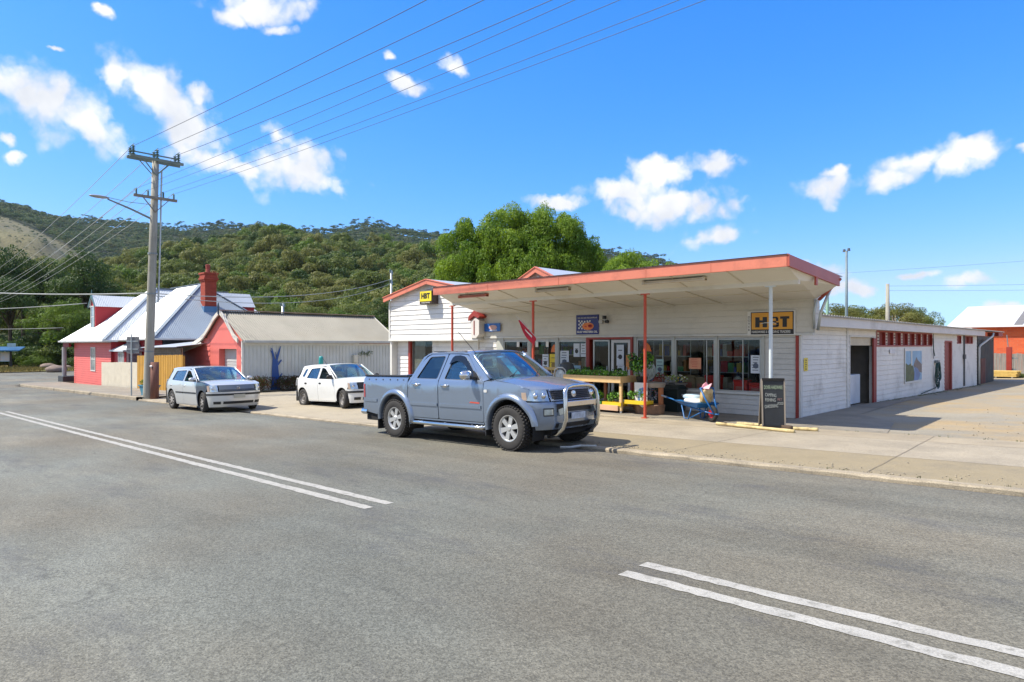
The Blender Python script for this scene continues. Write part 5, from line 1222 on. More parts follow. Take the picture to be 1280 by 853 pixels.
def forest(name, label, spots, kinds, seed, small=False):
    """one object: a cloud of points, each carrying an instanced crown"""
    r = np.random.default_rng(seed); n = len(spots); me = bpy.data.meshes.new(name)
    me.from_pydata([s[:3] for s in spots], [], [])
    at = me.attributes.new('size', 'FLOAT_VECTOR', 'POINT'); at.data.foreach_set('vector', np.array([(s[3], s[3], s[3]*s[4]) for s in spots], dtype=np.float32).reshape(-1))
    ar = me.attributes.new('turn', 'FLOAT_VECTOR', 'POINT'); rot = np.zeros((n, 3), dtype=np.float32); rot[:, 2] = r.uniform(0, 6.28, n); rot[:, :2] = r.normal(0, .08, (n, 2)); ar.data.foreach_set('vector', rot.reshape(-1))
    kk = r.choice(len(kinds), p=[k[1] for k in kinds], size=n); ak = me.attributes.new('kind', 'INT', 'POINT'); ak.data.foreach_set('value', kk.astype(np.int32))
    av = me.attributes.new('pick', 'INT', 'POINT'); av.data.foreach_set('value', r.integers(3, size=n).astype(np.int32))
    o = bpy.data.objects.new(name, me); link(o)
    ng = bpy.data.node_groups.new(name, 'GeometryNodeTree'); ng.interface.new_socket('Geometry', in_out='INPUT', socket_type='NodeSocketGeometry'); ng.interface.new_socket('Geometry', in_out='OUTPUT', socket_type='NodeSocketGeometry')
    N, L = ng.nodes, ng.links; gi = N.new('NodeGroupInput'); go = N.new('NodeGroupOutput'); jn = N.new('GeometryNodeJoinGeometry'); L.new(jn.outputs[0], go.inputs[0])
    def attr(nm_, ty):
        a = N.new('GeometryNodeInputNamedAttribute'); a.data_type = ty; a.inputs['Name'].default_value = nm_; return a.outputs['Attribute']
    S, T, K, V = attr('size', 'FLOAT_VECTOR'), attr('turn', 'FLOAT_VECTOR'), attr('kind', 'INT'), attr('pick', 'INT')
    for i, (kd, _) in enumerate(kinds):
        ci = N.new('GeometryNodeCollectionInfo'); ci.inputs['Collection'].default_value = template_set(kd, small); ci.inputs['Separate Children'].default_value = True; ci.inputs['Reset Children'].default_value = True
        cp = N.new('FunctionNodeCompare'); cp.data_type = 'INT'; cp.operation = 'EQUAL'; L.new(K, cp.inputs[2]); cp.inputs[3].default_value = i
        ip = N.new('GeometryNodeInstanceOnPoints'); L.new(gi.outputs[0], ip.inputs['Points']); L.new(cp.outputs['Result'], ip.inputs['Selection']); L.new(ci.outputs[0], ip.inputs['Instance'])
        ip.inputs['Pick Instance'].default_value = True; L.new(V, ip.inputs['Instance Index']); L.new(T, ip.inputs['Rotation']); L.new(S, ip.inputs['Scale']); L.new(ip.outputs[0], jn.inputs[0])
    md = o.modifiers.new('crowns', 'NODES'); md.node_group = ng
    tag(o, label, 'forest', kind='stuff'); return o
def scatter(t0, t1, d0, d1, step, size, q, skip=None, hrange=(.9,1.3), up=.25):
    out = []; d = d0
    while d < d1:
        st = step(d); t_ = t0+q.uniform(0, st/d)
        while t_ < t1:
            dd = d+q.uniform(-.45,.45)*st; tt = t_+q.uniform(-.35,.35)*st/d
            if not (skip and skip(tt, dd)):
                s = q.uniform(*size)*(1 if q.random() > .12 else 1.35); x, y = pol(tt, dd); out.append((x, y, hz(tt, dd)+s*up+q.uniform(0,2), s, q.uniform(*hrange)))
            t_ += st/d
        d += st*.85
    return out
q = random.Random(12)
sp_ = scatter(-1.1, .26, 140, 372*KH, lambda d: 6.8+d*.002, (3.4, 5.6), q, hrange=(1.0,1.7), up=1.0)
forest('hillside_forest', 'dense olive green eucalyptus forest on the nearer hillside', sp_, [('gum',.42),('olive',.28),('dark',.14),('mid',.16)], 3)
sp_ = scatter(-1.0, .46, 560*KH, 1062*KH, lambda d: 10.2+d*.001, (5.5, 9.0), q, skip=in_paddock, hrange=(.9,1.3), up=.35)
MATF['far'] = leafmat('far_leaves', (.055,.10,.035), (.13,.18,.06)); MATF['far2'] = leafmat('far_leaves_olive', (.085,.11,.04), (.17,.20,.075)); MATF['far3'] = leafmat('far_leaves_dark', (.032,.07,.03), (.08,.135,.05))
forest('ridge_forest', 'darker blue green forest covering the far ridge line', sp_, [('far',.5),('far2',.25),('far3',.25)], 4, True)
# skyline gums standing clear of the ridge
sp_ = []
for i in range(460):
    tt = -.86+1.28*q.random(); d = q.uniform(1020, 1060)*KH; s = q.uniform(5, 9.5); x, y = pol(tt, d); sp_.append((x, y, hz(tt, d)+s*q.uniform(.9, 1.9), s, q.uniform(.7,1.1)))
forest('skyline_trees', 'ragged gum crowns along the far ridge against the sky', sp_, [('far',.3),('far3',.7)], 6, True)
# scattered bushes on the paddock
sp_ = []
for i in range(900):
    tt = q.uniform(-1.0,-.63); d = q.uniform(505, 690)*KH; s = q.uniform(1.2, 3.2); x, y = pol(tt, d); 
    if math.sin(tt*60)+math.sin(d*.03) > .3 or q.random() < .35 or tt > -.72+ (700-d/KH)/1500: sp_.append((x, y, hz(tt, d)+.6, s, 1))
forest('paddock_bushes', 'dark bushes dotted over the dry cleared hillside', sp_, [('far3',1.0)], 8, True)

sp_ = scatter(-1.15, .3, 98, 150, lambda d: 4.2, (2.2, 3.6), q, hrange=(.8,1.3), up=.0)
sp_ = [(x, y, max(z, H(x, y)-.4)-.2, s_, h_) for (x, y, z, s_, h_) in sp_ if not (x > -103 and y < 60 and y > -60 and -x*.6902+y*.7235 < 96)]
forest('undergrowth', 'dense dark green undergrowth filling the foot of the forest behind the houses', sp_, [('dark',.45),('mid',.35),('gum',.2)], 9)
# ---- individual trees at the foot of the hill
protos = {'gum': [tree_proto('g%d' % i, 'gum', 4.6, 8.8, 11, 30, 34, .095) for i in range(2)], 'olive': [tree_proto('o%d' % i, 'olive', 4.8, 9.6, 12, 32, 34, .095) for i in range(2)],
          'dark': [tree_proto('d%d' % i, 'dark', 4.4, 9.6, 10.5, 34, 34, .095, bark=BARKD) for i in range(2)], 'mid': [tree_proto('m%d' % i, 'mid', 4.4, 9.2, 10, 32, 34, .095, bark=BARKD) for i in range(2)]}
DESC = {'gum': 'grey green gum tree', 'olive': 'olive crowned gum tree', 'dark': 'dark dense evergreen tree', 'mid': 'leafy mid green tree'}
spots = [ # bearing, distance, scale, kind, vertical stretch, place
 (-.79,112,1.3,'dark',1.55,'at the far left edge behind the notice board'),(-.755,104,1.15,'dark',1.3,'just behind the notice board shelter'),(-.735,118,1.4,'dark',1.5,'rising behind the blue roofed notice board'),
 (-.70,103,.95,'mid',1.1,'between the notice board and the corner house'),(-.685,120,1.35,'dark',1.4,'towering over the verge left of the corner house'),(-.665,100,.9,'mid',1.25,'close behind the corner house verandah'),
 (-.64,112,1.35,'dark',1.45,'behind the street dormer of the corner house'),(-.61,122,1.2,'gum',1.15,'above the left end of the corner house roof'),(-.585,108,.9,'dark',1.15,'behind the main hip roof of the corner house'),
 (-.555,130,1.25,'gum',1.15,'rising between the dormer and the power pole'),(-.53,118,1.0,'olive',1.1,'just left of the power pole'),(-.505,135,1.2,'mid',1.1,'just right of the power pole'),
 (-.475,125,1.1,'olive',1.1,'left of the brick chimney'),(-.45,140,1.25,'dark',1.1,'straight behind the brick chimney'),(-.42,122,1.05,'gum',1.15,'above the rear dormer of the corner house'),
 (-.395,138,1.2,'olive',1.05,'behind the left end of the garage ridge'),(-.365,120,1.0,'gum',1.1,'over the middle of the garage roof'),(-.34,140,1.2,'mid',1.1,'behind the small pole over the garage'),
 (-.315,124,1.05,'gum',1.1,'right of the small pole over the garage'),(-.285,138,1.2,'olive',1.05,'above the right half of the garage ridge'),(-.26,120,1.0,'mid',1.1,'over the right end of the garage ridge'),
 (-.23,134,1.15,'gum',1.1,'between garage and shop in the gap'),(-.20,118,1.05,'dark',1.15,'behind the slim pole left of the shop gable'),(-.17,130,1.2,'olive',1.1,'above the shop gable peak'),(-.14,118,1.1,'mid',1.2,'tucked behind the left side of the big willow'),
 (-.06,125,1.2,'gum',1.1,'hidden mostly behind the big willow'),(.05,125,1.2,'olive',1.1,'behind the right part of the big willow'),(.16,130,1.1,'gum',1.1,'behind the small bush beside the big willow')]
qq = random.Random(31)
for (t_, d, s, kd, sz, wh) in spots:
    x, y = pol(t_, d); z = max(hz(t_, d), H(x, y)-.1)
    place_tree(protos[kd][qq.randrange(2)], x, y, z, s, qq.uniform(0, 6.28), DESC[kd]+' '+wh, sz=sz)
# low shrubs closing the foot of the trees
for i, t_ in enumerate((-.80,-.772,-.745,-.715,-.692,-.67,-.645)):
    x, y = pol(t_, 97+3*(i % 3)); place_tree(protos['mid' if i % 2 else 'dark'][i % 2], x, y, H(x, y)-2.6, .62, i*1.3, ['low dark shrub at the left edge of the picture','low leafy shrub right beside the notice board','low dark shrub just right of the notice board','leafy shrub above the pale rock','low dark shrub above the middle rock','leafy shrub above the largest boulder','dark shrub touching the verandah post'][i], name='shrub', cat='shrub', sz=.9)
# the big willow behind the shop, drooping bright foliage
def willow(name, label, x, y, z, masses, dens, leaf, kind='bright', strands=0):
    t = thing(name, label, 'tree', (x, y, z)); cl = []; r = np.random.default_rng(17)
    for (cx, cy, cz, R_, hh) in masses:
        n = int(10+R_*9)
        for i in range(n):
            d = r.normal(size=3); d /= np.linalg.norm(d); d[2] = abs(d[2])*1.0-.35
            s = R_*r.uniform(.17,.33); c = (cx+d[0]*R_*.78, cy+d[1]*R_*.78, cz+d[2]*hh*.75)
            cl.append((c, (s, s, s*r.uniform(.95,1.5))))
    C_, N_, S_ = clump_pts(r, cl, dens, leaf, under=.7, jit=.75, sig=.24)
    # hanging strands
    K = strands; idx = r.integers(len(C_), size=K); base = C_[idx]; nrm = N_[idx]; ln_ = r.uniform(.3, 1.1, K); m_ = 7
    tt = np.linspace(0, 1, m_); P_ = base[:, None, :]+np.stack([nrm[:, 0:1]*tt*.22, nrm[:, 1:2]*tt*.22, -ln_[:, None]*tt], 2)
    P_ = P_.reshape(-1, 3)+r.normal(size=(K*m_, 3))*.05; NN = np.repeat(nrm, m_, 0)+r.normal(size=(K*m_, 3))*.6; NN /= np.linalg.norm(NN, axis=1)[:, None]
    V = np.concatenate([quads_np(r, C_, N_, S_, 1.5, .5), quads_np(r, P_, NN, np.full(K*m_, leaf*.85), 1.7, 1.5)])
    o = bpy.data.objects.new('crown', mesh_np('crown', V, MATF[kind])); link(o, t)
    mb = MB(); mb.tube([(0,0,-.3),(.1,0,1.5),(0,.1,3.5),(0,0,6)], [.5,.42,.36,.2], 10)
    for (cx, cy, cz, R_, hh) in masses: mb.tube([(0,.05,2.6),(cx*.5,cy*.5,3.9),(cx,cy,cz*.85)], [.3,.22,.08], 7)
    mb.build('trunk', BARKD, t, smooth=True); return t
# local x of the masses runs across the view (.7236, .6903)
def acr(a, dp): return (.7236*a-.6902*dp, .6903*a+.7235*dp)
ms = [(*acr(-1.8,-.6), 6.2, 1.9, 3.6), (*acr(.1,-.9), 6.3, 2.2, 3.9), (*acr(2.0,-.6), 6.0, 2.0, 3.6), (*acr(-3.4,-.4), 5.4, 1.7, 3.2), (*acr(3.5,-.4), 5.6, 1.6, 3.4), (*acr(-4.1,0), 7.4, 1.8, 4.6), (*acr(-2.6,.8), 6.6, 1.9, 3.5), (*acr(-1.0,0), 8.2, 2.3, 4.3), (*acr(1.1,.6), 8.3, 2.3, 4.2), (*acr(2.7,.2), 7.9, 2.0, 4.1), (*acr(4.2,.2), 6.6, 1.8, 4.2), (*acr(0,0), 5.0, 2.6, 3.0), (*acr(-3.6,0), 4.0, 2.0, 2.8), (*acr(3.4,0), 4.0, 2.2, 2.6)]
willow('willow_tree', 'huge bright green willow with drooping foliage behind the shop roof', -30.7, 33.1, -.7, [(a, b, c_+.9, d_, e_) for a, b, c_, d_, e_ in ms], 165, .056, strands=9000)
willow('bush_tree', 'small light green bushy tree to the right of the big willow', -22.1, 34.2, -.5, [(*acr(-.6,0),6.4,1.6,1.9),(*acr(1.0,0),6.0,1.5,1.6),(*acr(2.4,0),5.3,1.4,1.5)], 165, .05, strands=1500)
# dark pines beyond the side wing
for (t_, d, s, sz, kd, lab) in ((.475,80,.82,.80,'olive','left cypress like tree between the green pole and the light pole'),(.53,84,.85,.84,'gum','broad dark green tree right of the light pole'),(.575,80,.72,.92,'olive','dark green tree just right of the plain timber pole'),(.615,84,.56,1.22,'gum','last thin crowned tree with gaps, right of the others above the side wing')):
    x, y = pol(t_, d); place_tree(protos[kd][0], x, y, -.4, s, t_*9, lab, sz=sz)
for (t_, d, s) in ((.50,95,.75),(.555,96,.72)): 
    x, y = pol(t_, d); place_tree(protos['mid'][1], x, y, -.4, s, t_*20, ['leafy tree filling the gap behind the light pole','leafy tree filling the gap behind the timber pole'][int(t_ > .52)], sz=.9)
# garden bed against the garage
t = thing('hedge_bed', 'low rusty brown and dark green shrubs along the foot of the grey garage wall', 'shrubs', (-30.1, 15.9, -.45)); r = np.random.default_rng(4)
cl = [((r.uniform(-.25,.3), r.uniform(-1.9,2.2), r.uniform(.1,.3)), (r.uniform(.25,.4),)*2+(r.uniform(.2,.42),)) for _ in range(26)]+[((.0, 1.9+.3*i, .45), (.3,.3,.45)) for i in range(3)]
C_, N_, S_ = clump_pts(r, cl, 260, .035, jit=.9); me = mesh_np('leaves', quads_np(r, C_, N_, S_), [leafmat('rust_leaves', (.055,.035,.02), (.14,.06,.035), scale=2), leafmat('bed_green', (.03,.05,.015), (.08,.1,.03), scale=2)], r.integers(2, size=len(C_))); o = bpy.data.objects.new('leaves', me); link(o, t)
mb = MB(); 
for i in range(30): a, b = r.uniform(-.3,.3), r.uniform(-2,2.5); mb.tube([(a,b,-.1),(a+r.uniform(-.2,.2),b+r.uniform(-.2,.2),r.uniform(.4,.75))], .008, 4)
mb.build('twigs', BARKD, t)
sheet('garden_bed', [(-30.62,13.95),(-29.75,13.95),(-29.65,18.6),(-30.62,18.6)], .05, DIRT, zfn=ramp2)
# flowers in the blue planter
cl = [((r.uniform(-.4,.4), r.uniform(-.18,.18), r.uniform(.45,.62)), (.13,.13,.12)) for _ in range(16)]
C_, N_, S_ = clump_pts(r, cl, 500, .022, jit=.9); me = mesh_np('plant', quads_np(r, C_, N_, S_), [MATF['bright'], M('yellow_flower', (.55,.42,.03), rough=.6), MATF['dark']], r.choice(3, p=[.62,.14,.24], size=len(C_))); o = bpy.data.objects.new('flowering_plant', me); link(o); o.location = (-32.1, 10.25, gpath(-32.1)); tag(o, 'yellow flowering plants growing in the blue planter box', 'plant')
# wreath of leaves on the wall box
cl = [((.12, .3+.16*i, .25+.06*math.sin(i*2)), (.1,.14,.13)) for i in range(5)]
C_, N_, S_ = clump_pts(r, cl, 300, .03, jit=.9); o = bpy.data.objects.new('hanging_plant', mesh_np('hp', quads_np(r, C_, N_, S_), MATF['dark'])); link(o); o.location = (-30.66, 19.9, .9); tag(o, 'dark leafy plant beside the meter box above the white hatchback', 'plant')
# ------------------------------------------------------------------ signs and goods at the shop front
SIGNY = M('sign_amber', (.72,.33,.02), rough=.4, var=.04)
BLACK = M('sign_black', (.012,.011,.010), rough=.45, var=.1)
OFFW = M('sign_white', (.72,.71,.66), rough=.5, var=.04)
yq = YF-.085
# large amber sign on the facade
sx0, sx1, sz0, sz1 = -7.24, -6.16, 1.885, 2.46
cx, cz = (sx0+sx1)/2, (sz0+sz1)/2
t = thing('shop_sign', 'large amber sign with black letters HBT on the facade behind the white post', 'sign', (cx, yq-.03, cz))
mb = MB(); mb.box(sx0-cx-.09, sx1-cx+.015, -.02, .03, sz0-cz-.015, sz1-cz+.02); mb.build('sign_back', OFFW, t, bevel=.004)
mb = MB(); mb.box(sx0-cx, sx1-cx-.01, -.026, -.021, sz0-cz+.012, sz1-cz-.005); pn = mb.build('sign_border', BLACK, t)
mb = MB(); mb.box(sx0-cx+.025, sx1-cx-.035, -.031, -.027, sz0-cz+.135, sz1-cz-.025); mb.build('sign_field', SIGNY, t)
lt = MB()
def rc(x0, x1, z0, z1, lt=lt): lt.box(x0, x1, -.0355, -.0315, z0, z1)
# H, B, T as heavy block letters joined across the top
rc(-.42,-.31,-.10,.155); rc(-.23,-.12,-.10,.155); rc(-.31,-.23,.02,.075); rc(-.07,.14,.115,.155)
rc(-.07,.02,-.10,.10); rc(.02,.15,-.10,-.055); rc(.02,.11,.01,.05); rc(.11,.175,-.085,.015); rc(.10,.16,.045,.135)
rc(.205,.43,.10,.16); rc(.265,.37,-.10,.10)
lt.build('lettering', BLACK, t)
mb = MB(); mb.prism([(-.34,-.0365,-.02),(-.18,-.0365,.005),(.05,-.0365,.0),(.16,-.0365,-.045),(.05,-.0365,.015),(-.18,-.0365,.02)], (0,.0008,0)); mb.build('swoosh', OFFW, t)
text_obj('HARDWARE & BUILDING TRADERS', .085, OFFW, t, (-.03, -.033, sz0-cz+.072), FRONT, width=.96, bold=.001)
text_obj('D\nO\nV\nE\nR', .08, BLACK, t, (sx0-cx-.046, -.023, -.005), FRONT)
# small yellow light-box sign on the gable
t = thing('yellow_box_sign', 'small bright yellow box sign reading HBT on the white gable wall', 'sign', (-19.62, 15.98, 3.42))
mb = MB(); mb.box(-.38,.36,-.12,.2,-.24,.26); mb.build('box', M('dark_box', (.05,.03,.02), rough=.5), t, bevel=.02)
mb = MB(); mb.box(-.34,.34,-.135,-.122,-.14,.24); mb.build('face', M('sign_yellow', (.78,.62,.02), rough=.35), t, bevel=.015)
text_obj('HBT', .27, BLACK, t, (0, -.139, .055), FRONT, width=.5, bold=.012); text_obj('HARDWARE', .07, OFFW, t, (0, -.124, -.19), FRONT, width=.5)
# blue oil sign
t = thing('blue_oil_sign', 'square dark blue oil sign with chequered flags beside the security light', 'sign', (-12.44, yq-.012, 2.26))
mb = MB(); mb.box(-.43,.43,-.008,.012,-.30,.30); mb.build('board', M('sign_navy', (.012,.018,.16), rough=.35), t)
text_obj('WE USE AND RECOMMEND', .06, OFFW, t, (0, -.011, .205), FRONT, width=.74); text_obj('GULF WESTERN OIL', .085, OFFW, t, (0, -.011, -.225), FRONT, width=.78, bold=.003)
mb = MB(); 
for i in range(7):
    for j in range(5):
        if (i+j) % 2 == 0: x = -.34+i*.055; z = .14-j*.055-i*.006; mb.box(x, x+.052, -.011, -.0085, z-.05, z)
for i in range(3):
    for j in range(2):
        if (i+j) % 2 == 0: mb.box(-.02+i*.05, .028+i*.05, -.011, -.0085, .09-j*.045, .13-j*.045)
mb.build('chequered_flag', OFFW, t)
mb = MB(); mb.lathe([(0,-.013),(.22,-.013),(.22,-.009),(0,-.009)], (.03,0,-.05), axis='y', n=24); mb.v = [(x, y, -.05+(z+.05)*.52) for x, y, z in mb.v]; mb.build('emblem', M('emblem_orange', (.72,.20,.03), rough=.4), t)
mb = MB(); mb.box(-.10,-.02,-.016,-.0135,-.10,-.02); mb.box(.05,.16,-.016,-.0135,-.06,0); mb.lathe([(0,-.016),(.09,-.016),(.09,-.0135)], (.12,0,-.04), axis='y', n=12); mb.v = [(x, y, -.05+(z+.05)*.6) for x, y, z in mb.v]; mb.build('emblem_mark', M('emblem_red', (.5,.03,.01), rough=.4), t)
# small blue sign near the wing
t = thing('small_blue_sign', 'small horizontal blue sign half in sun at the left end of the awning', 'sign', (-16.55, 16.34, 2.24)); mb = MB(); mb.box(-.38,.40,-.01,.01,-.13,.15); mb.build('board', M('sign_blue', (.02,.12,.42), rough=.35), t)
mb = MB(); mb.lathe([(0,-.014),(.2,-.014),(.2,-.011),(0,-.011)], (.05,0,.01), axis='y', n=20); mb.v = [(x, y, z*.42+.005) for x, y, z in mb.v]; mb.build('emblem', M('emblem_pale', (.6,.35,.3), rough=.5), t); mb = MB(); mb.box(-.1,.25,-.013,-.011,-.10,-.075); mb.build('lettering', OFFW, t)
# security light
t = thing('security_light', 'small twin security light with black sensor on the facade beside the blue oil sign', 'light', (-11.72, yq, 2.36)); mb = MB(); mb.box(-.05,.05,-.06,.0,-.05,.05); mb.build('base', GREYB, t, bevel=.01)
mb = MB(); mb.lathe([(0,-.22),(.07,-.22),(.06,-.10),(0,-.1)], (-.08,0,-.03), axis='y', n=12); mb.build('lamp', M('lamp_pale', (.45,.44,.40), rough=.4), t); mb = MB(); mb.box(-.05,.03,-.16,-.06,.05,.15); mb.lathe([(0,-.15),(.05,-.15),(.05,-.06),(0,-.06)], (.08,0,-.03), axis='y', n=10); mb.build('sensor', BLACK, t)
# flag hanging on an angled staff
t = thing('red_flag', 'red flag with white emblem drooping from an angled pole on the second awning post', 'flag', (-12.66, 14.05, 1.86)); t.scale = (.66,.66,.7)
mb = MB(); S0, S1 = Vector((.34,.02,-.06)), Vector((-.74,-.10,.85)); mb.tube([S0, S1], .012, 6); mb.lathe([(0,0),(.02,.01),(.02,.03),(0,.04)], S1, n=8); mb.build('staff', M('staff_white', (.6,.6,.58), rough=.4), t)
P_ = []; P2 = []
for i in range(15):
    u = i/14; top = S1.lerp(S0, .12+.83*u); w_ = .10+.26*math.sin(min(u*1.6, 1)*1.5); row_ = []
    for j in range(9):
        v_ = j/8; row_.append(top+Vector((-.06*v_*w_/.2+.02*math.sin(v_*7+u*5), .03*math.sin(v_*9+u*6), -w_*v_)))
    P_.append(row_)
mb = MB(); mb.grid(P_); o = mb.build('cloth', M('flag_red', (.48,.012,.03), rough=.7, var=.1), t, smooth=True, fixn=False); s_ = o.modifiers.new('t', 'SOLIDIFY'); s_.thickness = .004
mb = MB(); mb.grid([[p+Vector((0,-.012,.0)) for p in r_[2:5]] for r_ in P_[6:12]]); o2 = mb.build('emblem', OFFW, o, fixn=False)
# papers and posters stuck to the glass
PAPER = M('paper_white', (.62,.66,.70), rough=.6, var=.05); 
def poster(x, z, w_, h_, mat, label, ink=BLACK, lines=6, pic=None, y=YF-.004, name='poster', seed=1):
    o = thing(name, label, 'poster', (x, y, z)); mb = MB(); mb.box(-w_/2,w_/2,-.003,0,-h_/2,h_/2); mb.build('sheet', mat, o)
    mb = MB(); q = random.Random(seed)
    for i in range(lines):
        zz = h_/2-h_*(i+.8)/(lines+1.0); a = w_*q.uniform(.25,.42); mb.box(-a, a*q.uniform(.5,1), -.0045, -.0032, zz-h_*.018, zz+h_*.022)
    if pic: a = min(w_, h_)*.28; mb.ellipsoid((0,-.004,-h_*.08), (a,.0015,a), 10, 6)
    mb.build('print', ink, o); return o
INK = M('print_ink', (.09,.11,.15), rough=.6); 
poster(-15.15, 1.15, .27, .48, PAPER, 'plain white notice in the leftmost shop window', INK, 2)
poster(-14.22, 1.08, .26, .50, PAPER, 'white notice with dark pictures in the window behind the second red post', BLACK, 5, True, seed=2)
poster(-13.88, 1.03, .32, .62, M('poster_yellow', (.75,.55,.02), rough=.5), 'tall yellow poster below an orange sign in the shop window', M('ink_brown', (.25,.15,.02), rough=.5), 3, True, name='yellow_poster')
mb = MB(); mb.prism([(-13.98,YF-.006,1.40),(-13.72,YF-.006,1.40),(-13.76,YF-.006,1.56),(-13.85,YF-.006,1.66),(-13.94,YF-.006,1.56)], (0,-.004,0)); o = mb.build('orange_sticker', M('hot_orange', (.75,.17,.02), rough=.5)); tag(o, 'orange triangular sticker above the yellow poster in the left windows', 'sticker')
poster(-13.42, 1.13, .36, .64, PAPER, 'large white notice just right of the yellow poster', INK, 7, True, seed=3)
poster(-12.93, 1.47, .24, .42, PAPER, 'left of two white sheets high in the window beside the red door frame', BLACK, 1, True)
poster(-12.65, 1.47, .24, .42, PAPER, 'right of two white sheets high in the window beside the red door frame', BLACK, 4, seed=4)
poster(-12.92, .82, .3, .34, M('poster_blue', (.30,.46,.55), rough=.5), 'pale blue sheet low in the window beside the red door frame', INK, 2, True)
poster(-11.27, 1.33, .26, .62, PAPER, 'tall white opening notice on the white glazed door', BLACK, 2, True, y=YF-.035)
poster(-11.25, .93, .24, .20, PAPER, 'small white notice low on the white glazed door', BLACK, 3, y=YF-.035)
poster(-11.0, 1.12, .12, .42, M('poster_orange2', (.7,.25,.06), rough=.5), 'narrow orange strip at the right side of the white glazed door', INK, 1, y=YF-.04)
mb = MB(); mb.prism([(-10.52,YF-.006,1.45),(-10.22,YF-.006,1.45),(-10.28,YF-.006,1.62),(-10.37,YF-.006,1.70),(-10.46,YF-.006,1.62)], (0,-.004,0)); o = mb.build('orange_sticker', MATS['hot_orange']); tag(o, 'orange triangular sticker near the third red post in the window right of the door', 'sticker')
poster(-9.95, .98, .24, .50, M('poster_green', (.38,.52,.46), rough=.5), 'pale green picture poster right of the third red post', INK, 4, True, seed=5)
poster(-9.66, .64, .28, .24, PAPER, 'small white sheet below the pale green poster', INK, 4, seed=6)
poster(-8.86, 1.13, .36, .30, M('poster_salmon', (.75,.32,.17), rough=.5), 'salmon orange sale poster in the second window from the right', M('ink_red', (.6,.07,.03), rough=.5), 5, seed=7)
poster(-7.17, 1.14, .26, .46, PAPER, 'white printed notice in the rightmost shop window', INK, 6, True, seed=8)
o = thing('yellow_notice', 'small tall yellow sticker on the white side boards beside the shop corner', 'sticker', (-6.092, 16.9, 1.15)); mb = MB(); mb.box(.012,.02,-.12,.12,-.16,.16); mb.build('sheet', M('sticker_yellow', (.78,.60,.02), rough=.4), o); mb = MB()
for i_ in range(5): mb.box(.0205,.0215,-.05,.04-.02*(i_ % 2),-.13+i_*.055,-.10+i_*.055)
mb.build('print', BLACK, o)
for x, z in ((-15.4,1.66),(-14.1,1.66),(-14.55,1.66)):
    mb = MB(); mb.box(-.06,.06,0,.004,-.09,.09); o = mb.build('hanging_tag', OFFW); o.location = (x, YF-.06, z); tag(o, {(-15.4):'small white tag hanging at the head of the leftmost window',(-14.1):'small white tag above the yellow poster',(-14.55):'small white tag just right of the second red post'}[x], 'tag')
# picture panel, hose and notice on the side wall
o = thing('landscape_panel', 'painted landscape panel of mountain, lake and forest on the long side wall', 'picture', (XS+.025, 27.4, .9)); mb = MB(); mb.box(0,.02,-1.22,1.22,-.62,.62); mb.build('frame', OFFW, o, bevel=.004)
def pl(name, pts, mat, e): 
    mb = MB(); mb.prism([(.021+e, a, b) for a, b in pts], (.0012,0,0)); mb.build(name, mat, o)
pl('painted_sky', [(-1.15,-.55),(1.15,-.55),(1.15,.52),(-1.15,.52)], M('pt_sky', (.22,.42,.58), rough=.5, var=.15, scale=2), 0)
pl('painted_mountain', [(-.1,.0),(.35,.3),(.55,.18),(1.15,.02),(1.15,-.3),(.2,-.2)], M('pt_mtn', (.16,.14,.13), rough=.5, var=.3, scale=5), .0015)
pl('painted_lake', [(-.1,-.55),(.1,-.05),(.5,-.12),(.95,-.35),(.6,-.55)], M('pt_lake', (.04,.17,.42), rough=.4, var=.2), .003)
pl('painted_forest', [(-1.15,-.55),(-1.15,.1),(-.8,.02),(-.45,.08),(-.1,-.05),(.05,-.3),(-.05,-.55)], M('pt_forest', (.05,.10,.03), rough=.5, var=.5, scale=8, stain=(.25,.16,.1), stain_amt=.6, stain_scale=6), .0045)
pl('painted_waterfall', [(-.42,.0),(-.28,.0),(-.24,.52),(-.48,.52)], M('pt_fall', (.6,.62,.58), rough=.5, var=.1), .006)
mb = MB(); mb.box(0,.012,-.3,.3,-.07,.07); o = mb.build('wall_notice', M('notice_white', (.66,.66,.66), rough=.5)); o.location = (XS+.03, 24.6, 1.42); tag(o, 'small white notice plate under the red vents on the side wall', 'notice')
t = thing('garden_hose', 'dark green hose hanging in loops on a holder on the side wall', 'hose', (XS+.03, 30.9, .95)); HOSE = M('hose_green', (.015,.06,.05), rough=.5)
mb = MB(); q = random.Random(6)
for k_ in range(6):
    pts = []; w_ = q.uniform(.2,.5); d_ = q.uniform(.6,1.15); o_ = q.uniform(.05,.12)
    for i in range(21): a = 2*math.pi*i/20; pts.append((o_+.03*math.sin(a*2+k_), w_*math.sin(a)*(.8+.2*math.sin(k_)), -d_/2+d_/2*math.cos(a)))
    mb.tube(pts, .018, 6)
mb.tube([(.05,-.4,.25),(.05,-.6,.5),(.04,-.62,.95)], .018, 6); mb.tube([(.06,.1,-.8),(.05,-.2,-1.0),(.05,-.9,-1.05),(.06,-2.6,-1.12)], .016, 6); mb.build('hose', HOSE, t, smooth=True); mb = MB(); mb.box(0,.12,-.14,.14,-.04,.08); mb.build('holder', STEEL, t)
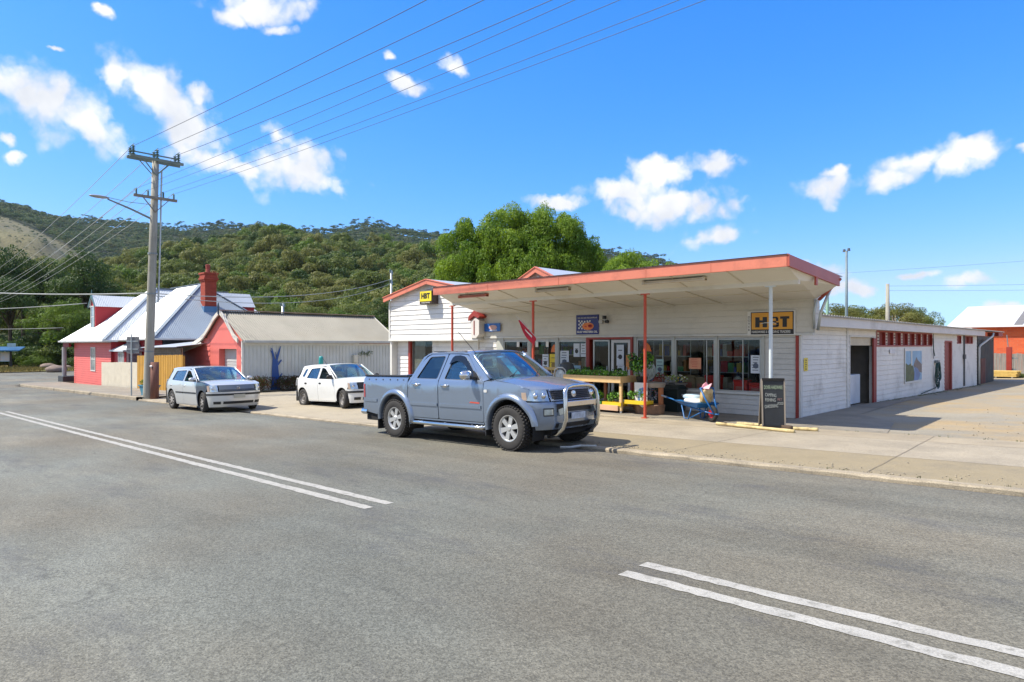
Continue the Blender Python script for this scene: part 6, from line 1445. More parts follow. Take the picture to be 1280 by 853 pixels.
# white chest freezer in the open doorway
t = thing('chest_freezer', 'white fridge standing inside the open loading door', 'fridge', (-6.72, 21.5, -.18)); mb = MB(); mb.box(-.55,.35,-.35,.75,.03,.92); mb.build('body', M('appliance_white', (.62,.68,.74), rough=.3), t, bevel=.02); mb = MB(); mb.box(-.5,.3,.752,.80,.05,.9); mb.build('door_side', BLACK, t, bevel=.01); mb = MB(); mb.box(-.5,-.4,-.3,-.2,0,.03); mb.box(.2,.3,-.3,-.2,0,.03); mb.box(.2,.3,.55,.65,0,.03); mb.build('foot', BLACK, t)
# goods in the dark store room
q = random.Random(15)
for i in range(7):
    mb = MB(); w_ = q.uniform(.25,.5); mb.box(-w_,w_,-.3,.3,0,q.uniform(.5,1.2)); mb.box(-w_-.02,w_+.02,-.32,.32,.3,.33); o = mb.build('store_crate', M('crate_%d' % (i % 3), [(.16,.04,.02),(.1,.09,.07),(.05,.08,.05)][i % 3], rough=.8), bevel=.01); o.location = (-10.2+.55*i, 26.5-.4*(i % 3), -.18); tag(o, 'dim crate stacked in the dark store behind the white fridge', 'crate', 'crates in the dark store room')

# ---- blackboard, logs, wheelbarrow, bins
t = thing('blackboard_sign', 'black A frame chalkboard in front of the white awning post', 'chalkboard', (-5.63, 13.80, H(-5.6,13.8)+.01), R(34)); t.scale = (.74,.9,1.0)
CHK = M('chalkboard', (.022,.026,.03), rough=.6, var=.2, scale=3)
mb = MB(); mb.prism([(-.29,-.10,.03),(.29,-.10,.03),(.29,.0,1.02),(-.29,.0,1.02)], (0,.018,0)); bd = mb.build('board', CHK, t)
mb = MB(); mb.prism([(-.29,.34,.03),(.29,.34,.03),(.29,.04,1.0),(-.29,.04,1.0)], (0,.018,0)); mb.build('rear_board', CHK, t)
mb = MB()
for s in (-1,1):
    mb.beam((s*.30,-.105,.0),(s*.30,.0,1.04),.03,.035); mb.beam((s*.30,.36,.0),(s*.30,.05,1.02),.03,.03)
mb.build('side_rail', M('board_frame', (.30,.26,.21), rough=.7), t); mb = MB(); mb.beam((-.3,-.005,1.03),(.3,-.005,1.03),.04,.05); mb.beam((-.3,-.105,.05),(.3,-.105,.05),.03,.05); mb.build('top_rail', BLACK, t)
CHALK = M('chalk', (.36,.39,.37), rough=.9, var=.3, scale=30); CHG = M('chalk_green', (.32,.40,.28), rough=.9, var=.3, scale=30); CHR = M('chalk_red', (.28,.17,.16), rough=.9)
tilt = math.atan2(.1, .99)
def chalk(txt, x, z, size, w_, m_, rot=0): 
    o = text_obj(txt, size, m_, t, (x, -.1+.1*(z-.03)/.99-.008, z), (R(90)-tilt, rot, 0), width=w_, depth=.0012, name='chalk_writing'); return o
chalk('DOVER HARDWARE', 0, .86, .11, .50, CHG); chalk('CAMPING', -.07, .70, .10, .30, CHALK, .06); chalk('FISHING', -.08, .60, .10, .28, CHALK, .02); chalk('PET', .17, .61, .07, .12, CHR); chalk('FOOD', .19, .53, .08, .15, CHALK, -.05); chalk('GARDENING', -.06, .47, .10, .36, CHALK, -.08)
LOG = M('painted_log', (.55,.44,.22), rough=.9, var=.25, scale=5, stain=(.15,.10,.05), stain_amt=.8, stain_scale=7)
def log(label, p0, p1, r, m_=LOG): 
    mb = MB(); p0, p1 = Vector(p0), Vector(p1); q = random.Random(int(p0.x*100)); n = 9; pts = [p0.lerp(p1, i/n)+Vector((0, q.uniform(-.008,.008), 0)) for i in range(n+1)]; mb.tube(pts, [r*q.uniform(.85,1.1) for _ in pts], 10); o = mb.build('log', m_, smooth=True); tag(o, label, 'log')
log('longest pale yellow log lying on the path in front of the chalkboard', (-6.85,13.72,-.10), (-5.02,13.34,-.08), .037)
log('short dark log end right of the chalkboard', (-5.62,13.86,-.08), (-5.25,13.82,-.075), .05, M('dark_log', (.09,.06,.04), rough=.9, var=.3))
log('short pale log to the right of the dark log end', (-5.22,13.82,-.08), (-4.75,13.86,-.07), .04)
log('thin pale log behind the chalkboard foot', (-6.5,14.0,-.1), (-5.72,13.95,-.08), .035)
BBLUE = M('barrow_blue', (.012,.12,.34), rough=.4, var=.1, stain=(.2,.25,.3), stain_amt=.3)
t = thing('wheelbarrow', 'bright blue wheelbarrow with a red hubbed wheel by the shop front', 'wheelbarrow', (-7.72, 14.62, -.165), R(-28))
mb = MB()
for s in (-1,1):
    mb.tube([(.62,s*.05,.20),(.30,s*.12,.24),(-.35,s*.24,.35),(-.75,s*.29,.45),(-1.18,s*.30,.50)], .018, 8); mb.tube([(-.05,s*.20,.30),(-.16,s*.22,.02),(-.32,s*.23,.02),(-.40,s*.25,.34)], .016, 8); mb.tube([(.3,s*.12,.24),(-.1,s*.22,.04)], .014, 6)
    mb.tube([(.62,s*.05,.20),(.40,s*.12,.52),(.27,s*.18,.78)], .02, 8)
mb.tube([(.66,-.05,.2),(.72,0,.2),(.66,.05,.2)], .018, 6); mb.tube([(.27,-.18,.78),(.27,.18,.78)], .018, 6); mb.build('frame', BBLUE, t, smooth=True)
mb = MB(); a = [(-.45,-.28,.40),(.22,-.24,.34),(.22,.24,.34),(-.45,.28,.40)]; b_ = [(-.58,-.34,.47),(.34,-.30,.45),(.34,.30,.45),(-.58,.34,.47)]; mb.add(a+b_, [(0,1,2,3),(0,1,5,4),(1,2,6,5),(2,3,7,6),(3,0,4,7)]); o = mb.build('tray', BBLUE, t, fixn=False); o.modifiers.new('s', 'SOLIDIFY').thickness = .006; o.location.z = -.03
mb = MB(); mb.lathe([(.10,-.03),(.15,-.045),(.185,-.03),(.195,0),(.185,.03),(.15,.045),(.10,.03)], (.48,0,.195), axis='y', n=28); wh = mb.build('wheel', M('rubber', (.025,.024,.023), rough=.85), t, smooth=True); mb = MB(); mb.lathe([(0,-.035),(.04,-.035),(.045,-.02),(.1,-.032),(.105,0),(.1,.032),(.045,.02),(.04,.035),(0,.035)], (.48,0,.195), axis='y', n=20); mb.build('hub', M('hub_red', (.45,.01,.015), rough=.35), wh)
mb = MB()
for s in (-1,1): mb.tube([(-1.0,s*.297,.48),(-1.24,s*.30,.506)], .024, 8)
mb.build('grip', M('grip_grey', (.3,.32,.33), rough=.7), t)
def bag(label, x, y, z, sz, rot, m1, m2, seed, tilt_=(0,0)):
    q = random.Random(seed); o = thing('feed_bag', label, 'bag', (x, y, z), rot); o.rotation_euler = (tilt_[0], tilt_[1], rot); mb = MB(); mb.ellipsoid((0,0,0), sz, 9, 7, .15, q); mb.v = [(math.copysign(abs(a/sz[0])**.5*sz[0], a), math.copysign(abs(b/sz[1])**.5*sz[1], b), math.copysign(abs(c/sz[2])**.75*sz[2], c)) for a, b, c in mb.v]; so_ = mb.build('sack', m1, o, smooth=True, weld=True); sm_ = so_.modifiers.new('s', 'SUBSURF'); sm_.levels = sm_.render_levels = 2
    mb = MB(); mb.ellipsoid((0,0,sz[2]*.06), (sz[0]*.75, sz[1]*.6, sz[2]*.95), 10, 7, .12, q); mb.build('print', m2, o, smooth=True); return o
bag('pale blue and white sack lying flat in the blue wheelbarrow', -7.98, 14.75, .37, (.29,.19,.07), R(-28), M('sack_white', (.42,.55,.64), rough=.45), M('sack_blue', (.28,.45,.58), rough=.45), 1)
bag('white sack under the blue one in the wheelbarrow', -7.86, 14.68, .28, (.33,.21,.07), R(-25), M('sack_white2', (.68,.66,.60), rough=.5), M('sack_grey', (.35,.38,.4), rough=.5), 2)
bag('upright yellow and brown sack with pink top leaning in the wheelbarrow', -7.50, 14.52, .43, (.09,.17,.19), R(-28), M('sack_yellow', (.42,.24,.06), rough=.5, col2=(.72,.60,.34), scale=7), M('sack_brown', (.30,.12,.04), rough=.5, col2=(.62,.45,.10), scale=5), 3, (0, R(12)))
mb = MB(); mb.add([(-.1,-.1,0),(.1,-.1,0),(.12,0,.13),(.03,.02,.07),(-.02,0,.16),(-.12,.03,.1)], [(0,1,2,3),(0,3,4,5)]); o = mb.build('bag_top', M('bag_pink', (.62,.28,.34), rough=.5)); o.modifiers.new('s','SOLIDIFY').thickness = .02; o.location = (-7.47,14.50,.59); tag(o, 'pink and white torn bag top standing above the yellow sack', 'bag')
BING = M('bin_green', (.010,.022,.022), rough=.5, var=.15)
def compost_bin(label, x, y, w_, h_, rot):
    t = thing('bin', label, 'bin', (x, y, -.165), rot); mb = MB(); a, b_ = w_*.42, w_*.5; mb.add([(-a,-a,0),(a,-a,0),(a,a,0),(-a,a,0),(-b_,-b_,h_*.86),(b_,-b_,h_*.86),(b_,b_,h_*.86),(-b_,b_,h_*.86)], [(3,2,1,0),(4,5,6,7),(0,1,5,4),(1,2,6,5),(2,3,7,6),(3,0,4,7)]); mb.box(-b_-.02,b_+.02,-b_-.02,b_+.02,h_*.80,h_*.87); mb.build('body', BING, t, bevel=.015)
    mb = MB(); c_ = b_*.72; mb.add([(-b_-.01,-b_-.01,h_*.875),(b_+.01,-b_-.01,h_*.875),(b_+.01,b_+.01,h_*.875),(-b_-.01,b_+.01,h_*.875),(-c_,-c_,h_),(c_,-c_,h_),(c_,c_,h_),(-c_,c_,h_)], [(3,2,1,0),(4,5,6,7),(0,1,5,4),(1,2,6,5),(2,3,7,6),(3,0,4,7)]); mb.tube([(-.08,-c_,h_+.0),(-.08,-c_,h_+.04),(.08,-c_,h_+.04),(.08,-c_,h_)], .012, 6); mb.build('lid', BING, t, bevel=.012); return t
compost_bin('smaller dark green compost bin next to the shop wall, left of the larger one', -9.66, 16.08, .38, .66, 0); compost_bin('larger dark green compost bin just behind the wheelbarrow handles', -9.22, 16.05, .47, .72, 0)
# flowers standing behind the bins
r = np.random.default_rng(8)
def plant(name, label, x, y, z, cl, mats, p, dens=420, leaf=.03, parent=None, cat='plant'):
    C_, N_, S_ = clump_pts(r, cl, dens, leaf, jit=.9, under=.6); me = mesh_np('leaves', quads_np(r, C_, N_, S_), mats, r.choice(len(mats), p=p, size=len(C_))); o = bpy.data.objects.new(name, me); link(o); o.location = (x, y, z); tag(o, label, cat); return o
RF = M('petal_red', (.45,.02,.03), rough=.6); WF = M('petal_white', (.7,.7,.68), rough=.6); PF = M('petal_pink', (.6,.25,.3), rough=.6); YF_ = M('petal_yellow', (.6,.45,.08), rough=.6); LG = M('leaf_green', (.06,.17,.02), rough=.5, var=.4, scale=20); LB = M('leaf_bright', (.20,.44,.04), rough=.5, var=.35, scale=20); LD = M('leaf_dark', (.02,.06,.018), rough=.5, var=.3, scale=20)
t = thing('flower_stand', 'crate stand of red and yellow flowers behind the dark green bins', 'plant stand', (-9.6, 16.3, -.165)); mb = MB(); mb.box(-.5,.55,-.14,.14,.72,.76)
for a in (-.45,.5): mb.box(a-.02,a+.02,-.1,.1,0,.72)
mb.build('shelf', TIMB, t); plant('flowers', 'yellow and cream flowers in pots above the larger green bin', -9.3, 16.3, .62, [((.12*i-.25, 0, .08+.03*(i % 2)), (.1,.1,.09)) for i in range(5)], [YF_, LB, WF], [.35,.45,.2], leaf=.025); plant('flowers', 'red and green potted flowers above the smaller green bin', -9.85, 16.3, .66, [((.12*i-.2, 0, .1), (.1,.1,.1)) for i in range(4)], [RF, LG, PF], [.3,.5,.2], leaf=.025)
plant('flowers', 'white and blue petunias hanging beside the third red post', -9.62, 15.5, .55, [((0,0,0),(.16,.14,.16)),((.05,0,-.25),(.14,.12,.18)),((-.05,0,-.45),(.12,.1,.12))], [WF, M('petal_blue', (.12,.2,.45), rough=.6), LD, PF], [.35,.2,.3,.15], leaf=.03)
t = thing('round_mirror_sign', 'round patterned disc leaning behind the third red post', 'disc', (-9.98, 15.9, .92)); mb = MB(); mb.lathe([(0,-.01),(.24,-.01),(.24,.01),(0,.01)], axis='y', n=28); mb.build('disc', M('disc_pale', (.40,.42,.34), rough=.4, var=.6, scale=9, stain=(.1,.15,.1), stain_amt=.8, stain_scale=8), t); mb = MB(); mb.lathe([(.235,-.015),(.27,-.015),(.27,.015),(.235,.015),(.235,-.015)], axis='y', n=28); mb.build('rim', ALU, t); mb = MB(); mb.tube([(0,.02,-.2),(0,.02,-1.08)], .02, 6); mb.build('stand', STEEL, t)

# ---- pine bench of seedlings in front of the door
PINE = M('fresh_pine', (.66,.44,.20), rough=.6, var=.12, scale=6, stain=(.72,.56,.33), stain_amt=.5, streak=(.6,6,6))
t = thing('seedling_bench', 'two tier fresh pine bench for seedlings in front of the shop door', 'bench', (-10.95, 14.95, -.165))
t.scale = (.88,1,1.02)
mb = MB(); mb.box(-1.05,1.15,-.42,-.38,.78,.95); mb.box(-1.05,1.15,.38,.42,.78,.95); mb.box(-1.05,-1.01,-.38,.38,.78,.95); mb.box(1.11,1.15,-.38,.38,.78,.95); mb.box(-1.01,1.11,-.38,.38,.79,.82); mb.build('tray', PINE, t, bevel=.004)
for x in (-1.0, -.05, 1.06):
    for y in (-.37, .31):
        if x == -.05 and y < 0: continue
        mb = MB(); mb.box(x,x+.085,y,y+.07,.06,.78); mb.build('leg', PINE if y < 0 else M('legs_redwood', (.45,.17,.07), rough=.6), t, bevel=.003)
mb = MB(); mb.box(-.90,1.05,-.42,-.38,.06,.20); mb.box(-.90,1.05,-.37,.38,.14,.17); mb.build('lower_shelf', M('shelf_pink_pine', (.60,.38,.24), rough=.7), t, bevel=.004)
mb = MB()
for x in (-.95,1.1):
    mb.lathe([(0,-.02),(.035,-.02),(.035,.02),(0,.02)], (x,-.34,.035), axis='y', n=12)
mb.build('castor', M('castor_grey', (.45,.45,.43), rough=.4), t)
ben = t
q = random.Random(77)
for i in range(9):
    x = -10.95-.80+.205*i; kind = i % 3; y = 14.80
    t = thing('seedling_tray', ['low tray of bright green seedlings at the left end of the pine bench','tray of pale leaved seedlings second from the left end of the pine bench','tray of lettuce seedlings third from the left end','tray of bright green herbs fourth from the left end','tray of dark green seedlings in the middle of the pine bench','tray of soft green seedlings just right of the middle of the bench','tray of tall green seedlings sixth along the bench','tray of bright lettuce seedlings near the right end of the bench','tray of leafy seedlings at the right end of the pine bench'][i], 'seedling tray', (x, y, .665), group='seedling trays on the pine bench')
    mb = MB(); mb.box(-.11,.11,-.2,.2,0,.05); mb.box(-.118,.118,-.208,.208,.045,.055); mb.build('tray', BLACK, t)
    cl = [((q.uniform(-.09,.09), q.uniform(-.19,.17), .12+q.uniform(0,.10)), (.06,.06,q.uniform(.06,.11))) for _ in range(12)]
    C_, N_, S_ = clump_pts(r, cl, 2200, .018, jit=.9, under=.6); mt_ = [[LB, LG, WF], [LG, LB, PF], [LB, LD, WF]][kind]; o = bpy.data.objects.new('seedlings', mesh_np('s', quads_np(r, C_, N_, S_), mt_, r.choice(3, p=[.62,.33,.05], size=len(C_)))); link(o, t)
for i, (x, w_, lab) in enumerate(((-11.55,.15,'dark leafy potted plant at the back left of the pine bench'),(-11.05,.2,'bushy green potted plant at the back of the pine bench middle'),(-10.5,.17,'green potted herb at the back of the bench, right of the middle'))):
    t = thing('potted_plant', lab, 'potted plant', (x, 15.18, .665)); mb = MB(); mb.lathe([(0,0),(.07,0),(.09,.13),(.08,.13),(0,.12)], n=14); mb.build('pot', BLACK, t)
    C_, N_, S_ = clump_pts(r, [((q.uniform(-.08,.08), q.uniform(-.05,.05), .2+q.uniform(0,.08)), (w_*.6,)*3) for _ in range(5)], 700, .03, jit=.9); o = bpy.data.objects.new('leaves', mesh_np('l', quads_np(r, C_, N_, S_), [LG, LD], r.integers(2, size=len(C_)))); link(o, t)
t = thing('potted_plant', 'tallest bushy green plant in a pot on the barrel planter', 'potted plant', (-9.62, 15.05, .60)); mb = MB(); mb.lathe([(0,0),(.12,0),(.16,.2),(.14,.2),(0,.18)], n=16); mb.build('pot', BLACK, t)
C_, N_, S_ = clump_pts(r, [((q.uniform(-.28,.25), q.uniform(-.15,.15), .35+q.uniform(0,.38)), (.13,.13,.14)) for _ in range(15)], 420, .04, jit=.9); o = bpy.data.objects.new('leaves', mesh_np('l', quads_np(r, C_, N_, S_), [LG, LD, LB], r.choice(3, p=[.5,.3,.2], size=len(C_)))); link(o, t)
# grey tub on timber legs right of the bench, with hanging sign
t = thing('tub_planter', 'grey half barrel tub on redwood legs at the right end of the pine bench', 'planter', (-9.38, 15.05, -.165)); t.scale = (.92,1,1); mb = MB(); mb.lathe([(0,.70),(.44,.70),(.47,.80),(.45,.82),(.42,.80),(0,.80)], n=28, squash=.7); mb.build('tub', M('tub_grey', (.33,.28,.22), rough=.7, var=.15), t, smooth=False)
for s in (-1,1):
    mb = MB(); mb.box(s*.36-.05,s*.36+.05,-.05,.05,.05,.70); mb.build('leg', MATS['legs_redwood'], t)
mb = MB(); mb.lathe([(0,.0),(.42,.0),(.46,.24),(.44,.26),(.42,.24),(0,.2)], n=24, squash=.7)
mb.build('base_tub', M('brick_brown_tub', (.22,.13,.08), rough=.8, var=.3, scale=6), t)
t = thing('bird_banner', 'white hanging banner with blue bird print between the redwood legs', 'banner', (-9.42, 14.68, .52)); mb = MB(); mb.prism([(-.19,0,.14),(.2,0,.14),(.19,0,-.42),(.05,0,-.50),(-.17,0,-.36)], (0,.008,0)); mb.build('cloth', OFFW, t); mb = MB(); mb.ellipsoid((-.0,-.003,-.12),(.08,.003,.12),10,6); mb.ellipsoid((.07,-.003,-.02),(.05,.003,.04),10,6); mb.ellipsoid((-.05,-.003,-.3),(.04,.003,.08),8,6); mb.build('print', M('bird_blue', (.12,.22,.38), rough=.6, var=.4, scale=20), t)
for (x, w_, m_, lab) in ((-10.25,.30,M('tray_yellow', (.72,.50,.02), rough=.4),'bright yellow tray on the lower shelf of the pine bench'),(-9.5,.34,MATS['tray_yellow'],'second yellow tray under the grey tub'),(-10.85,.27,M('tray_green', (.03,.16,.04), rough=.4),'green tray on the lower shelf of the pine bench')):
    t = thing('plastic_tray', lab, 'tray', (x, 14.72, .02 if x < -10 else .10)); mb = MB(); mb.box(-w_,w_,-.15,.15,0,.02); mb.box(-w_,w_,-.16,-.15,0,.10); mb.box(-w_,w_,.15,.16,0,.10); mb.box(-w_,-w_+.01,-.15,.15,0,.10); mb.box(w_-.01,w_,-.15,.15,0,.10); mb.build('tray', m_, t, bevel=.003)
    plant('potted_herbs', {-10.25:'leafy herbs in the bright yellow tray',-9.5:'leafy plants in the second yellow tray',-10.85:'broad leaved plants in the green tray'}[x], x, 14.74, .12 if x < -10 else .2, [((q.uniform(-w_*.8,w_*.8), q.uniform(-.08,.08), .08+q.uniform(0,.12)), (.09,.09,.1)) for _ in range(8)], [LB, LG, LD], [.4,.35,.25], 500, .035)
plant('flowers', 'purple and white bedding flowers at the left end of the lower shelf', -11.6, 14.75, .12, [((q.uniform(-.3,.3), q.uniform(-.1,.1), .06), (.09,.09,.08)) for _ in range(8)], [WF, LD, M('petal_purple', (.2,.1,.22), rough=.6)], [.25,.5,.25], 500, .03)
# lattice, white chair back, gas bottle near the windows
t = thing('lattice_panel', 'ochre timber lattice box panel standing under the left shop window', 'lattice', (-13.35, 15.6, -.165)); t.scale = (1,1,1.2); mb = MB(); L_ = M('lattice_tan', (.50,.36,.17), rough=.7, var=.12)
for i in range(9): mb.box(-.62+i*.15,-.585+i*.15,0,.02,.25,.90)
for i in range(6): mb.box(-.64,.64,-.02,0,.27+i*.12,.305+i*.12)
mb.box(-.67,-.62,-.03,.03,0,.93); mb.box(.62,.67,-.03,.03,0,.93); mb.box(-.62,.62,-.03,.03,.885,.93); mb.build('slats', L_, t); mb = MB(); mb.box(-.6,.6,.03,.05,0,.85); mb.build('backing', M('lattice_back', (.10,.07,.04), rough=.8), t)
t = thing('folding_chair', 'pale grey metal chair back between the lattice and the dark bin', 'chair', (-12.6, 15.25, -.165)); t.scale = (1,1,1.15); mb = MB(); pts = [(-.24,0,0),(-.24,.02,.75),(-.20,.03,.92),(-.1,.03,.98),(.1,.03,.98),(.20,.03,.92),(.24,.02,.75),(.24,0,0)]; mb.tube(pts, .018, 8); mb.tube([(-.22,-.4,0),(-.22,-.35,.42),(-.22,.05,.5)],.015,6); mb.tube([(.22,-.4,0),(.22,-.35,.42),(.22,.05,.5)],.015,6); mb.build('frame', M('chair_frame', (.55,.58,.60), rough=.35, metal=.3), t, smooth=True)
mb = MB(); mb.ellipsoid((0,.03,.78),(.19,.012,.15),16,8); mb.build('backrest', M('chair_pale', (.45,.50,.52), rough=.4, var=.3, scale=10), t, smooth=True); mb = MB(); mb.box(-.21,.21,-.38,.0,.42,.45); mb.build('seat', MATS['chair_pale'], t, bevel=.01)
t = thing('gas_cylinder', 'dark grey rounded bin left of the pine bench', 'bin', (-12.74, 15.75, -.165)); t.scale = (1,1,1.28); mb = MB(); mb.lathe([(0,0),(.23,0),(.25,.05),(.25,.75),(.22,.80)], n=24); mb.build('body', M('bin_charcoal', (.08,.09,.10), rough=.5), t, smooth=False); mb = MB(); mb.lathe([(.26,.80),(.26,.84),(.2,.95),(.08,1.0),(0,1.0)], n=24); mb.build('lid', MATS['bin_charcoal'], t)
t = thing('yellow_tub', 'dark yellow tub under the left end of the pine bench', 'tub', (-11.9, 15.5, -.165)); mb = MB(); mb.lathe([(0,0),(.26,0),(.30,.5),(.27,.5),(.25,.1),(0,.1)], n=20); mb.build('tub', M('mustard', (.36,.26,.02), rough=.5), t)
# ---- stock seen through the windows
q = random.Random(40); cols = [(.65,.04,.03),(.7,.48,.04),(.06,.14,.5),(.7,.7,.68),(.07,.35,.1),(.65,.25,.06),(.2,.16,.13),(.7,.62,.45)]
gm = [M('goods_%d' % i, c, rough=.5) for i, c in enumerate(cols)]
for k_, (x, w_, y) in enumerate(((-15.9,1.5,17.9),(-14.0,1.5,17.9),(-12.1,.9,19.2),(-10.2,1.2,17.8),(-8.6,1.3,18.0),(-7.0,1.0,17.9))):
    t = thing('shop_shelf', ['loaded shelves behind the leftmost window','loaded shelves behind the yellow poster','loaded shelves seen through the red framed door','loaded shelves behind the pale green poster','loaded shelves behind the salmon orange poster','loaded shelves behind the rightmost window'][k_], 'shelf', (x, y, -.165)); mb = MB()
    for z in (.1,.55,1.0,1.45,1.9): mb.box(-w_/2,w_/2,-.2,.2,z,z+.03)
    mb.box(-w_/2-.03,-w_/2,-.22,.22,0,2.1); mb.box(w_/2,w_/2+.03,-.22,.22,0,2.1); mb.build('rack', ALU, t)
    mb = MB()
    for z in (.13,.58,1.03,1.48):
        x_ = -w_/2+.03
        while x_ < w_/2-.15: b_ = q.uniform(.06,.2); mb.mat(q.randrange(8)).box(x_, x_+b_, -.18, .1, z, z+q.uniform(.12,.36)); x_ += b_+q.uniform(0,.04)
    mb.build('goods', gm, t)
def red_item(label, x, y, z, w_, d_, h_, name='red_crate', m_=None):
    t = thing(name, label, 'crate', (x, y, z)); mb = MB(); mb.box(-w_/2,w_/2,-d_/2,d_/2,0,h_); mb.box(-w_/2-.015,w_/2+.015,-d_/2-.015,d_/2+.015,h_*.85,h_); mb.build('box', m_ or M('crate_red', (.80,.03,.02), rough=.35), t, bevel=.03)
    mb = MB(); mb.box(-w_*.3,w_*.3,-d_/2-.022,-d_/2-.017,h_*.25,h_*.6); mb.build('label', M('crate_label', (.6,.2,.15), rough=.5), t)
red_item('red moulded crate low behind the second window from the right', -8.46, 16.80, .30, .40, .30, .52); red_item('tall red crate at the left in the rightmost window', -7.66, 16.80, .30, .36, .30, .42); red_item('wide red crate at the right in the rightmost window', -7.22, 16.80, .30, .42, .30, .36)
mb = MB(); mb.box(-9.45,-7.0,16.64,17.20,-.165,.295); o = mb.build('display_bench', M('display_tan', (.36,.28,.18), rough=.6)); tag(o, 'low tan display bench behind the two right hand windows', 'display bench')
red_item('brown cardboard carton at the left of the display bench', -9.15, 16.82, .30, .36, .3, .5, 'carton', M('carton', (.42,.30,.18), rough=.8)); red_item('second brown carton on the display bench', -8.80, 16.84, .30, .28, .3, .46, 'carton', MATS['carton'])
t = thing('small_appliance', 'white small appliance on the display bench between the red crates', 'appliance', (-7.92, 17.1, .30)); mb = MB(); mb.ellipsoid((0,0,.25),(.16,.13,.25),14,8); mb.build('body', OFFW, t, smooth=True); mb = MB(); mb.tube([(-.1,0,.4),(0,0,.62),(.1,0,.4)],.015,6); mb.build('handle', BLACK, t)
red_item('red goods box behind the pale green poster', -10.1, 16.85, .0, .5, .3, .75)
# ------------------------------------------------------------------ vehicles
def paint(name, col, met=.5, rough=.32, dirt=None, amt=.25):
    return M(name, col, rough=rough, metal=met, var=.03, scale=.8, coat=.8, stain=dirt, stain_amt=amt, stain_scale=1.4)
CGLASS = glass_mat('car_glass', (.72, .84, .86), refl=.05); WGLASS = glass_mat('windscreen_glass', (.66, .92, .97), refl=.05)
DKGLASS = glass_mat('tinted_glass', (.34, .40, .43), refl=.05)
RUB = M('tyre_rubber', (.035,.033,.031), rough=.85, var=.15, scale=5, bump=.35, bscale=45, stain=(.10,.09,.075), stain_amt=.4, stain_scale=2)
CHROME = M('chrome', (.72,.72,.72), rough=.10, metal=1, var=.02); BPL = M('black_plastic', (.022,.022,.023), rough=.55, var=.1)
UNDER = M('underbody', (.012,.012,.012), rough=.9); SEAT = M('seat_cloth', (.25,.26,.27), rough=.9); ALLOY = M('alloy', (.58,.58,.57), rough=.35, metal=.6, var=.05)
LAMPG = M('lamp_lens', (.52,.60,.62), rough=.08, metal=.55, var=.35, scale=9, coat=1); AMBER = M('amber_lens', (.50,.36,.26), rough=.15, coat=1); REDL = M('red_lens', (.50,.012,.012), rough=.15, coat=1)
PLATE = M('number_plate', (.45,.50,.56), rough=.5, var=.25, scale=14); INTR = M('dash_grey', (.28,.29,.29), rough=.7)

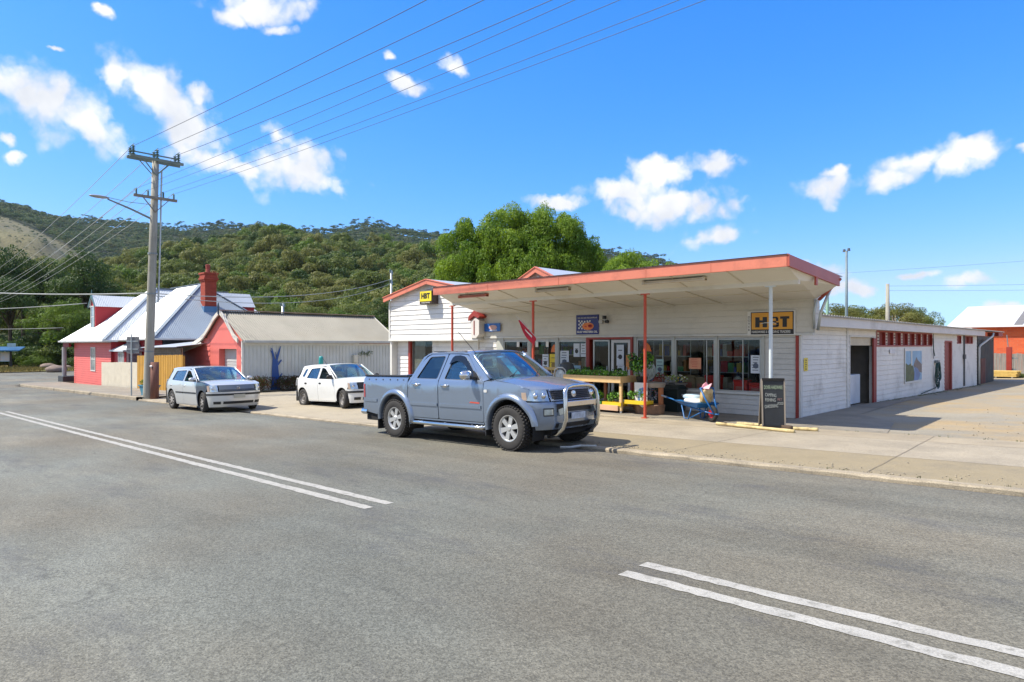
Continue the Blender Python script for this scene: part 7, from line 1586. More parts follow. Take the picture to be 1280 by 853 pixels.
class Car:
    def __init__(s, root, body, W, belt, tum, nose, x0, shoulder=.03, tail=None, crowd=0):
        """W half width, belt height, tumblehome per metre, nose(z) -> foremost x, x0 where the plan starts to round"""
        s.t, s.body, s.W, s.belt, s.tum, s.nose, s.x0, s.sh, s.tail = root, body, W, belt, tum, nose, x0, shoulder, tail
    def w0(s, z):
        w = s.W-.035*max(0, (.75-z)/.5)**2
        if z > s.belt-.08: w -= s.sh*min((z-s.belt+.08)/.1, 1)
        if z > s.belt: w -= (z-s.belt)*s.tum
        return w
    def f(s, x, z):
        w = s.w0(z)
        if x > s.x0: w *= max(0, 1-min((x-s.x0)/(s.nose(z)-s.x0), 1)**2.6)**(1/2.6)
        if s.tail and x < s.tail[0]: w *= max(0, 1-min((s.tail[0]-x)/(s.tail[0]-s.tail[1](z)), 1)**3.2)**(1/3.2)
        return w
    def panel(s, name, poly, mat=None, holes=(), off=0., thick=.016, parent=None, step=.13, sides=(-1, 1)):
        out = []
        for sd in sides:
            bm = flat_poly(poly, holes, step=step, fn=lambda x, z: (x, sd*(s.f(x, z)+off), z))
            for f_ in bm.faces:
                pass
            bm.normal_update(); tot = sum(f_.normal.y*f_.calc_area() for f_ in bm.faces)
            bmesh.ops.recalc_face_normals(bm, faces=bm.faces); bm.normal_update()
            if sum(f_.normal.y*f_.calc_area() for f_ in bm.faces)*sd < 0: bmesh.ops.reverse_faces(bm, faces=bm.faces)
            out.append(bm_obj(bm, name, mat or s.body, parent[0 if sd < 0 else -1] if isinstance(parent, list) else (parent or s.t), smooth=True, thick=thick))
        return out
    def wrap(s, name, t0, t1, z0, z1, mat=None, off=0., nz=4, n=26, parent=None, zf=None, thick=.012):
        """band round the front; t = 0 right side ... pi left side"""
        P = []
        for j in range(nz+1):
            row = []
            for i in range(n+1):
                t = t0+(t1-t0)*i/n; za, zb = (z0, z1) if zf is None else zf(t); z = za+(zb-za)*j/nz
                sx = abs(math.sin(t))**(2/2.6); cy = abs(math.cos(t))**(2/2.6)*math.copysign(1, math.cos(t))
                L_ = s.nose(z)-s.x0; row.append((s.x0+(L_+off)*sx, -(s.w0(z)+off)*cy, z))
            P.append(row)
        mb = MB(); mb.grid(P); o = mb.build(name, mat or s.body, parent or s.t, smooth=True, fixn=False)
        if thick: m = o.modifiers.new('t', 'SOLIDIFY'); m.thickness = thick; m.offset = -1; o.modifiers.new('e', 'EDGE_SPLIT').split_angle = R(38)
        # outward normals
        me = o.data; me.update()
        if sum(p.normal.x*p.area for p in me.polygons) < 0: me.flip_normals()
        return o
    def wpt(s, t, z, off=0.):
        sx = abs(math.sin(t))**(2/2.6); cy = abs(math.cos(t))**(2/2.6)*math.copysign(1, math.cos(t)); return Vector((s.x0+(s.nose(z)-s.x0+off)*sx, -(s.w0(z)+off)*cy, z))
    def surf(s, name, P, mat=None, parent=None, up=True, thick=.012):
        mb = MB(); mb.grid(P); o = mb.build(name, mat or s.body, parent or s.t, smooth=True, fixn=False); me = o.data; me.update()
        if sum(p.normal.z*p.area for p in me.polygons)*(1 if up else -1) < 0: me.flip_normals()
        if thick: m = o.modifiers.new('t', 'SOLIDIFY'); m.thickness = thick; m.offset = -1; o.modifiers.new('e', 'EDGE_SPLIT').split_angle = R(38)
        return o
def wheel_proto(r, w, rim_r, spokes, mat=ALLOY, kind='alloy', tread=0):
    """tyre and rim around the local y axis; outer face towards -y"""
    h = w/2; prof = [(rim_r-.01,-h+.02),(rim_r+.02,-h+.004),(r*.86,-h),(r*.95,-h+.014),(r*.99,-h+.035),(r,-h*.55),(r,h*.55),(r*.99,h-.035),(r*.95,h-.014),(r*.86,h),(rim_r+.02,h-.004),(rim_r-.01,h-.02)]
    mb = MB(); mb.lathe(prof, axis='y', n=40)
    if tread:
        q = 40
        for i in range(q):
            for k_, y_ in enumerate((-h*.83, -h*.42, 0, h*.42, h*.83)):
                a = 2*math.pi*(i+.5*(k_ % 2))/q; c = Vector((r*math.cos(a), y_, r*math.sin(a))); u = Vector((math.cos(a), 0, math.sin(a))); v = Vector((-math.sin(a), 0, math.cos(a)))
                rr = .004 if abs(y_) < h*.7 else -.006; mb.obox(c+u*rr, u*.009, v*r*.055, Vector((0, h*.15, 0)))
    ty = mb.build('tyre', RUB, smooth=True).data
    mb = MB(); mb.lathe([(rim_r,-h+.02),(rim_r+.012,-h+.012),(rim_r-.012,-h+.016),(rim_r-.03,-h+.05),(rim_r-.035,0),(rim_r-.03,h*.6)], axis='y', n=36)
    mb.mat(1).lathe([(0,.0),(rim_r-.03,.0)], axis='y', n=24); mb.mat(0)
    if kind == 'alloy':
        for i in range(spokes):
            a = 2*math.pi*(i+.25)/spokes; u = Vector((math.cos(a),0,math.sin(a))); v = Vector((-math.sin(a),0,math.cos(a))); y0, y1 = -h+.045, -h+.03
            w0_, w1_ = rim_r*.13, rim_r*.20
            pts = [u*rim_r*.16-v*w0_*1.15, u*rim_r*.16+v*w0_*1.15, u*(rim_r-.02)+v*w1_, u*(rim_r-.02)-v*w1_]
            ys_ = [y0-.012, y0-.012, y1, y1]; top = [Vector((p.x, y, p.z)) for p, y in zip(pts, ys_)]; bot = [p+Vector((0,.04,0)) for p in top]
            mb.add(top+bot, [(0,1,2,3),(7,6,5,4),(0,4,5,1),(1,5,6,2),(2,6,7,3),(3,7,4,0)])
        mb.lathe([(0,-h+.018),(rim_r*.18,-h+.02),(rim_r*.26,-h+.035),(rim_r*.27,-h+.07)], axis='y', n=18)
    elif kind == 'cap':      # wheel trim with slots
        mb.lathe([(0,-h+.004),(rim_r*.3,-h+.006),(rim_r*.55,-h+.016),(rim_r*.97,-h+.02)], axis='y', n=36); mb.mat(1)
        for i in range(spokes):
            a = 2*math.pi*i/spokes; u = Vector((math.cos(a),0,math.sin(a))); v = Vector((-math.sin(a),0,math.cos(a))); mb.obox(u*rim_r*.72+Vector((0,-h+.012,0)), u*rim_r*.16, v*rim_r*.10, Vector((0,.008,0)))
        mb.mat(0)
    else:                    # plain steel wheel
        mb.lathe([(0,-h+.03),(rim_r*.22,-h+.03),(rim_r*.28,-h+.055),(rim_r*.5,-h+.05),(rim_r*.65,-h+.03),(rim_r*.95,-h+.06)], axis='y', n=32); mb.mat(1)
        for i in range(spokes):
            a = 2*math.pi*i/spokes; u = Vector((math.cos(a),0,math.sin(a))); mb.lathe([(0,-.002),(rim_r*.07,-.002),(rim_r*.07,.01)], c=u*rim_r*.78+Vector((0,-h+.04,0)), axis='y', n=10)
        mb.mat(0)
    rm = mb.build('rim', [mat, UNDER], smooth=False).data
    for o in [o for o in COL.objects if o.data in (ty, rm)]: bpy.data.objects.remove(o)
    return ty, rm
def put_wheels(root, pr, xs, y, r, steer=0):
    for x in xs:
        for sd in (-1, 1):
            e = bpy.data.objects.new('wheel', None); link(e, root); e.location = (x, sd*y, r); e.rotation_euler = (0, 0, (steer if x == 0 else 0)+(math.pi if sd > 0 else 0))
            a = bpy.data.objects.new('tyre', pr[0]); link(a, e); b = bpy.data.objects.new('rim', pr[1]); link(b, e)
def place_car(t, x, y, z, rz, slope): t.location = (x, y, z); t.rotation_euler = (0, -math.atan(slope), rz)
def liner(c, xa, xb, zlo, arches, wy, hood_z, belt_z, cabx, rear_z=None):
    """dark inner shell, floor and wheel housings"""
    mb = MB(); cuts = sorted(v for v in [xb]+[v for ax, r_ in arches for v in (ax-r_, ax+r_)]+[xa] if v <= xa)
    for a, b in zip(cuts, cuts[1:]):
        m_ = (a+b)/2; arch = any(abs(m_-ax) < r_ for ax, r_ in arches)
        top = hood_z if m_ > cabx[1] else (belt_z-.12 if m_ > cabx[0] else (rear_z or belt_z-.12)); w = wy-.32 if arch else wy-.06
        mb.box(a, b, -w, w, zlo+(.0 if not arch else .02), min(top, .82) if m_ > cabx[1] or m_ < cabx[0] else .62 if not arch else .8)
    mb.box(xa, c.nose(.5)-.14, -wy*.56, wy*.56, zlo+.02, hood_z-.06)
    for ax, r_ in arches:
        for sd in (-1, 1):
            P = [[(ax+r_*math.cos(R(a)), sd*yy, .36+r_*math.sin(R(a))) for a in range(-20, 201, 10)] for yy in (wy-.36, wy-.05)]; mb.grid(P)
    return mb.build('underbody', UNDER, c.t, fixn=False)
def seats(c, xs, ys, z, w=.24, par=None):
    for x in xs:
        for y in ys:
            mb = MB(); mb.box(x-.25,x+.25,y-w,y+w,z-.12,z); mb.obox((x-.30,y,z+.28),(.05,0,-.012),(0,w,0),(-.06,0,.30)); mb.obox((x-.39,y,z+.68),(.04,0,0),(0,.12,0),(0,0,.08)); mb.build('seat', SEAT, c.t, bevel=.03)
def steering(c, x, y, z):
    mb = MB(); pts = []
    for i in range(21): a = 2*math.pi*i/20; pts.append((x+.07*math.sin(a), y+.18*math.cos(a), z+.165*math.sin(a)))
    mb.tube(pts, .014, 6, cap=False); mb.beam((x,y-.17,z),(x,y+.17,z),.03,.03); mb.tube([(x,y,z),(x+.25,y,z-.1)],.03,6); mb.build('steering_wheel', BPL, c.t)

# ================= blue dual cab pickup
def build_pickup():
    t = thing('pickup_truck', 'slate blue dual cab pickup with chrome bull bar parked at the kerb', 'pickup truck')
    BODY = paint('slate_blue_paint', (.225,.28,.365), .58, .26); BT = M('polished_tube', (.62,.61,.58), rough=.18, metal=1, var=.05)
    nose = lambda z: .66 if z < .30 else (.66+.10*min((z-.30)/.16, 1) if z < .82 else (.76-.05*min((z-.82)/.03, 1)-max(z-.85, 0)*.42))
    c = Car(t, BODY, .90, 1.18, .36, nose, .18, .035)
    ra = .50; F = arc(0, .385, ra, 52, 174, 14); 
    c.panel('front_fender', [(-.615,.44),(-.615,1.165),(-.3,1.175),(.0,1.155),(.25,1.115),(.42,1.06),(.42,.98),(.38,.86),(.36,.82)]+F+[(-.51,.44)])
    fd = [(-.63,.45,.04),(-.63,1.17,.01),(-.73,1.205,.02),(-1.20,1.652,.08),(-1.74,1.672,.03),(-1.855,1.2,0),(-1.845,.45,.03)]
    fw = [(-1.72,1.20,.04),(-.84,1.185,.05),(-1.21,1.60,.10),(-1.59,1.635,.05)]
    rd = [(-1.865,.45,.03),(-1.875,1.2,0),(-1.765,1.672,.03),(-2.31,1.665,.09),(-2.47,1.55,.05),(-2.67,1.20,.03),(-2.765,1.0,.05),(-2.765,.74,.03),(-2.70,.45,.03)]
    rw = [(-2.56,1.205,.04),(-1.93,1.20,.04),(-1.83,1.635,.05),(-2.29,1.625,.07)]
    F1, F2, F3, F4 = rounded(fd), rounded(fw), rounded(rd), rounded(rw)
    gp = lambda poly, k: [((p[0]-cx_)*k+cx_, (p[1]-cz_)*k+cz_) for cx_, cz_ in [(sum(q[0] for q in poly)/len(poly), sum(q[1] for q in poly)/len(poly))] for p in poly]
    d1 = c.panel('door', F1, holes=[F2], step=.07); d2 = c.panel('door', F3, holes=[F4])
    outer = [(-.622,.41),(-.622,1.18),(-.47,1.225),(-.80,1.46),(-1.12,1.665),(-1.36,1.712),(-2.30,1.705),(-2.50,1.62),(-2.64,1.40),(-2.80,1.12),(-2.80,.74),(-2.72,.41)]
    hole = [(-.632,.44),(-.632,1.172),(-.735,1.21),(-1.205,1.66),(-1.38,1.677),(-1.74,1.68),(-2.31,1.672),(-2.40,1.64),(-2.475,1.555),(-2.68,1.20),(-2.772,1.0),(-2.772,.74),(-2.705,.44)]
    c.panel('cab_frame', outer, holes=[hole], off=-.004, step=.06)
    mbp = MB()
    c.panel('door_pillar', [(-1.80,.44),(-1.80,1.2),(-1.69,1.68),(-1.83,1.68),(-1.94,1.2),(-1.92,.44)], BPL, off=-.025)
    RR = arc(-3.22, .385, ra, 38, 184, 16)
    bed = c.panel('bed_side', [(-2.815,.72),(-2.815,1.245),(-4.30,1.235),(-4.335,1.18),(-4.34,.50),(-3.73,.42)]+RR[::-1])
    for sd, (dr, w_) in enumerate(((d1, fw), (d2, rw))):
        p_ = rounded([(a*1., b*1., r_) for a, b, r_ in w_]); c.panel('window', gp(p_, 1.03), DKGLASS if sd else CGLASS, off=-.014, thick=.004, parent=dr)
        # black seals
        pin = gp(p_, .965); c.panel('seal', gp(p_, 1.0), BPL, holes=[pin], off=.001, thick=.006, parent=dr)
    # tinted weather shield over the front window
    c.panel('weather_shield', [(-1.66,1.48),(-1.61,1.60),(-1.55,1.64),(-1.40,1.645),(-1.26,1.62),(-1.14,1.53),(-1.0,1.39),(-.86,1.22),(-.96,1.22),(-1.06,1.33),(-1.18,1.44),(-1.32,1.515),(-1.48,1.545)], glass_mat('purple_shield', (.16,.12,.17), refl=.02, rough=.25), off=.018, thick=.006, parent=d1)
    for dr, x, z in ((d1, -1.66, 1.08), (d2, -2.52, 1.09)):
        for sd, i in ((-1, 0), (1, 1)):
            mb = MB(); yy = c.f(x, z); mb.tube([(x-.105,sd*(yy+.005),z),(x-.08,sd*(yy+.035),z+.004),(x+.08,sd*(yy+.035),z+.004),(x+.105,sd*(yy+.005),z)], .017, 8); mb.ellipsoid((x, sd*yy, z-.012), (.075,.012,.034), 10, 6); mb.build('handle', CHROME, dr[i], smooth=True)
    c.panel('moulding', [(-.68,.685),(-.68,.74),(-1.83,.74),(-1.83,.685)], off=.018, thick=.02, parent=d1); c.panel('moulding', [(-1.88,.685),(-1.88,.74),(-2.72,.74),(-2.70,.685)], off=.018, thick=.02, parent=d2); c.panel('moulding', [(-3.84,.70),(-3.84,.76),(-4.28,.76),(-4.28,.70)], off=.014, thick=.02, parent=bed)
    c.panel('decal', [(-.72,.775),(-.72,.80),(-.96,.805),(-.98,.782)], M('decal_red', (.5,.06,.03), rough=.4), off=.003, thick=.002, parent=d1)
    c.panel('side_lamp', rounded([(-.60,.98,.02),(-.60,1.03,.02),(-.52,1.03,.02),(-.52,.98,.02)]), M('clear_lens', (.6,.6,.58), rough=.2), off=.008, thick=.01)
    for x in (-2.95,-3.15,-3.4,-3.65,-3.9,-4.15): c.panel('bed_stud', arc(x,1.17,.014,0,330,8), BPL, off=.008, thick=.008, parent=bed)
    # wheel arch flares
    for ax, a0, a1 in ((0, 6, 186), (-3.22, -8, 186)):
        for sd in (-1, 1):
            P = []
            for a in range(a0, a1+1, 6):
                ca, sa = math.cos(R(a)), math.sin(R(a)); ring = []
                for rr, pr_ in ((ra-.012,-.10),(ra-.012,.035),(ra+.005,.055),(ra+.045,.052),(ra+.085,.022),(ra+.10,-.004)):
                    x_, z_ = ax+rr*ca, .385+rr*sa; ring.append((x_, sd*(c.f(min(x_, .46), z_)+pr_-(.05*max(0, x_-.36) if ax == 0 else 0)), z_))
                P.append(ring)
            mb = MB(); mb.grid(P); o = mb.build('wheel_arch_flare', BODY, t, smooth=True)
    # bonnet, fender tops, cowl, screen, roof
    def edge(x): return (.845-.02*max(0, x+.1)) 
    rows = []
    for i in range(13):
        u = i/12; row = []
        for j in range(21):
            v = -1+2*j/20; tt = math.pi/2+v*1.10
            fp = c.wpt(tt, 1.03, -.015); back = Vector((-.60+.16*(1-v*v), -(-v)*.80, 1.205+.035*(1-v*v)))
            p = back.lerp(fp, u); z = back.z+(1.055-back.z)*u**1.7; z += .018*(1-v*v)*math.sin(math.pi*u)+.012*math.exp(-((abs(v)-.62)/.12)**2)*(1-u)
            if u > .97: z -= .012
            row.append((p.x, p.y, z))
        rows.append(row)
    c.surf('bonnet', rows)
    hoodL = [r_[0] for r_ in rows]
    for sd in (-1, 1):
        P = []
        tops = [(-.615,1.165),(-.3,1.175),(.0,1.155),(.25,1.115),(.42,1.06)]
        for i, r_ in enumerate(rows):
            x = min(r_[0][0], .44)
            for (xa, za), (xb, zb) in zip(tops, tops[1:]):
                if xa <= x <= xb: zt = za+(zb-za)*(x-xa)/(xb-xa); break
            else: zt = 1.06 if x > .4 else 1.165
            yo = c.f(x, zt)-.004; yi = abs(r_[0][1]); P.append([(x, sd*(yo+(yi+.006-yo)*k_/3), zt+(r_[0][2]-.006-zt)*math.sin(k_/3*math.pi/2)) for k_ in range(4)])
        c.surf('fender_top', P)
    P = [[(-.60+.16*(1-v*v)-.005, .80*v, 1.20+.03*(1-v*v)) for v in [-1+j/8 for j in range(17)]], [(-.40-.10+.20*(1-v*v)-.12, .83*v, 1.215+.03*(1-v*v)) for v in [-1+j/8 for j in range(17)]]]
    c.surf('cowl', [[(-.44+.30*(1-v*v)-.10*0, .83*v, 1.19+.02*(1-v*v)) for v in [-1+j/8 for j in range(17)]], [(-.66+.16*(1-v*v), .80*v, 1.225+.03*(1-v*v)) for v in [-1+j/8 for j in range(17)]]], BPL)
    vs = [-1+j/10 for j in range(21)]
    W0 = lambda v: (-.50+.20*(1-v*v), .825*v, 1.215+.03*(1-v*v)); W1 = lambda v: (-1.13+.10*(1-v*v), .672*v, 1.675+.04*(1-v*v))
    def ruled(A, B, n, k=0): return [[tuple(Vector(A(v)).lerp(Vector(B(v)), i/n)+Vector((k*math.sin(math.pi*i/n), 0, k*math.sin(math.pi*i/n)))) for v in vs] for i in range(n+1)]
    c.surf('windscreen', ruled(W0, W1, 6, .015), WGLASS, thick=.004)
    mb = MB()
    for v0 in (-1, 1): mb.tube([tuple(Vector(W0(v0)).lerp(Vector(W1(v0)), i/6)+Vector((.006,v0*.006,.008))) for i in range(7)], .030, 12)
    mb.tube([tuple(Vector(W1(v))+Vector((0,0,.004))) for v in vs], .018, 6); mb.build('screen_surround', BODY, t, smooth=True)
    mb = MB()
    for y0, y1 in ((-.52,.05),(.12,.62)): mb.tube([(-.36+.2*(1-(y0/.83)**2)-.08,y0,1.25),(-.36+.02,y0+.1,1.27),(-.62,y1,1.39)], .010, 5)
    mb.build('wiper', BPL, t)
    rr_ = []
    for i in range(11):
        u = i/10; rr_.append([((-1.13+.10*(1-v*v))*(1-u)+(-2.44-.03*(1-v*v))*u, v*(c.f(-1.6, 1.70)+.002)*(1-.04*max(0,u-.9)*10), 1.70+.045*(1-abs(v)**2.5)-.03*max(0, .12-u)/.12*(1)-.02*max(0, u-.9)/.1) for v in vs])
    c.surf('roof', rr_)
    c.surf('rear_window', ruled(lambda v: (-2.46-.03*(1-v*v), .66*v, 1.66+.04*(1-v*v)), lambda v: (-2.74-.02*(1-v*v), .80*v, 1.22), 5), DKGLASS, thick=.004)
    mb = MB(); mb.box(-2.80,-2.74,-.84,.84,.5,1.225); mb.build('cab_rear_wall', BODY, t, bevel=.01)
    # bed: liner, inner walls, rail caps, tailgate, soft cover edge
    mb = MB(); mb.box(-4.30,-2.84,-.82,.82,.66,.70); mb.box(-4.30,-2.84,-.84,-.80,.70,1.22); mb.box(-4.30,-2.84,.80,.84,.70,1.22); mb.box(-2.88,-2.83,-.82,.82,.70,1.24); mb.build('bed_liner', BPL, t)
    mb = MB(); mb.box(-4.32,-2.83,-.875,-.80,1.235,1.265); mb.box(-4.32,-2.83,.80,.875,1.235,1.265); mb.box(-2.90,-2.83,-.80,.80,1.235,1.265); mb.build('bed_rail', BPL, t, bevel=.01)
    mb = MB(); mb.box(-4.345,-4.30,-.83,.83,.55,1.23); tg = mb.build('tailgate', BODY, t, bevel=.015); mb = MB(); mb.box(-4.36,-4.345,-.12,.12,.98,1.06); mb.build('handle', BPL, tg)
    for sd in (-1, 1):
        mb = MB(); mb.prism([(-4.27,sd*.80,.78),(-4.27,sd*.915,.78),(-4.37,sd*.885,.78),(-4.37,sd*.80,.78)], (.0,0,.29)); mb.build('tail_light', REDL, t, bevel=.015)
    mb = MB(); mb.tube([(-4.20,-.86,.48),(-4.42,-.84,.48),(-4.46,-.70,.48),(-4.46,.70,.48),(-4.42,.84,.48),(-4.20,.86,.48)], .065, 10); mb.box(-4.48,-4.34,-.5,.5,.42,.50); mb.build('rear_bumper', CHROME, t, smooth=False)
    mb = MB()
    for sd in (-1, 1): mb.box(-3.80,-3.78,sd*.70 if sd > 0 else -.92,.92 if sd > 0 else -.70,.14,.48); mb.box(-.56,-.54,sd*.70 if sd > 0 else -.92,.92 if sd > 0 else -.70,.22,.42); mb.box(-2.72,-2.70,sd*.74 if sd > 0 else -.93,.93 if sd > 0 else -.74,.24,.56)
    mb.build('mud_flap', BPL, t)
    # front: bumper, grille, lamps
    def bz_(t_):
        x_ = .18+.58*abs(math.sin(t_))**(2/2.6); a_ = .385+math.sqrt(max(0, .52**2-x_*x_)) if x_ < .52 else 0; return (max(.37, a_), .835)
    c.wrap('front_bumper', .22, math.pi-.22, .36, .835, nz=8, n=40, zf=bz_)
    bs = c.panel('bumper_side', [(.36,.84),(.30,.84)]+[(.30,.80),(.42,.66),(.50,.45),(.50,.40),(.36,.40)][:0]+arc(0,.385,ra,62,4,8)+[(.56,.40),(.60,.84)], off=.003) if False else None
    gr = c.wrap('grille_surround', 1.02, math.pi-1.02, .84, 1.04, BODY, nz=3, off=-.012)
    gl = c.wrap('grille', 1.09, math.pi-1.09, .865, 1.015, BPL, nz=3, off=.004, parent=gr); mb = MB()
    for z in (.895,.925,.955,.985): mb.tube([c.wpt(1.1+(math.pi-2.2)*i/14, z, .014) for i in range(15)], .006, 5)
    mb.build('grille_bars', M('bar_grey', (.10,.10,.11), rough=.35, metal=.5), gr, smooth=True)
    mb = MB(); mb.tube([c.wpt(1.06+(math.pi-2.12)*i/14, .856, .014) for i in range(15)], .012, 6); mb.tube([c.wpt(1.06+(math.pi-2.12)*i/14, 1.026, .014) for i in range(15)], .010, 6); mb.build('chrome_trim', BODY, gr, smooth=True)
    p = c.wpt(math.pi/2, .945, .03); mb = MB(); mb.lathe([(0,.02),(.055,.012),(.062,0),(.058,-.02)], p, axis='x', n=20); mb.build('badge', M('badge_silver', (.6,.6,.6), rough=.2, metal=.8, var=.4, scale=30), gr)
    for sg in (0, 1):
        a0, a1 = (.16, .98) if sg == 0 else (math.pi-.98, math.pi-.16)
        def zf(tt, sg=sg): 
            u = abs(tt-math.pi/2); k_ = (u-.59)/(1.41-.59); return (.845+.02*k_, 1.035+.02*k_-.05*max(0, k_-.8)*3)
        hl = c.wrap('headlight', a0, a1, 0, 0, LAMPG, nz=4, n=14, off=-.004, zf=zf)
        mb = MB()
        for tt in ((.62, .86) if sg == 0 else (math.pi-.62, math.pi-.86)): p = c.wpt(tt, .94, -.0); mb.ellipsoid(p, (.03,.055,.055), 12, 8)
        mb.build('lamp_bowl', CHROME, hl, smooth=True)
        c.wrap('indicator', a0 if sg == 0 else a1-.16, (a0+.16) if sg == 0 else a1, .87, 1.0, AMBER, nz=2, n=5, off=.003, parent=hl)
        tt0, tt1 = ((.78,1.02) if sg == 0 else (math.pi-1.02, math.pi-.78)); fr_ = c.wrap('fog_light_bezel', tt0-.02, tt1+.02, .60, .735, BPL, nz=2, n=6, off=.006); c.wrap('fog_light', tt0, tt1, .62, .715, LAMPG, nz=2, n=6, off=.012, parent=fr_)
    c.wrap('air_intake', 1.12, math.pi-1.12, .66, .80, BPL, nz=2, n=14, off=.006); c.wrap('lower_grille', 1.10, math.pi-1.10, .40, .47, BPL, nz=2, n=14, off=.006)
    mb = MB(); mb.box(.795,.805,-.19,.19,.53,.64); mb.build('number_plate', PLATE, t, bevel=.004)
    mb = MB(); 
    up = [(.50,-.46,.25),(.70,-.46,.28),(.83,-.455,.40),(.885,-.45,.56),(.875,-.445,.88),(.855,-.425,1.0),(.835,-.35,1.075),(.83,-.22,1.10),(.83,0,1.105)]
    mb.tube(up+[(x,-y,z) for x, y, z in up[-2::-1]], .038, 12); bb = mb.build('bull_bar', BT, t, smooth=True)
    mb = MB(); mb.obox((.868,0,.80),(.012,0,0),(0,.42,0),(0,0,.045)); mb.build('cross_plate', BT, bb, bevel=.008); mb = MB()
    for s_ in (-1, 1): mb.beam((.64,s_*.45,.62),(.87,s_*.45,.70),.02,.10); mb.beam((.62,s_*.4,.40),(.84,s_*.45,.45),.02,.08)
    mb.build('bracket', STEEL, bb)
    mb = MB(); mb.box(.2,.62,-.5,.5,.26,.36); mb.tube([(0,-.75,.36),(0,.75,.36)],.05,8); mb.tube([(-3.22,-.75,.38),(-3.22,.75,.38)],.06,8); mb.ellipsoid((-3.22,0,.38),(.16,.16,.16),10,8); mb.build('chassis', UNDER, t)
    # side steps, mirrors, aerial
    for sd in (-1, 1):
        mb = MB(); mb.tube([(-.60,sd*.86,.36),(-.66,sd*.93,.355),(-.8,sd*.945,.355),(-2.5,sd*.945,.355),(-2.66,sd*.92,.355)], .036, 10)
        for x in (-.95,-1.7,-2.4): mb.beam((x,sd*.6,.42),(x,sd*.94,.36),.03,.03)
        mb.build('side_step', BT, t, smooth=True)
        mb = MB(); mb.ellipsoid((-.93,sd*1.03,1.285),(.085,.135,.10),16,10); mb.v = [(x, y, min(max(z,1.20),1.365)) for x, y, z in mb.v]; mi_ = mb.build('mirror', CHROME, t, smooth=True)
        mb = MB(); mb.beam((-.83,sd*.86,1.22),(-.90,sd*.96,1.235),.05,.05); mb.lathe([(0,0),(.0001,0)], n=3); mb.prism([(-.74,sd*.845,1.20),(-.92,sd*.845,1.20),(-.92,sd*.825,1.36)], (0,sd*.02,0)); mb.build('mirror_arm', BPL, mi_)
    mb = MB(); mb.tube([(-1.05,-.66,1.68),(-1.30,-.72,1.95),(-1.42,-.75,2.08)], .006, 5); mb.build('aerial', BPL, t)
    for sd in (-1, 1):
        mb = MB(); mb.beam((-1.35,sd*.60,1.725),(-2.3,sd*.60,1.725),.02,.014); mb.build('roof_strip', BPL, t)
    # cabin
    mb = MB(); mb.box(-2.7,-.45,-.80,.80,.45,.56); mb.build('cabin_floor', UNDER, t)
    mb = MB(); mb.prism([(-.45,-.80,.6),(-.45,-.80,1.19),(-.70,-.80,1.23),(-.90,-.80,1.15),(-.88,-.80,.9),(-.6,-.80,.6)], (0,1.6,0)); mb.box(-.95,-.75,-.60,-.2,1.15,1.22); mb.build('dashboard', INTR, t, bevel=.02)
    seats(c, (-1.45,-2.30), (-.42,.42), .80); steering(c, -1.02, -.40, 1.12)
    mb = MB(); mb.box(-.74,-.735,-.02,.18,1.27,1.58); mb.v = [(x-.0-(z-1.3)*1.15-.0, y, z) for x, y, z in mb.v]; mb.build('air_freshener', M('teal_card', (.02,.34,.36), rough=.5, var=.3, scale=12), t); mb = MB(); mb.box(-1.08,-1.075,.03,.13,1.58,1.66); mb.build('card', M('card_orange', (.6,.35,.2), rough=.5), t)
    mb = MB(); mb.ellipsoid((-1.06,.0,1.6),(.02,.12,.035),12,6); mb.build('rear_view_mirror', CHROME, t, smooth=True)
    liner(c, .15, -4.3, .30, ((0,.50),(-3.22,.50)), .90, .95, 1.0, (-2.75,-.6), .66)
    pr = wheel_proto(.385, .26, .225, 6, tread=1); put_wheels(t, pr, (0,-3.22), .80, .385)
    return t
pk = build_pickup(); place_car(pk, -7.84, 9.05, g(-7.78)+.0, 0, .0222)

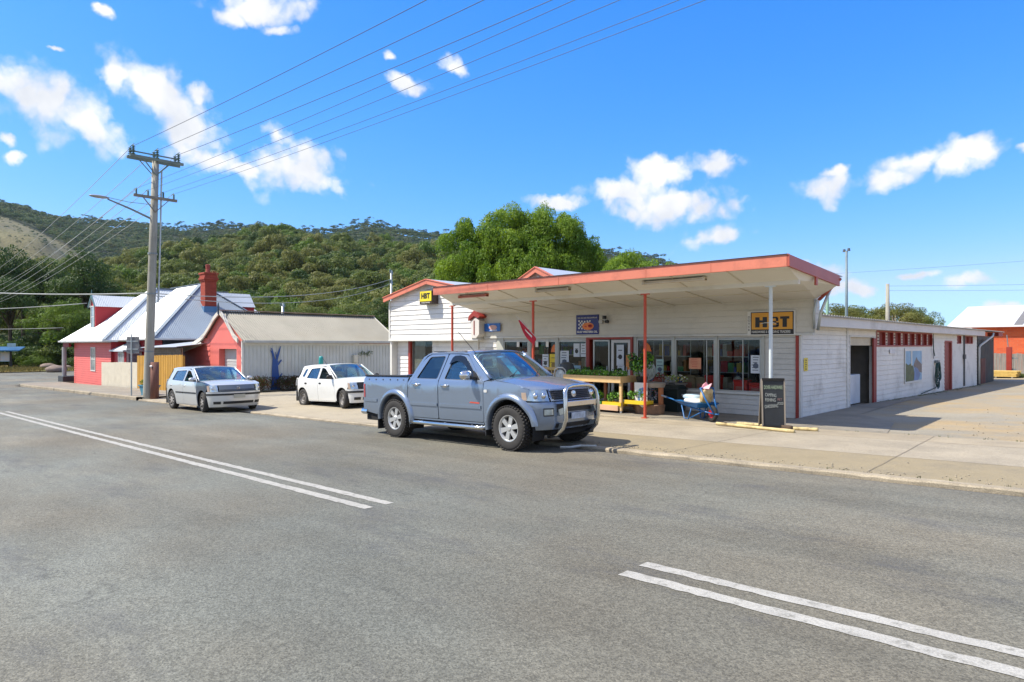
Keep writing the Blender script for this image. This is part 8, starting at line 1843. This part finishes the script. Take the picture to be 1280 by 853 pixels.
# ================= small hatchbacks
def build_hatch(t, P):
    B = P['paint']; q = P; W = q['W']; wb = q['wb']; rr = q['r']; ra = q['ra']; bz = q['belt']; zr = q['roof']; lo = q['low']; rx = q['rear']; nx = q['nose']
    nose = lambda z: nx-.05*max(0, (.35-z)/.15) if z < q['bz'] else nx-.03-(z-q['bz'])*q['lean']
    tailx = lambda z: rx if z < bz-.05 else rx+(z-bz+.05)*q['tlean']
    c = Car(t, B, W, bz, q['tum'], nose, q['x0'], .02, tail=(rx+.55, tailx))
    fxe = q['x0']+.10; ht = q['hood_e']
    zl = q['bz']
    Ff = arc(0, rr+.01, ra, 50, 172, 12)
    c.panel('front_fender', [(q['dx0']+.012,lo),(q['dx0']+.012,bz-.01),(q['dx0']+.15,bz-.005),(.0,ht+.03),(.30,ht-.03),(fxe+.12,ht-.07),(fxe+.03,zl),(Ff[0][0]+.02,zl-.06)]+Ff+[(-ra,lo)], sides=(-1,), mat=q.get('fender', B))[0]
    if 'fender' in q:
        fo = [o for o in t.children if o.name.startswith('front_fender')][-1]; fo['label'] = 'dark blue grey mismatched front fender'
    c.panel('front_fender', [(q['dx0']+.012,lo),(q['dx0']+.012,bz-.01),(q['dx0']+.15,bz-.005),(.0,ht+.03),(.30,ht-.03),(fxe+.12,ht-.07),(fxe+.03,zl),(Ff[0][0]+.02,zl-.06)]+Ff+[(-ra,lo)], sides=(1,))
    d0, d1, d2 = q['dx0'], q['dx1'], q['dx2']; ax, az_ = q['ap']; rl = zr-.075
    fd = rounded([(d0,lo,.03),(d0,bz-.01,.0),(d0-.10,bz+.02,.02),(ax-.03,rl-.03,.06),(d1+.03,rl,.03),(d1,bz,0),(d1,lo,.03)]); fw = rounded([(d1+.05,bz+.02,.03),(d0-.13,bz+.005,.04),(ax-.08,rl-.07,.06),(d1+.07,rl-.045,.03)])
    Rr = arc(-wb, rr+.01, ra, 8, 60, 5); rdl = [p for p in Rr if p[1] > lo]
    rdp = [(d1-.015,lo),(d1-.015,bz),(d1+.015,rl),(d2+.06,rl-.01),(d2-.02,rl-.05),(d2-.16,bz+.05),(-wb+.30,rr+ra*.95)]+[p for p in Rr[::-1] if p[1] > lo]+[(-wb+ra+.02,lo)]
    rw = rounded([(d2-.08,bz+.05,.04),(d1-.06,bz+.02,.03),(d1-.04,rl-.045,.03),(d2+.07,rl-.07,.06)])
    D1 = c.panel('door', fd, holes=[fw]); D2 = c.panel('door', rdp, holes=[rw])
    gp = lambda poly, k: [((p[0]-cx_)*k+cx_, (p[1]-cz_)*k+cz_) for cx_, cz_ in [(sum(q_[0] for q_ in poly)/len(poly), sum(q_[1] for q_ in poly)/len(poly))] for p in poly]
    for i, (dr, w_) in enumerate(((D1, fw), (D2, rw))):
        if not (i == 0 and q.get('open')): c.panel('window', gp(w_, 1.04), CGLASS, off=-.012, thick=.003, parent=dr)
        c.panel('seal', gp(w_, 1.01), BPL, holes=[gp(w_, .955)], off=.001, thick=.005, parent=dr)
    if q.get('quarter'):
        qw = rounded([(d2-.20,bz+.07,.03),(d2-.14,bz+.07,.0),(d2+.02,rl-.08,.02),(d2-.10,rl-.10,.04),(d2-.42,bz+.10,.04)]) 
    outer = [(d0+.004,lo-.03),(d0+.004,bz),(q['wx0']-.02,bz+.035),(ax,zr-.055),(ax-.22,zr-.03),(d2,zr-.03),(q['rx1']+.10,zr-.06),(q['rx1'],zr-.12),(tailx(bz+.06)+.13,bz+.08),(tailx(bz)+.02,bz),(rx+.02,bz-.08),(rx+.015,.48)]
    Rall = arc(-wb, rr+.01, ra, 6, 176, 14)
    outer += [(rx+.03,lo+.0),(-wb-ra-.01,lo)]+Rall[::-1]+[(-wb+ra+.02,lo-.03)]
    hole = [(d0-.006,lo-.006),(d0-.006,bz-.005),(d0-.10,bz+.026),(ax-.035,rl-.022),(ax-.10,rl+.006),(d1,rl+.008),(d2+.06,rl),(d2-.03,rl-.045),(d2-.172,bz+.05),(-wb+.29,rr+ra*.95+.02)]+[(x+.0,z+.0) for x, z in [( -wb+(ra+.012)*math.cos(R(a)), rr+.01+(ra+.012)*math.sin(R(a))) for a in (50,40,30,20,12)] if z > lo]+[(-wb+ra+.03,lo-.006)]
    hs = [hole]
    if q.get('quarter'): hs.append(q['quarter'])
    bs = c.panel('body_side', outer, holes=hs, off=-.003)
    if q.get('quarter'): c.panel('quarter_window', gp(q['quarter'], 1.04), CGLASS, off=-.012, thick=.003)
    c.panel('door_pillar', [(d1-.06,lo),(d1-.06,bz),(d1-.03,rl),(d1+.07,rl),(d1+.05,bz),(d1+.05,lo)], BPL, off=-.02)
    for dr, x in ((D1, d1+.13), (D2, d2-.10)):
        for sd, i in ((-1,0),(1,1)):
            mb = MB(); yy = c.f(x, bz-.12); mb.ellipsoid((x, sd*yy, bz-.12), (.085,.018,.028), 12, 6); mb.build('handle', q['hmat'], dr[i], smooth=True)
    if q['strip']:
        zs = q['strip']; c.panel('rub_strip', [(d0-.03,zs),(d0-.03,zs+.045),(d1+.01,zs+.045),(d1+.01,zs)], BPL, off=.010, thick=.012, parent=D1); c.panel('rub_strip', [(d1-.02,zs),(d1-.02,zs+.045),(-wb+ra+.06,zs+.045),(-wb+ra+.06,zs)], BPL, off=.010, thick=.012, parent=D2)
    vs = [-1+j/10 for j in range(21)]
    hx = q['wx0']; rows = []
    for i in range(11):
        u = i/10; row = []
        for v in vs:
            fp = c.wpt(math.pi/2+v*1.02, ht-.06, -.02); back = Vector((hx-.06+.16*(1-v*v), v*(W-.11), bz+.03+.03*(1-v*v))); p = back.lerp(fp, u)
            z = back.z+(ht-.045-back.z)*u**1.5; row.append((p.x, p.y, z+.02*(1-v*v)*math.sin(math.pi*u)-(.01 if u > .97 else 0)))
        rows.append(row)
    c.surf('bonnet', rows)
    for sd in (-1, 1):
        Pp = []; tops = [(d0+.012,bz-.01),(d0+.15,bz-.005),(.0,ht+.03),(.30,ht-.03),(fxe+.12,ht-.07)]
        for r_ in rows:
            x = min(r_[0][0], fxe+.12); zt = interp(x, tops); yo = c.f(x, zt)-.004; yi = abs(r_[0][1])
            Pp.append([(x, sd*(yo+(yi+.006-yo)*k_/3), zt+(r_[0][2]-.006-zt)*math.sin(k_/3*math.pi/2)) for k_ in range(4)])
        c.surf('fender_top', Pp, mat=(q.get('fender', B) if sd < 0 else B))
    W0 = lambda v: (hx+.20*(1-v*v), (W-.085)*v, bz+.035+.03*(1-v*v)); tw = c.f(ax, zr-.05)
    W1 = lambda v: (ax+.09*(1-v*v), (tw-.01)*v, zr-.055+.04*(1-v*v))
    def ruled(A, B_, n, k=0): return [[tuple(Vector(A(v)).lerp(Vector(B_(v)), i/n)+Vector((k*math.sin(math.pi*i/n),0,k*math.sin(math.pi*i/n)))) for v in vs] for i in range(n+1)]
    c.surf('windscreen', ruled(W0, W1, 6, .015), WGLASS, thick=.003)
    mb = MB()
    for v0 in (-1,1): mb.tube([tuple(Vector(W0(v0*.985)).lerp(Vector(W1(v0*.985)), i/6)+Vector((.008,0,.008))) for i in range(7)], .02, 8)
    mb.tube([tuple(Vector(W1(v))) for v in vs], .014, 6); mb.build('screen_surround', B, t, smooth=True)
    c.surf('cowl', [[(hx+.22*(1-v*v)+.03, (W-.09)*v, bz+.015+.02*(1-v*v)) for v in vs], [(hx-.08+.14*(1-v*v), (W-.10)*v, bz+.035+.03*(1-v*v)) for v in vs]], BPL)
    mb = MB()
    for y0, y1 in ((-.48,.05),(.08,.58)): mb.tube([(hx+.12,y0,bz+.06),(hx-.1,y1,bz+.16)], .008, 5)
    mb.build('wiper', BPL, t)
    r1 = q['rx1']
    c.surf('roof', [[((ax+.09*(1-v*v))*(1-u)+(r1+.02-.03*(1-v*v))*u, v*(c.f(ax-.3, zr-.03)+.002)*(1-.03*u), zr-.035+.04*(1-abs(v)**2.4)-.03*(max(0,.1-u)/.1+max(0,u-.85)/.15)) for v in vs] for u in [i/10 for i in range(11)]])
    T0 = lambda v: (r1-.0-.03*(1-v*v), (c.f(-wb, zr-.06)-.03)*v, zr-.07+.03*(1-v*v)); T1 = lambda v: (tailx(bz+.06)-.02*(1-v*v)+.04, (W-.13)*v, bz+.06)
    c.surf('rear_window', ruled(T0, T1, 5), DKGLASS, thick=.003)
    hg = c.surf('hatch', [[(tailx(z)+.02-.02*(1-v*v)+ (.10*abs(v)**4), (W-.06)*v, z) for v in vs] for z in (bz+.06, bz-.1, .75, .55)], up=True)
    mb = MB(); mb.box(rx-.02,rx+.20,-W+.10,W-.10,lo+.02,.55); mb.build('rear_bumper', q['bump'], t, bevel=.05)
    for sd in (-1, 1): c.panel('tail_light', rounded([(rx+.01,.70,.02),(rx+.015,bz-.06,.02),(rx+.13,bz-.06,.03),(rx+.11,.70,.02)]), REDL, off=.004, thick=.01, sides=(sd,))
    # front
    def bz_(t_):
        x_ = q['x0']+(nx-q['x0'])*abs(math.sin(t_))**(2/2.6); a_ = rr+.01+math.sqrt(max(0, (ra+.01)**2-x_*x_)) if x_ < ra+.01 else 0; return (min(max(lo-.05, a_), zl-.02), zl-.005)
    c.wrap('front_bumper', .16, math.pi-.16, lo-.04, zl, B, nz=8, n=40, zf=bz_)
    c.wrap('bumper_strip', .12, math.pi-.12, zl-.115, zl-.055, BPL, nz=1, off=.012)
    gr = c.wrap('grille', .95, math.pi-.95, zl+.005, ht-.055, q['grille'], nz=2, off=-.01); mb = MB()
    for z in (zl+.03, zl+.06): mb.tube([c.wpt(.97+(math.pi-1.94)*i/12, z, .0) for i in range(13)], .006, 5)
    mb.build('grille_bars', BPL, gr); p = c.wpt(math.pi/2, (zl+ht-.05)/2, .012); mb = MB(); mb.lathe([(.045,.0),(.05,.008),(.04,.01),(.038,.0)], p, axis='x', n=18); mb.beam(p+Vector((.005,-.03,.02)), p+Vector((.005,0,-.03)), .008,.008); mb.beam(p+Vector((.005,.03,.02)), p+Vector((.005,0,-.03)), .008,.008); mb.build('badge', CHROME, gr)
    for sg in (0, 1):
        a0, a1 = (.30,.90) if sg == 0 else (math.pi-.90, math.pi-.30); hl = c.wrap('headlight', a0, a1, zl+.0, ht-.055, LAMPG, nz=3, n=12, off=-.006); mb = MB(); p = c.wpt(.66 if sg == 0 else math.pi-.66, (zl+ht-.06)/2, -.015); mb.ellipsoid(p, (.03,.05,.045), 12, 8); mb.build('lamp_bowl', CHROME, hl, smooth=True)
        c.wrap('indicator', a0 if sg == 0 else a1-.16, a0+.16 if sg == 0 else a1, zl+.01, ht-.075, AMBER, nz=2, n=4, off=.003, parent=hl)
    for a_, b_ in ((.62,.98),(1.08,math.pi-1.08),(math.pi-.98,math.pi-.62)): c.wrap('air_intake', a_, b_, lo+.04, lo+.12, BPL, nz=1, n=8, off=.008)
    mb = MB(); mb.box(nx+.015,nx+.025,-.18,.18,zl-.20,zl-.09); mb.build('number_plate', M('plate_cream', (.50,.48,.38), rough=.5), t)
    for sd in (-1, 1):
        mb = MB(); mb.ellipsoid((d0-.14,sd*(W+.07),bz+.085),(.06,.10,.065),14,8); mi_ = mb.build('mirror', q['mir'], t, smooth=True); mb = MB(); mb.beam((d0-.10,sd*(W-.06),bz+.03),(d0-.12,sd*(W+.03),bz+.05),.04,.04); mb.prism([(d0-.06,sd*(W-.05),bz+.01),(d0-.26,sd*(W-.05),bz+.01),(d0-.24,sd*(W-.09),bz+.15)],(0,sd*.02,0)); mb.build('mirror_arm', BPL, mi_)
    mb = MB(); mb.box(rx+.15,hx,-W+.10,W-.10,lo,lo+.12); mb.build('cabin_floor', UNDER, t)
    mb = MB(); mb.prism([(hx+.1,-W+.1,.5),(hx+.1,-W+.1,bz-.0),(hx-.15,-W+.1,bz+.05),(hx-.35,-W+.1,bz-.03),(hx-.33,-W+.1,.6)], (0,2*W-.2,0)); mb.build('dashboard', INTR, t, bevel=.02)
    seats(c, (ax-.58,), (-.36,.36), .52, .22); seats(c, (ax-1.15,), (-.36,.36), .52, .30); steering(c, ax+.12, -.36, bz-.06)
    liner(c, .12, rx+.12, lo-.04, ((0,ra),(-wb,ra)), W, ht-.12, bz-.1, (rx+.6, d0), .7)
    put_wheels(t, wheel_proto(rr, .185, q['rim'], q['sp'], q['rimm'], q['kind']), (0,-wb), W-.105, rr, q['steer'])
    if q.get('aerial'): mb = MB(); mb.tube(q['aerial'], .006, 5); mb.build('aerial', BPL, t)
    return c
SILV = paint('silver_paint', (.66,.665,.655), .5, .35)
sv = thing('silver_hatchback', 'silver hatchback with one dark blue front fender and a driver at the open window', 'car')
build_hatch(sv, dict(paint=SILV, W=.865, wb=2.56, r=.315, ra=.365, belt=.93, roof=1.42, low=.22, rear=-3.30, nose=.75, bz=.64, lean=.55, tlean=.95, tum=.38, x0=.18, hood_e=.90, dx0=-.42, dx1=-1.50, dx2=-2.46, ap=(-1.12,0), wx0=-.42, rx1=-2.88, strip=.56, hmat=SILV, bump=SILV, grille=M('grille_grey', (.16,.19,.22), rough=.4), rim=.20, sp=9, rimm=M('dusty_trim', (.36,.33,.30), rough=.5, metal=.2), kind='cap', steer=R(-10), mir=SILV, open=True, fender=paint('dark_fender', (.020,.035,.065), .1, .35),
    quarter=None))
place_car(sv, -21.22, 9.13, g(-21.22), 0, .0202)
# driver
drv = thing('person', 'person in a teal top sitting at the wheel of the silver hatchback', 'person'); 
SKIN = M('skin', (.52,.26,.18), rough=.55, var=.06); TOP = M('teal_top', (.10,.22,.22), rough=.85, var=.1); HAIR = M('brown_hair', (.10,.05,.03), rough=.8)
def skin_body(name, verts, edges, radii, mat, parent, sub=2):
    me = bpy.data.meshes.new(name); me.from_pydata(verts, edges, []); me.materials.append(mat); o = bpy.data.objects.new(name, me); link(o, parent)
    sk = o.modifiers.new('skin', 'SKIN'); sb = o.modifiers.new('sub', 'SUBSURF'); sb.levels = sub; sb.render_levels = sub
    for i, r_ in enumerate(radii): me.skin_vertices[0].data[i].radius = (r_, r_)
    me.skin_vertices[0].data[0].use_root = True; return o
V = [(0,0,0),(.02,0,.2),(.03,0,.38),(.04,0,.52),(.05,0,.60),(.06,0,.70),(.06,0,.80), (.03,-.19,.47),(.12,-.25,.28),(.30,-.16,.30),(.36,-.15,.33), (.03,.19,.47),(.12,.24,.28),(.30,.14,.30),(.36,.13,.33),(.25,-.12,-.02),(.45,-.13,.0),(.25,.12,-.02),(.45,.13,.0)]
E_ = [(0,1),(1,2),(2,3),(3,4),(4,5),(5,6),(2,7),(7,8),(8,9),(9,10),(2,11),(11,12),(12,13),(13,14),(0,15),(15,16),(0,17),(17,18)]
skin_body('body', V, E_, [.15,.15,.16,.065,.055,.09,.075,.075,.05,.04,.035,.075,.05,.04,.035,.09,.07,.09,.07], TOP, drv)
mb = MB(); mb.ellipsoid((.07,0,.74),(.095,.078,.125),16,12); mb.ellipsoid((.165,0,.73),(.02,.014,.025),8,6)
for s_ in (-1,1): mb.ellipsoid((.06,s_*.08,.73),(.018,.010,.03),8,6)
hd = mb.build('head', SKIN, drv, smooth=True); mb = MB(); mb.ellipsoid((.045,0,.775),(.098,.084,.105),16,10); mb.build('hair', HAIR, drv, smooth=True)
mb = MB()
for s_ in (-1,1): mb.ellipsoid((.155,s_*.032,.755),(.01,.013,.008),8,6)
mb.build('eyes', M('eye_dark', (.02,.015,.01), rough=.3), drv)
drv.parent = None; drv.location = (-21.22-1.98, 9.13-.42, g(-22.9)+.50)
drv.rotation_euler = (0,0,R(-12))
WHT = paint('white_car_paint', (.74,.75,.73), 0, .38, dirt=(.30,.24,.16), amt=.15)
wc = thing('white_hatchback', 'small white hatchback parked in the forecourt with front wheels turned out', 'car')
qd = rounded([(-2.42,.99,.03),(-2.28,.98,.02),(-2.16,1.26,.03),(-2.32,1.25,.05)])
build_hatch(wc, dict(paint=WHT, W=.81, wb=2.40, r=.295, ra=.345, belt=.90, roof=1.395, low=.23, rear=-3.02, nose=.66, bz=.60, lean=.50, tlean=.62, tum=.36, x0=.16, hood_e=.86, dx0=-.42, dx1=-1.40, dx2=-2.06, ap=(-1.05,0), wx0=-.40, rx1=-2.62, strip=0, hmat=BPL, bump=WHT, grille=BPL, rim=.185, sp=8, rimm=M('grey_steel_wheel', (.20,.19,.18), rough=.6, metal=.3), kind='steel', steer=R(-13), mir=BPL, open=True,
    quarter=rounded([(-2.46,1.0,.03),(-2.30,.985,.02),(-2.20,1.255,.03),(-2.36,1.235,.05)]), aerial=[(-1.25,-.55,1.38),(-1.42,-.6,1.60)]))
mb = MB(); cw = None
place_car(wc, -17.85, 11.95, -.325, R(0), .038)

# ------------------------------------------------------------------ one object per separate piece
def split_pieces(o, pad=.012):
    me = o.data; bm = bmesh.new(); bm.from_mesh(me); bm.verts.ensure_lookup_table(); seen = {}; isl = []
    for v in bm.verts:
        if v.index in seen: continue
        st = [v]; comp = []; seen[v.index] = len(isl)
        while st:
            a = st.pop(); comp.append(a.index)
            for e in a.link_edges:
                b = e.other_vert(a)
                if b.index not in seen: seen[b.index] = len(isl); st.append(b)
        isl.append(comp)
    co_ = [v.co.copy() for v in bm.verts]; bm.free()
    bb = [([min(co_[i][k] for i in c)-pad for k in range(3)], [max(co_[i][k] for i in c)+pad for k in range(3)]) for c in isl]
    par = list(range(len(isl)))
    def fd(i):
        while par[i] != i: i = par[i]
        return i
    for i in range(len(isl)):
        for j in range(i):
            if all(bb[i][0][k] <= bb[j][1][k] and bb[j][0][k] <= bb[i][1][k] for k in range(3)): par[fd(i)] = fd(j)
    gr = {}
    for i in range(len(isl)): gr.setdefault(fd(i), set()).update(isl[i])
    if len(gr) < 2 or len(gr) > 40: return
    for k, (rt, vs) in enumerate(list(gr.items())[1:]):
        n = o.copy(); n.data = me.copy(); COL.objects.link(n); bm = bmesh.new(); bm.from_mesh(n.data); bm.verts.ensure_lookup_table()
        bmesh.ops.delete(bm, geom=[v for v in bm.verts if v.index not in vs], context='VERTS'); bm.to_mesh(n.data); bm.free()
    keep = list(gr.values())[0]; bm = bmesh.new(); bm.from_mesh(me); bm.verts.ensure_lookup_table(); bmesh.ops.delete(bm, geom=[v for v in bm.verts if v.index not in keep], context='VERTS'); bm.to_mesh(me); bm.free()
PIECES = {'window_pillar','window_sill','post','bracket','mud_flap','wiper','roof_strip','downpipe','awning_downpipe','conduit','vent_panel','grip','castor','rear_bumper','skylight','fence_post','hinge','band','chassis','wing_trim','eyes','legs','side_rail','board_trim','inner_wall','door_casing','side_door_frame','bearer','body_mount','awning_roof','mirror_arm','cap','back_wall','rear_wall','rusty_panel','bargeboard','side_wall'}
bpy.context.view_layer.update()
for o in list(COL.objects):
    if o.type == 'MESH' and o.parent and o.name.split('.')[0] in PIECES and o.data.users == 1 and not o.children and len(o.data.vertices) < 4000: split_pieces(o)

# ------------------------------------------------------------------ thin summer air over the far hills
hm = bpy.data.materials.new('air'); hm.use_nodes = True; hn = hm.node_tree; hn.nodes.clear(); ho = hn.nodes.new('ShaderNodeOutputMaterial'); hv_ = hn.nodes.new('ShaderNodeVolumePrincipled')
hv_.inputs['Color'].default_value = (.62, .76, .95, 1); hv_.inputs['Density'].default_value = .00004; hv_.inputs['Anisotropy'].default_value = .2; hn.links.new(hv_.outputs[0], ho.inputs['Volume'])
mb = MB(); mb.box(-4200, 4200, -4200, 4200, -4.5, 420); o = mb.build('haze', hm); o['kind'] = 'stuff'; o['label'] = 'thin blue air between the viewer and the far hills'
SC.cycles.volume_bounces = 0; SC.cycles.volume_step_rate = 5
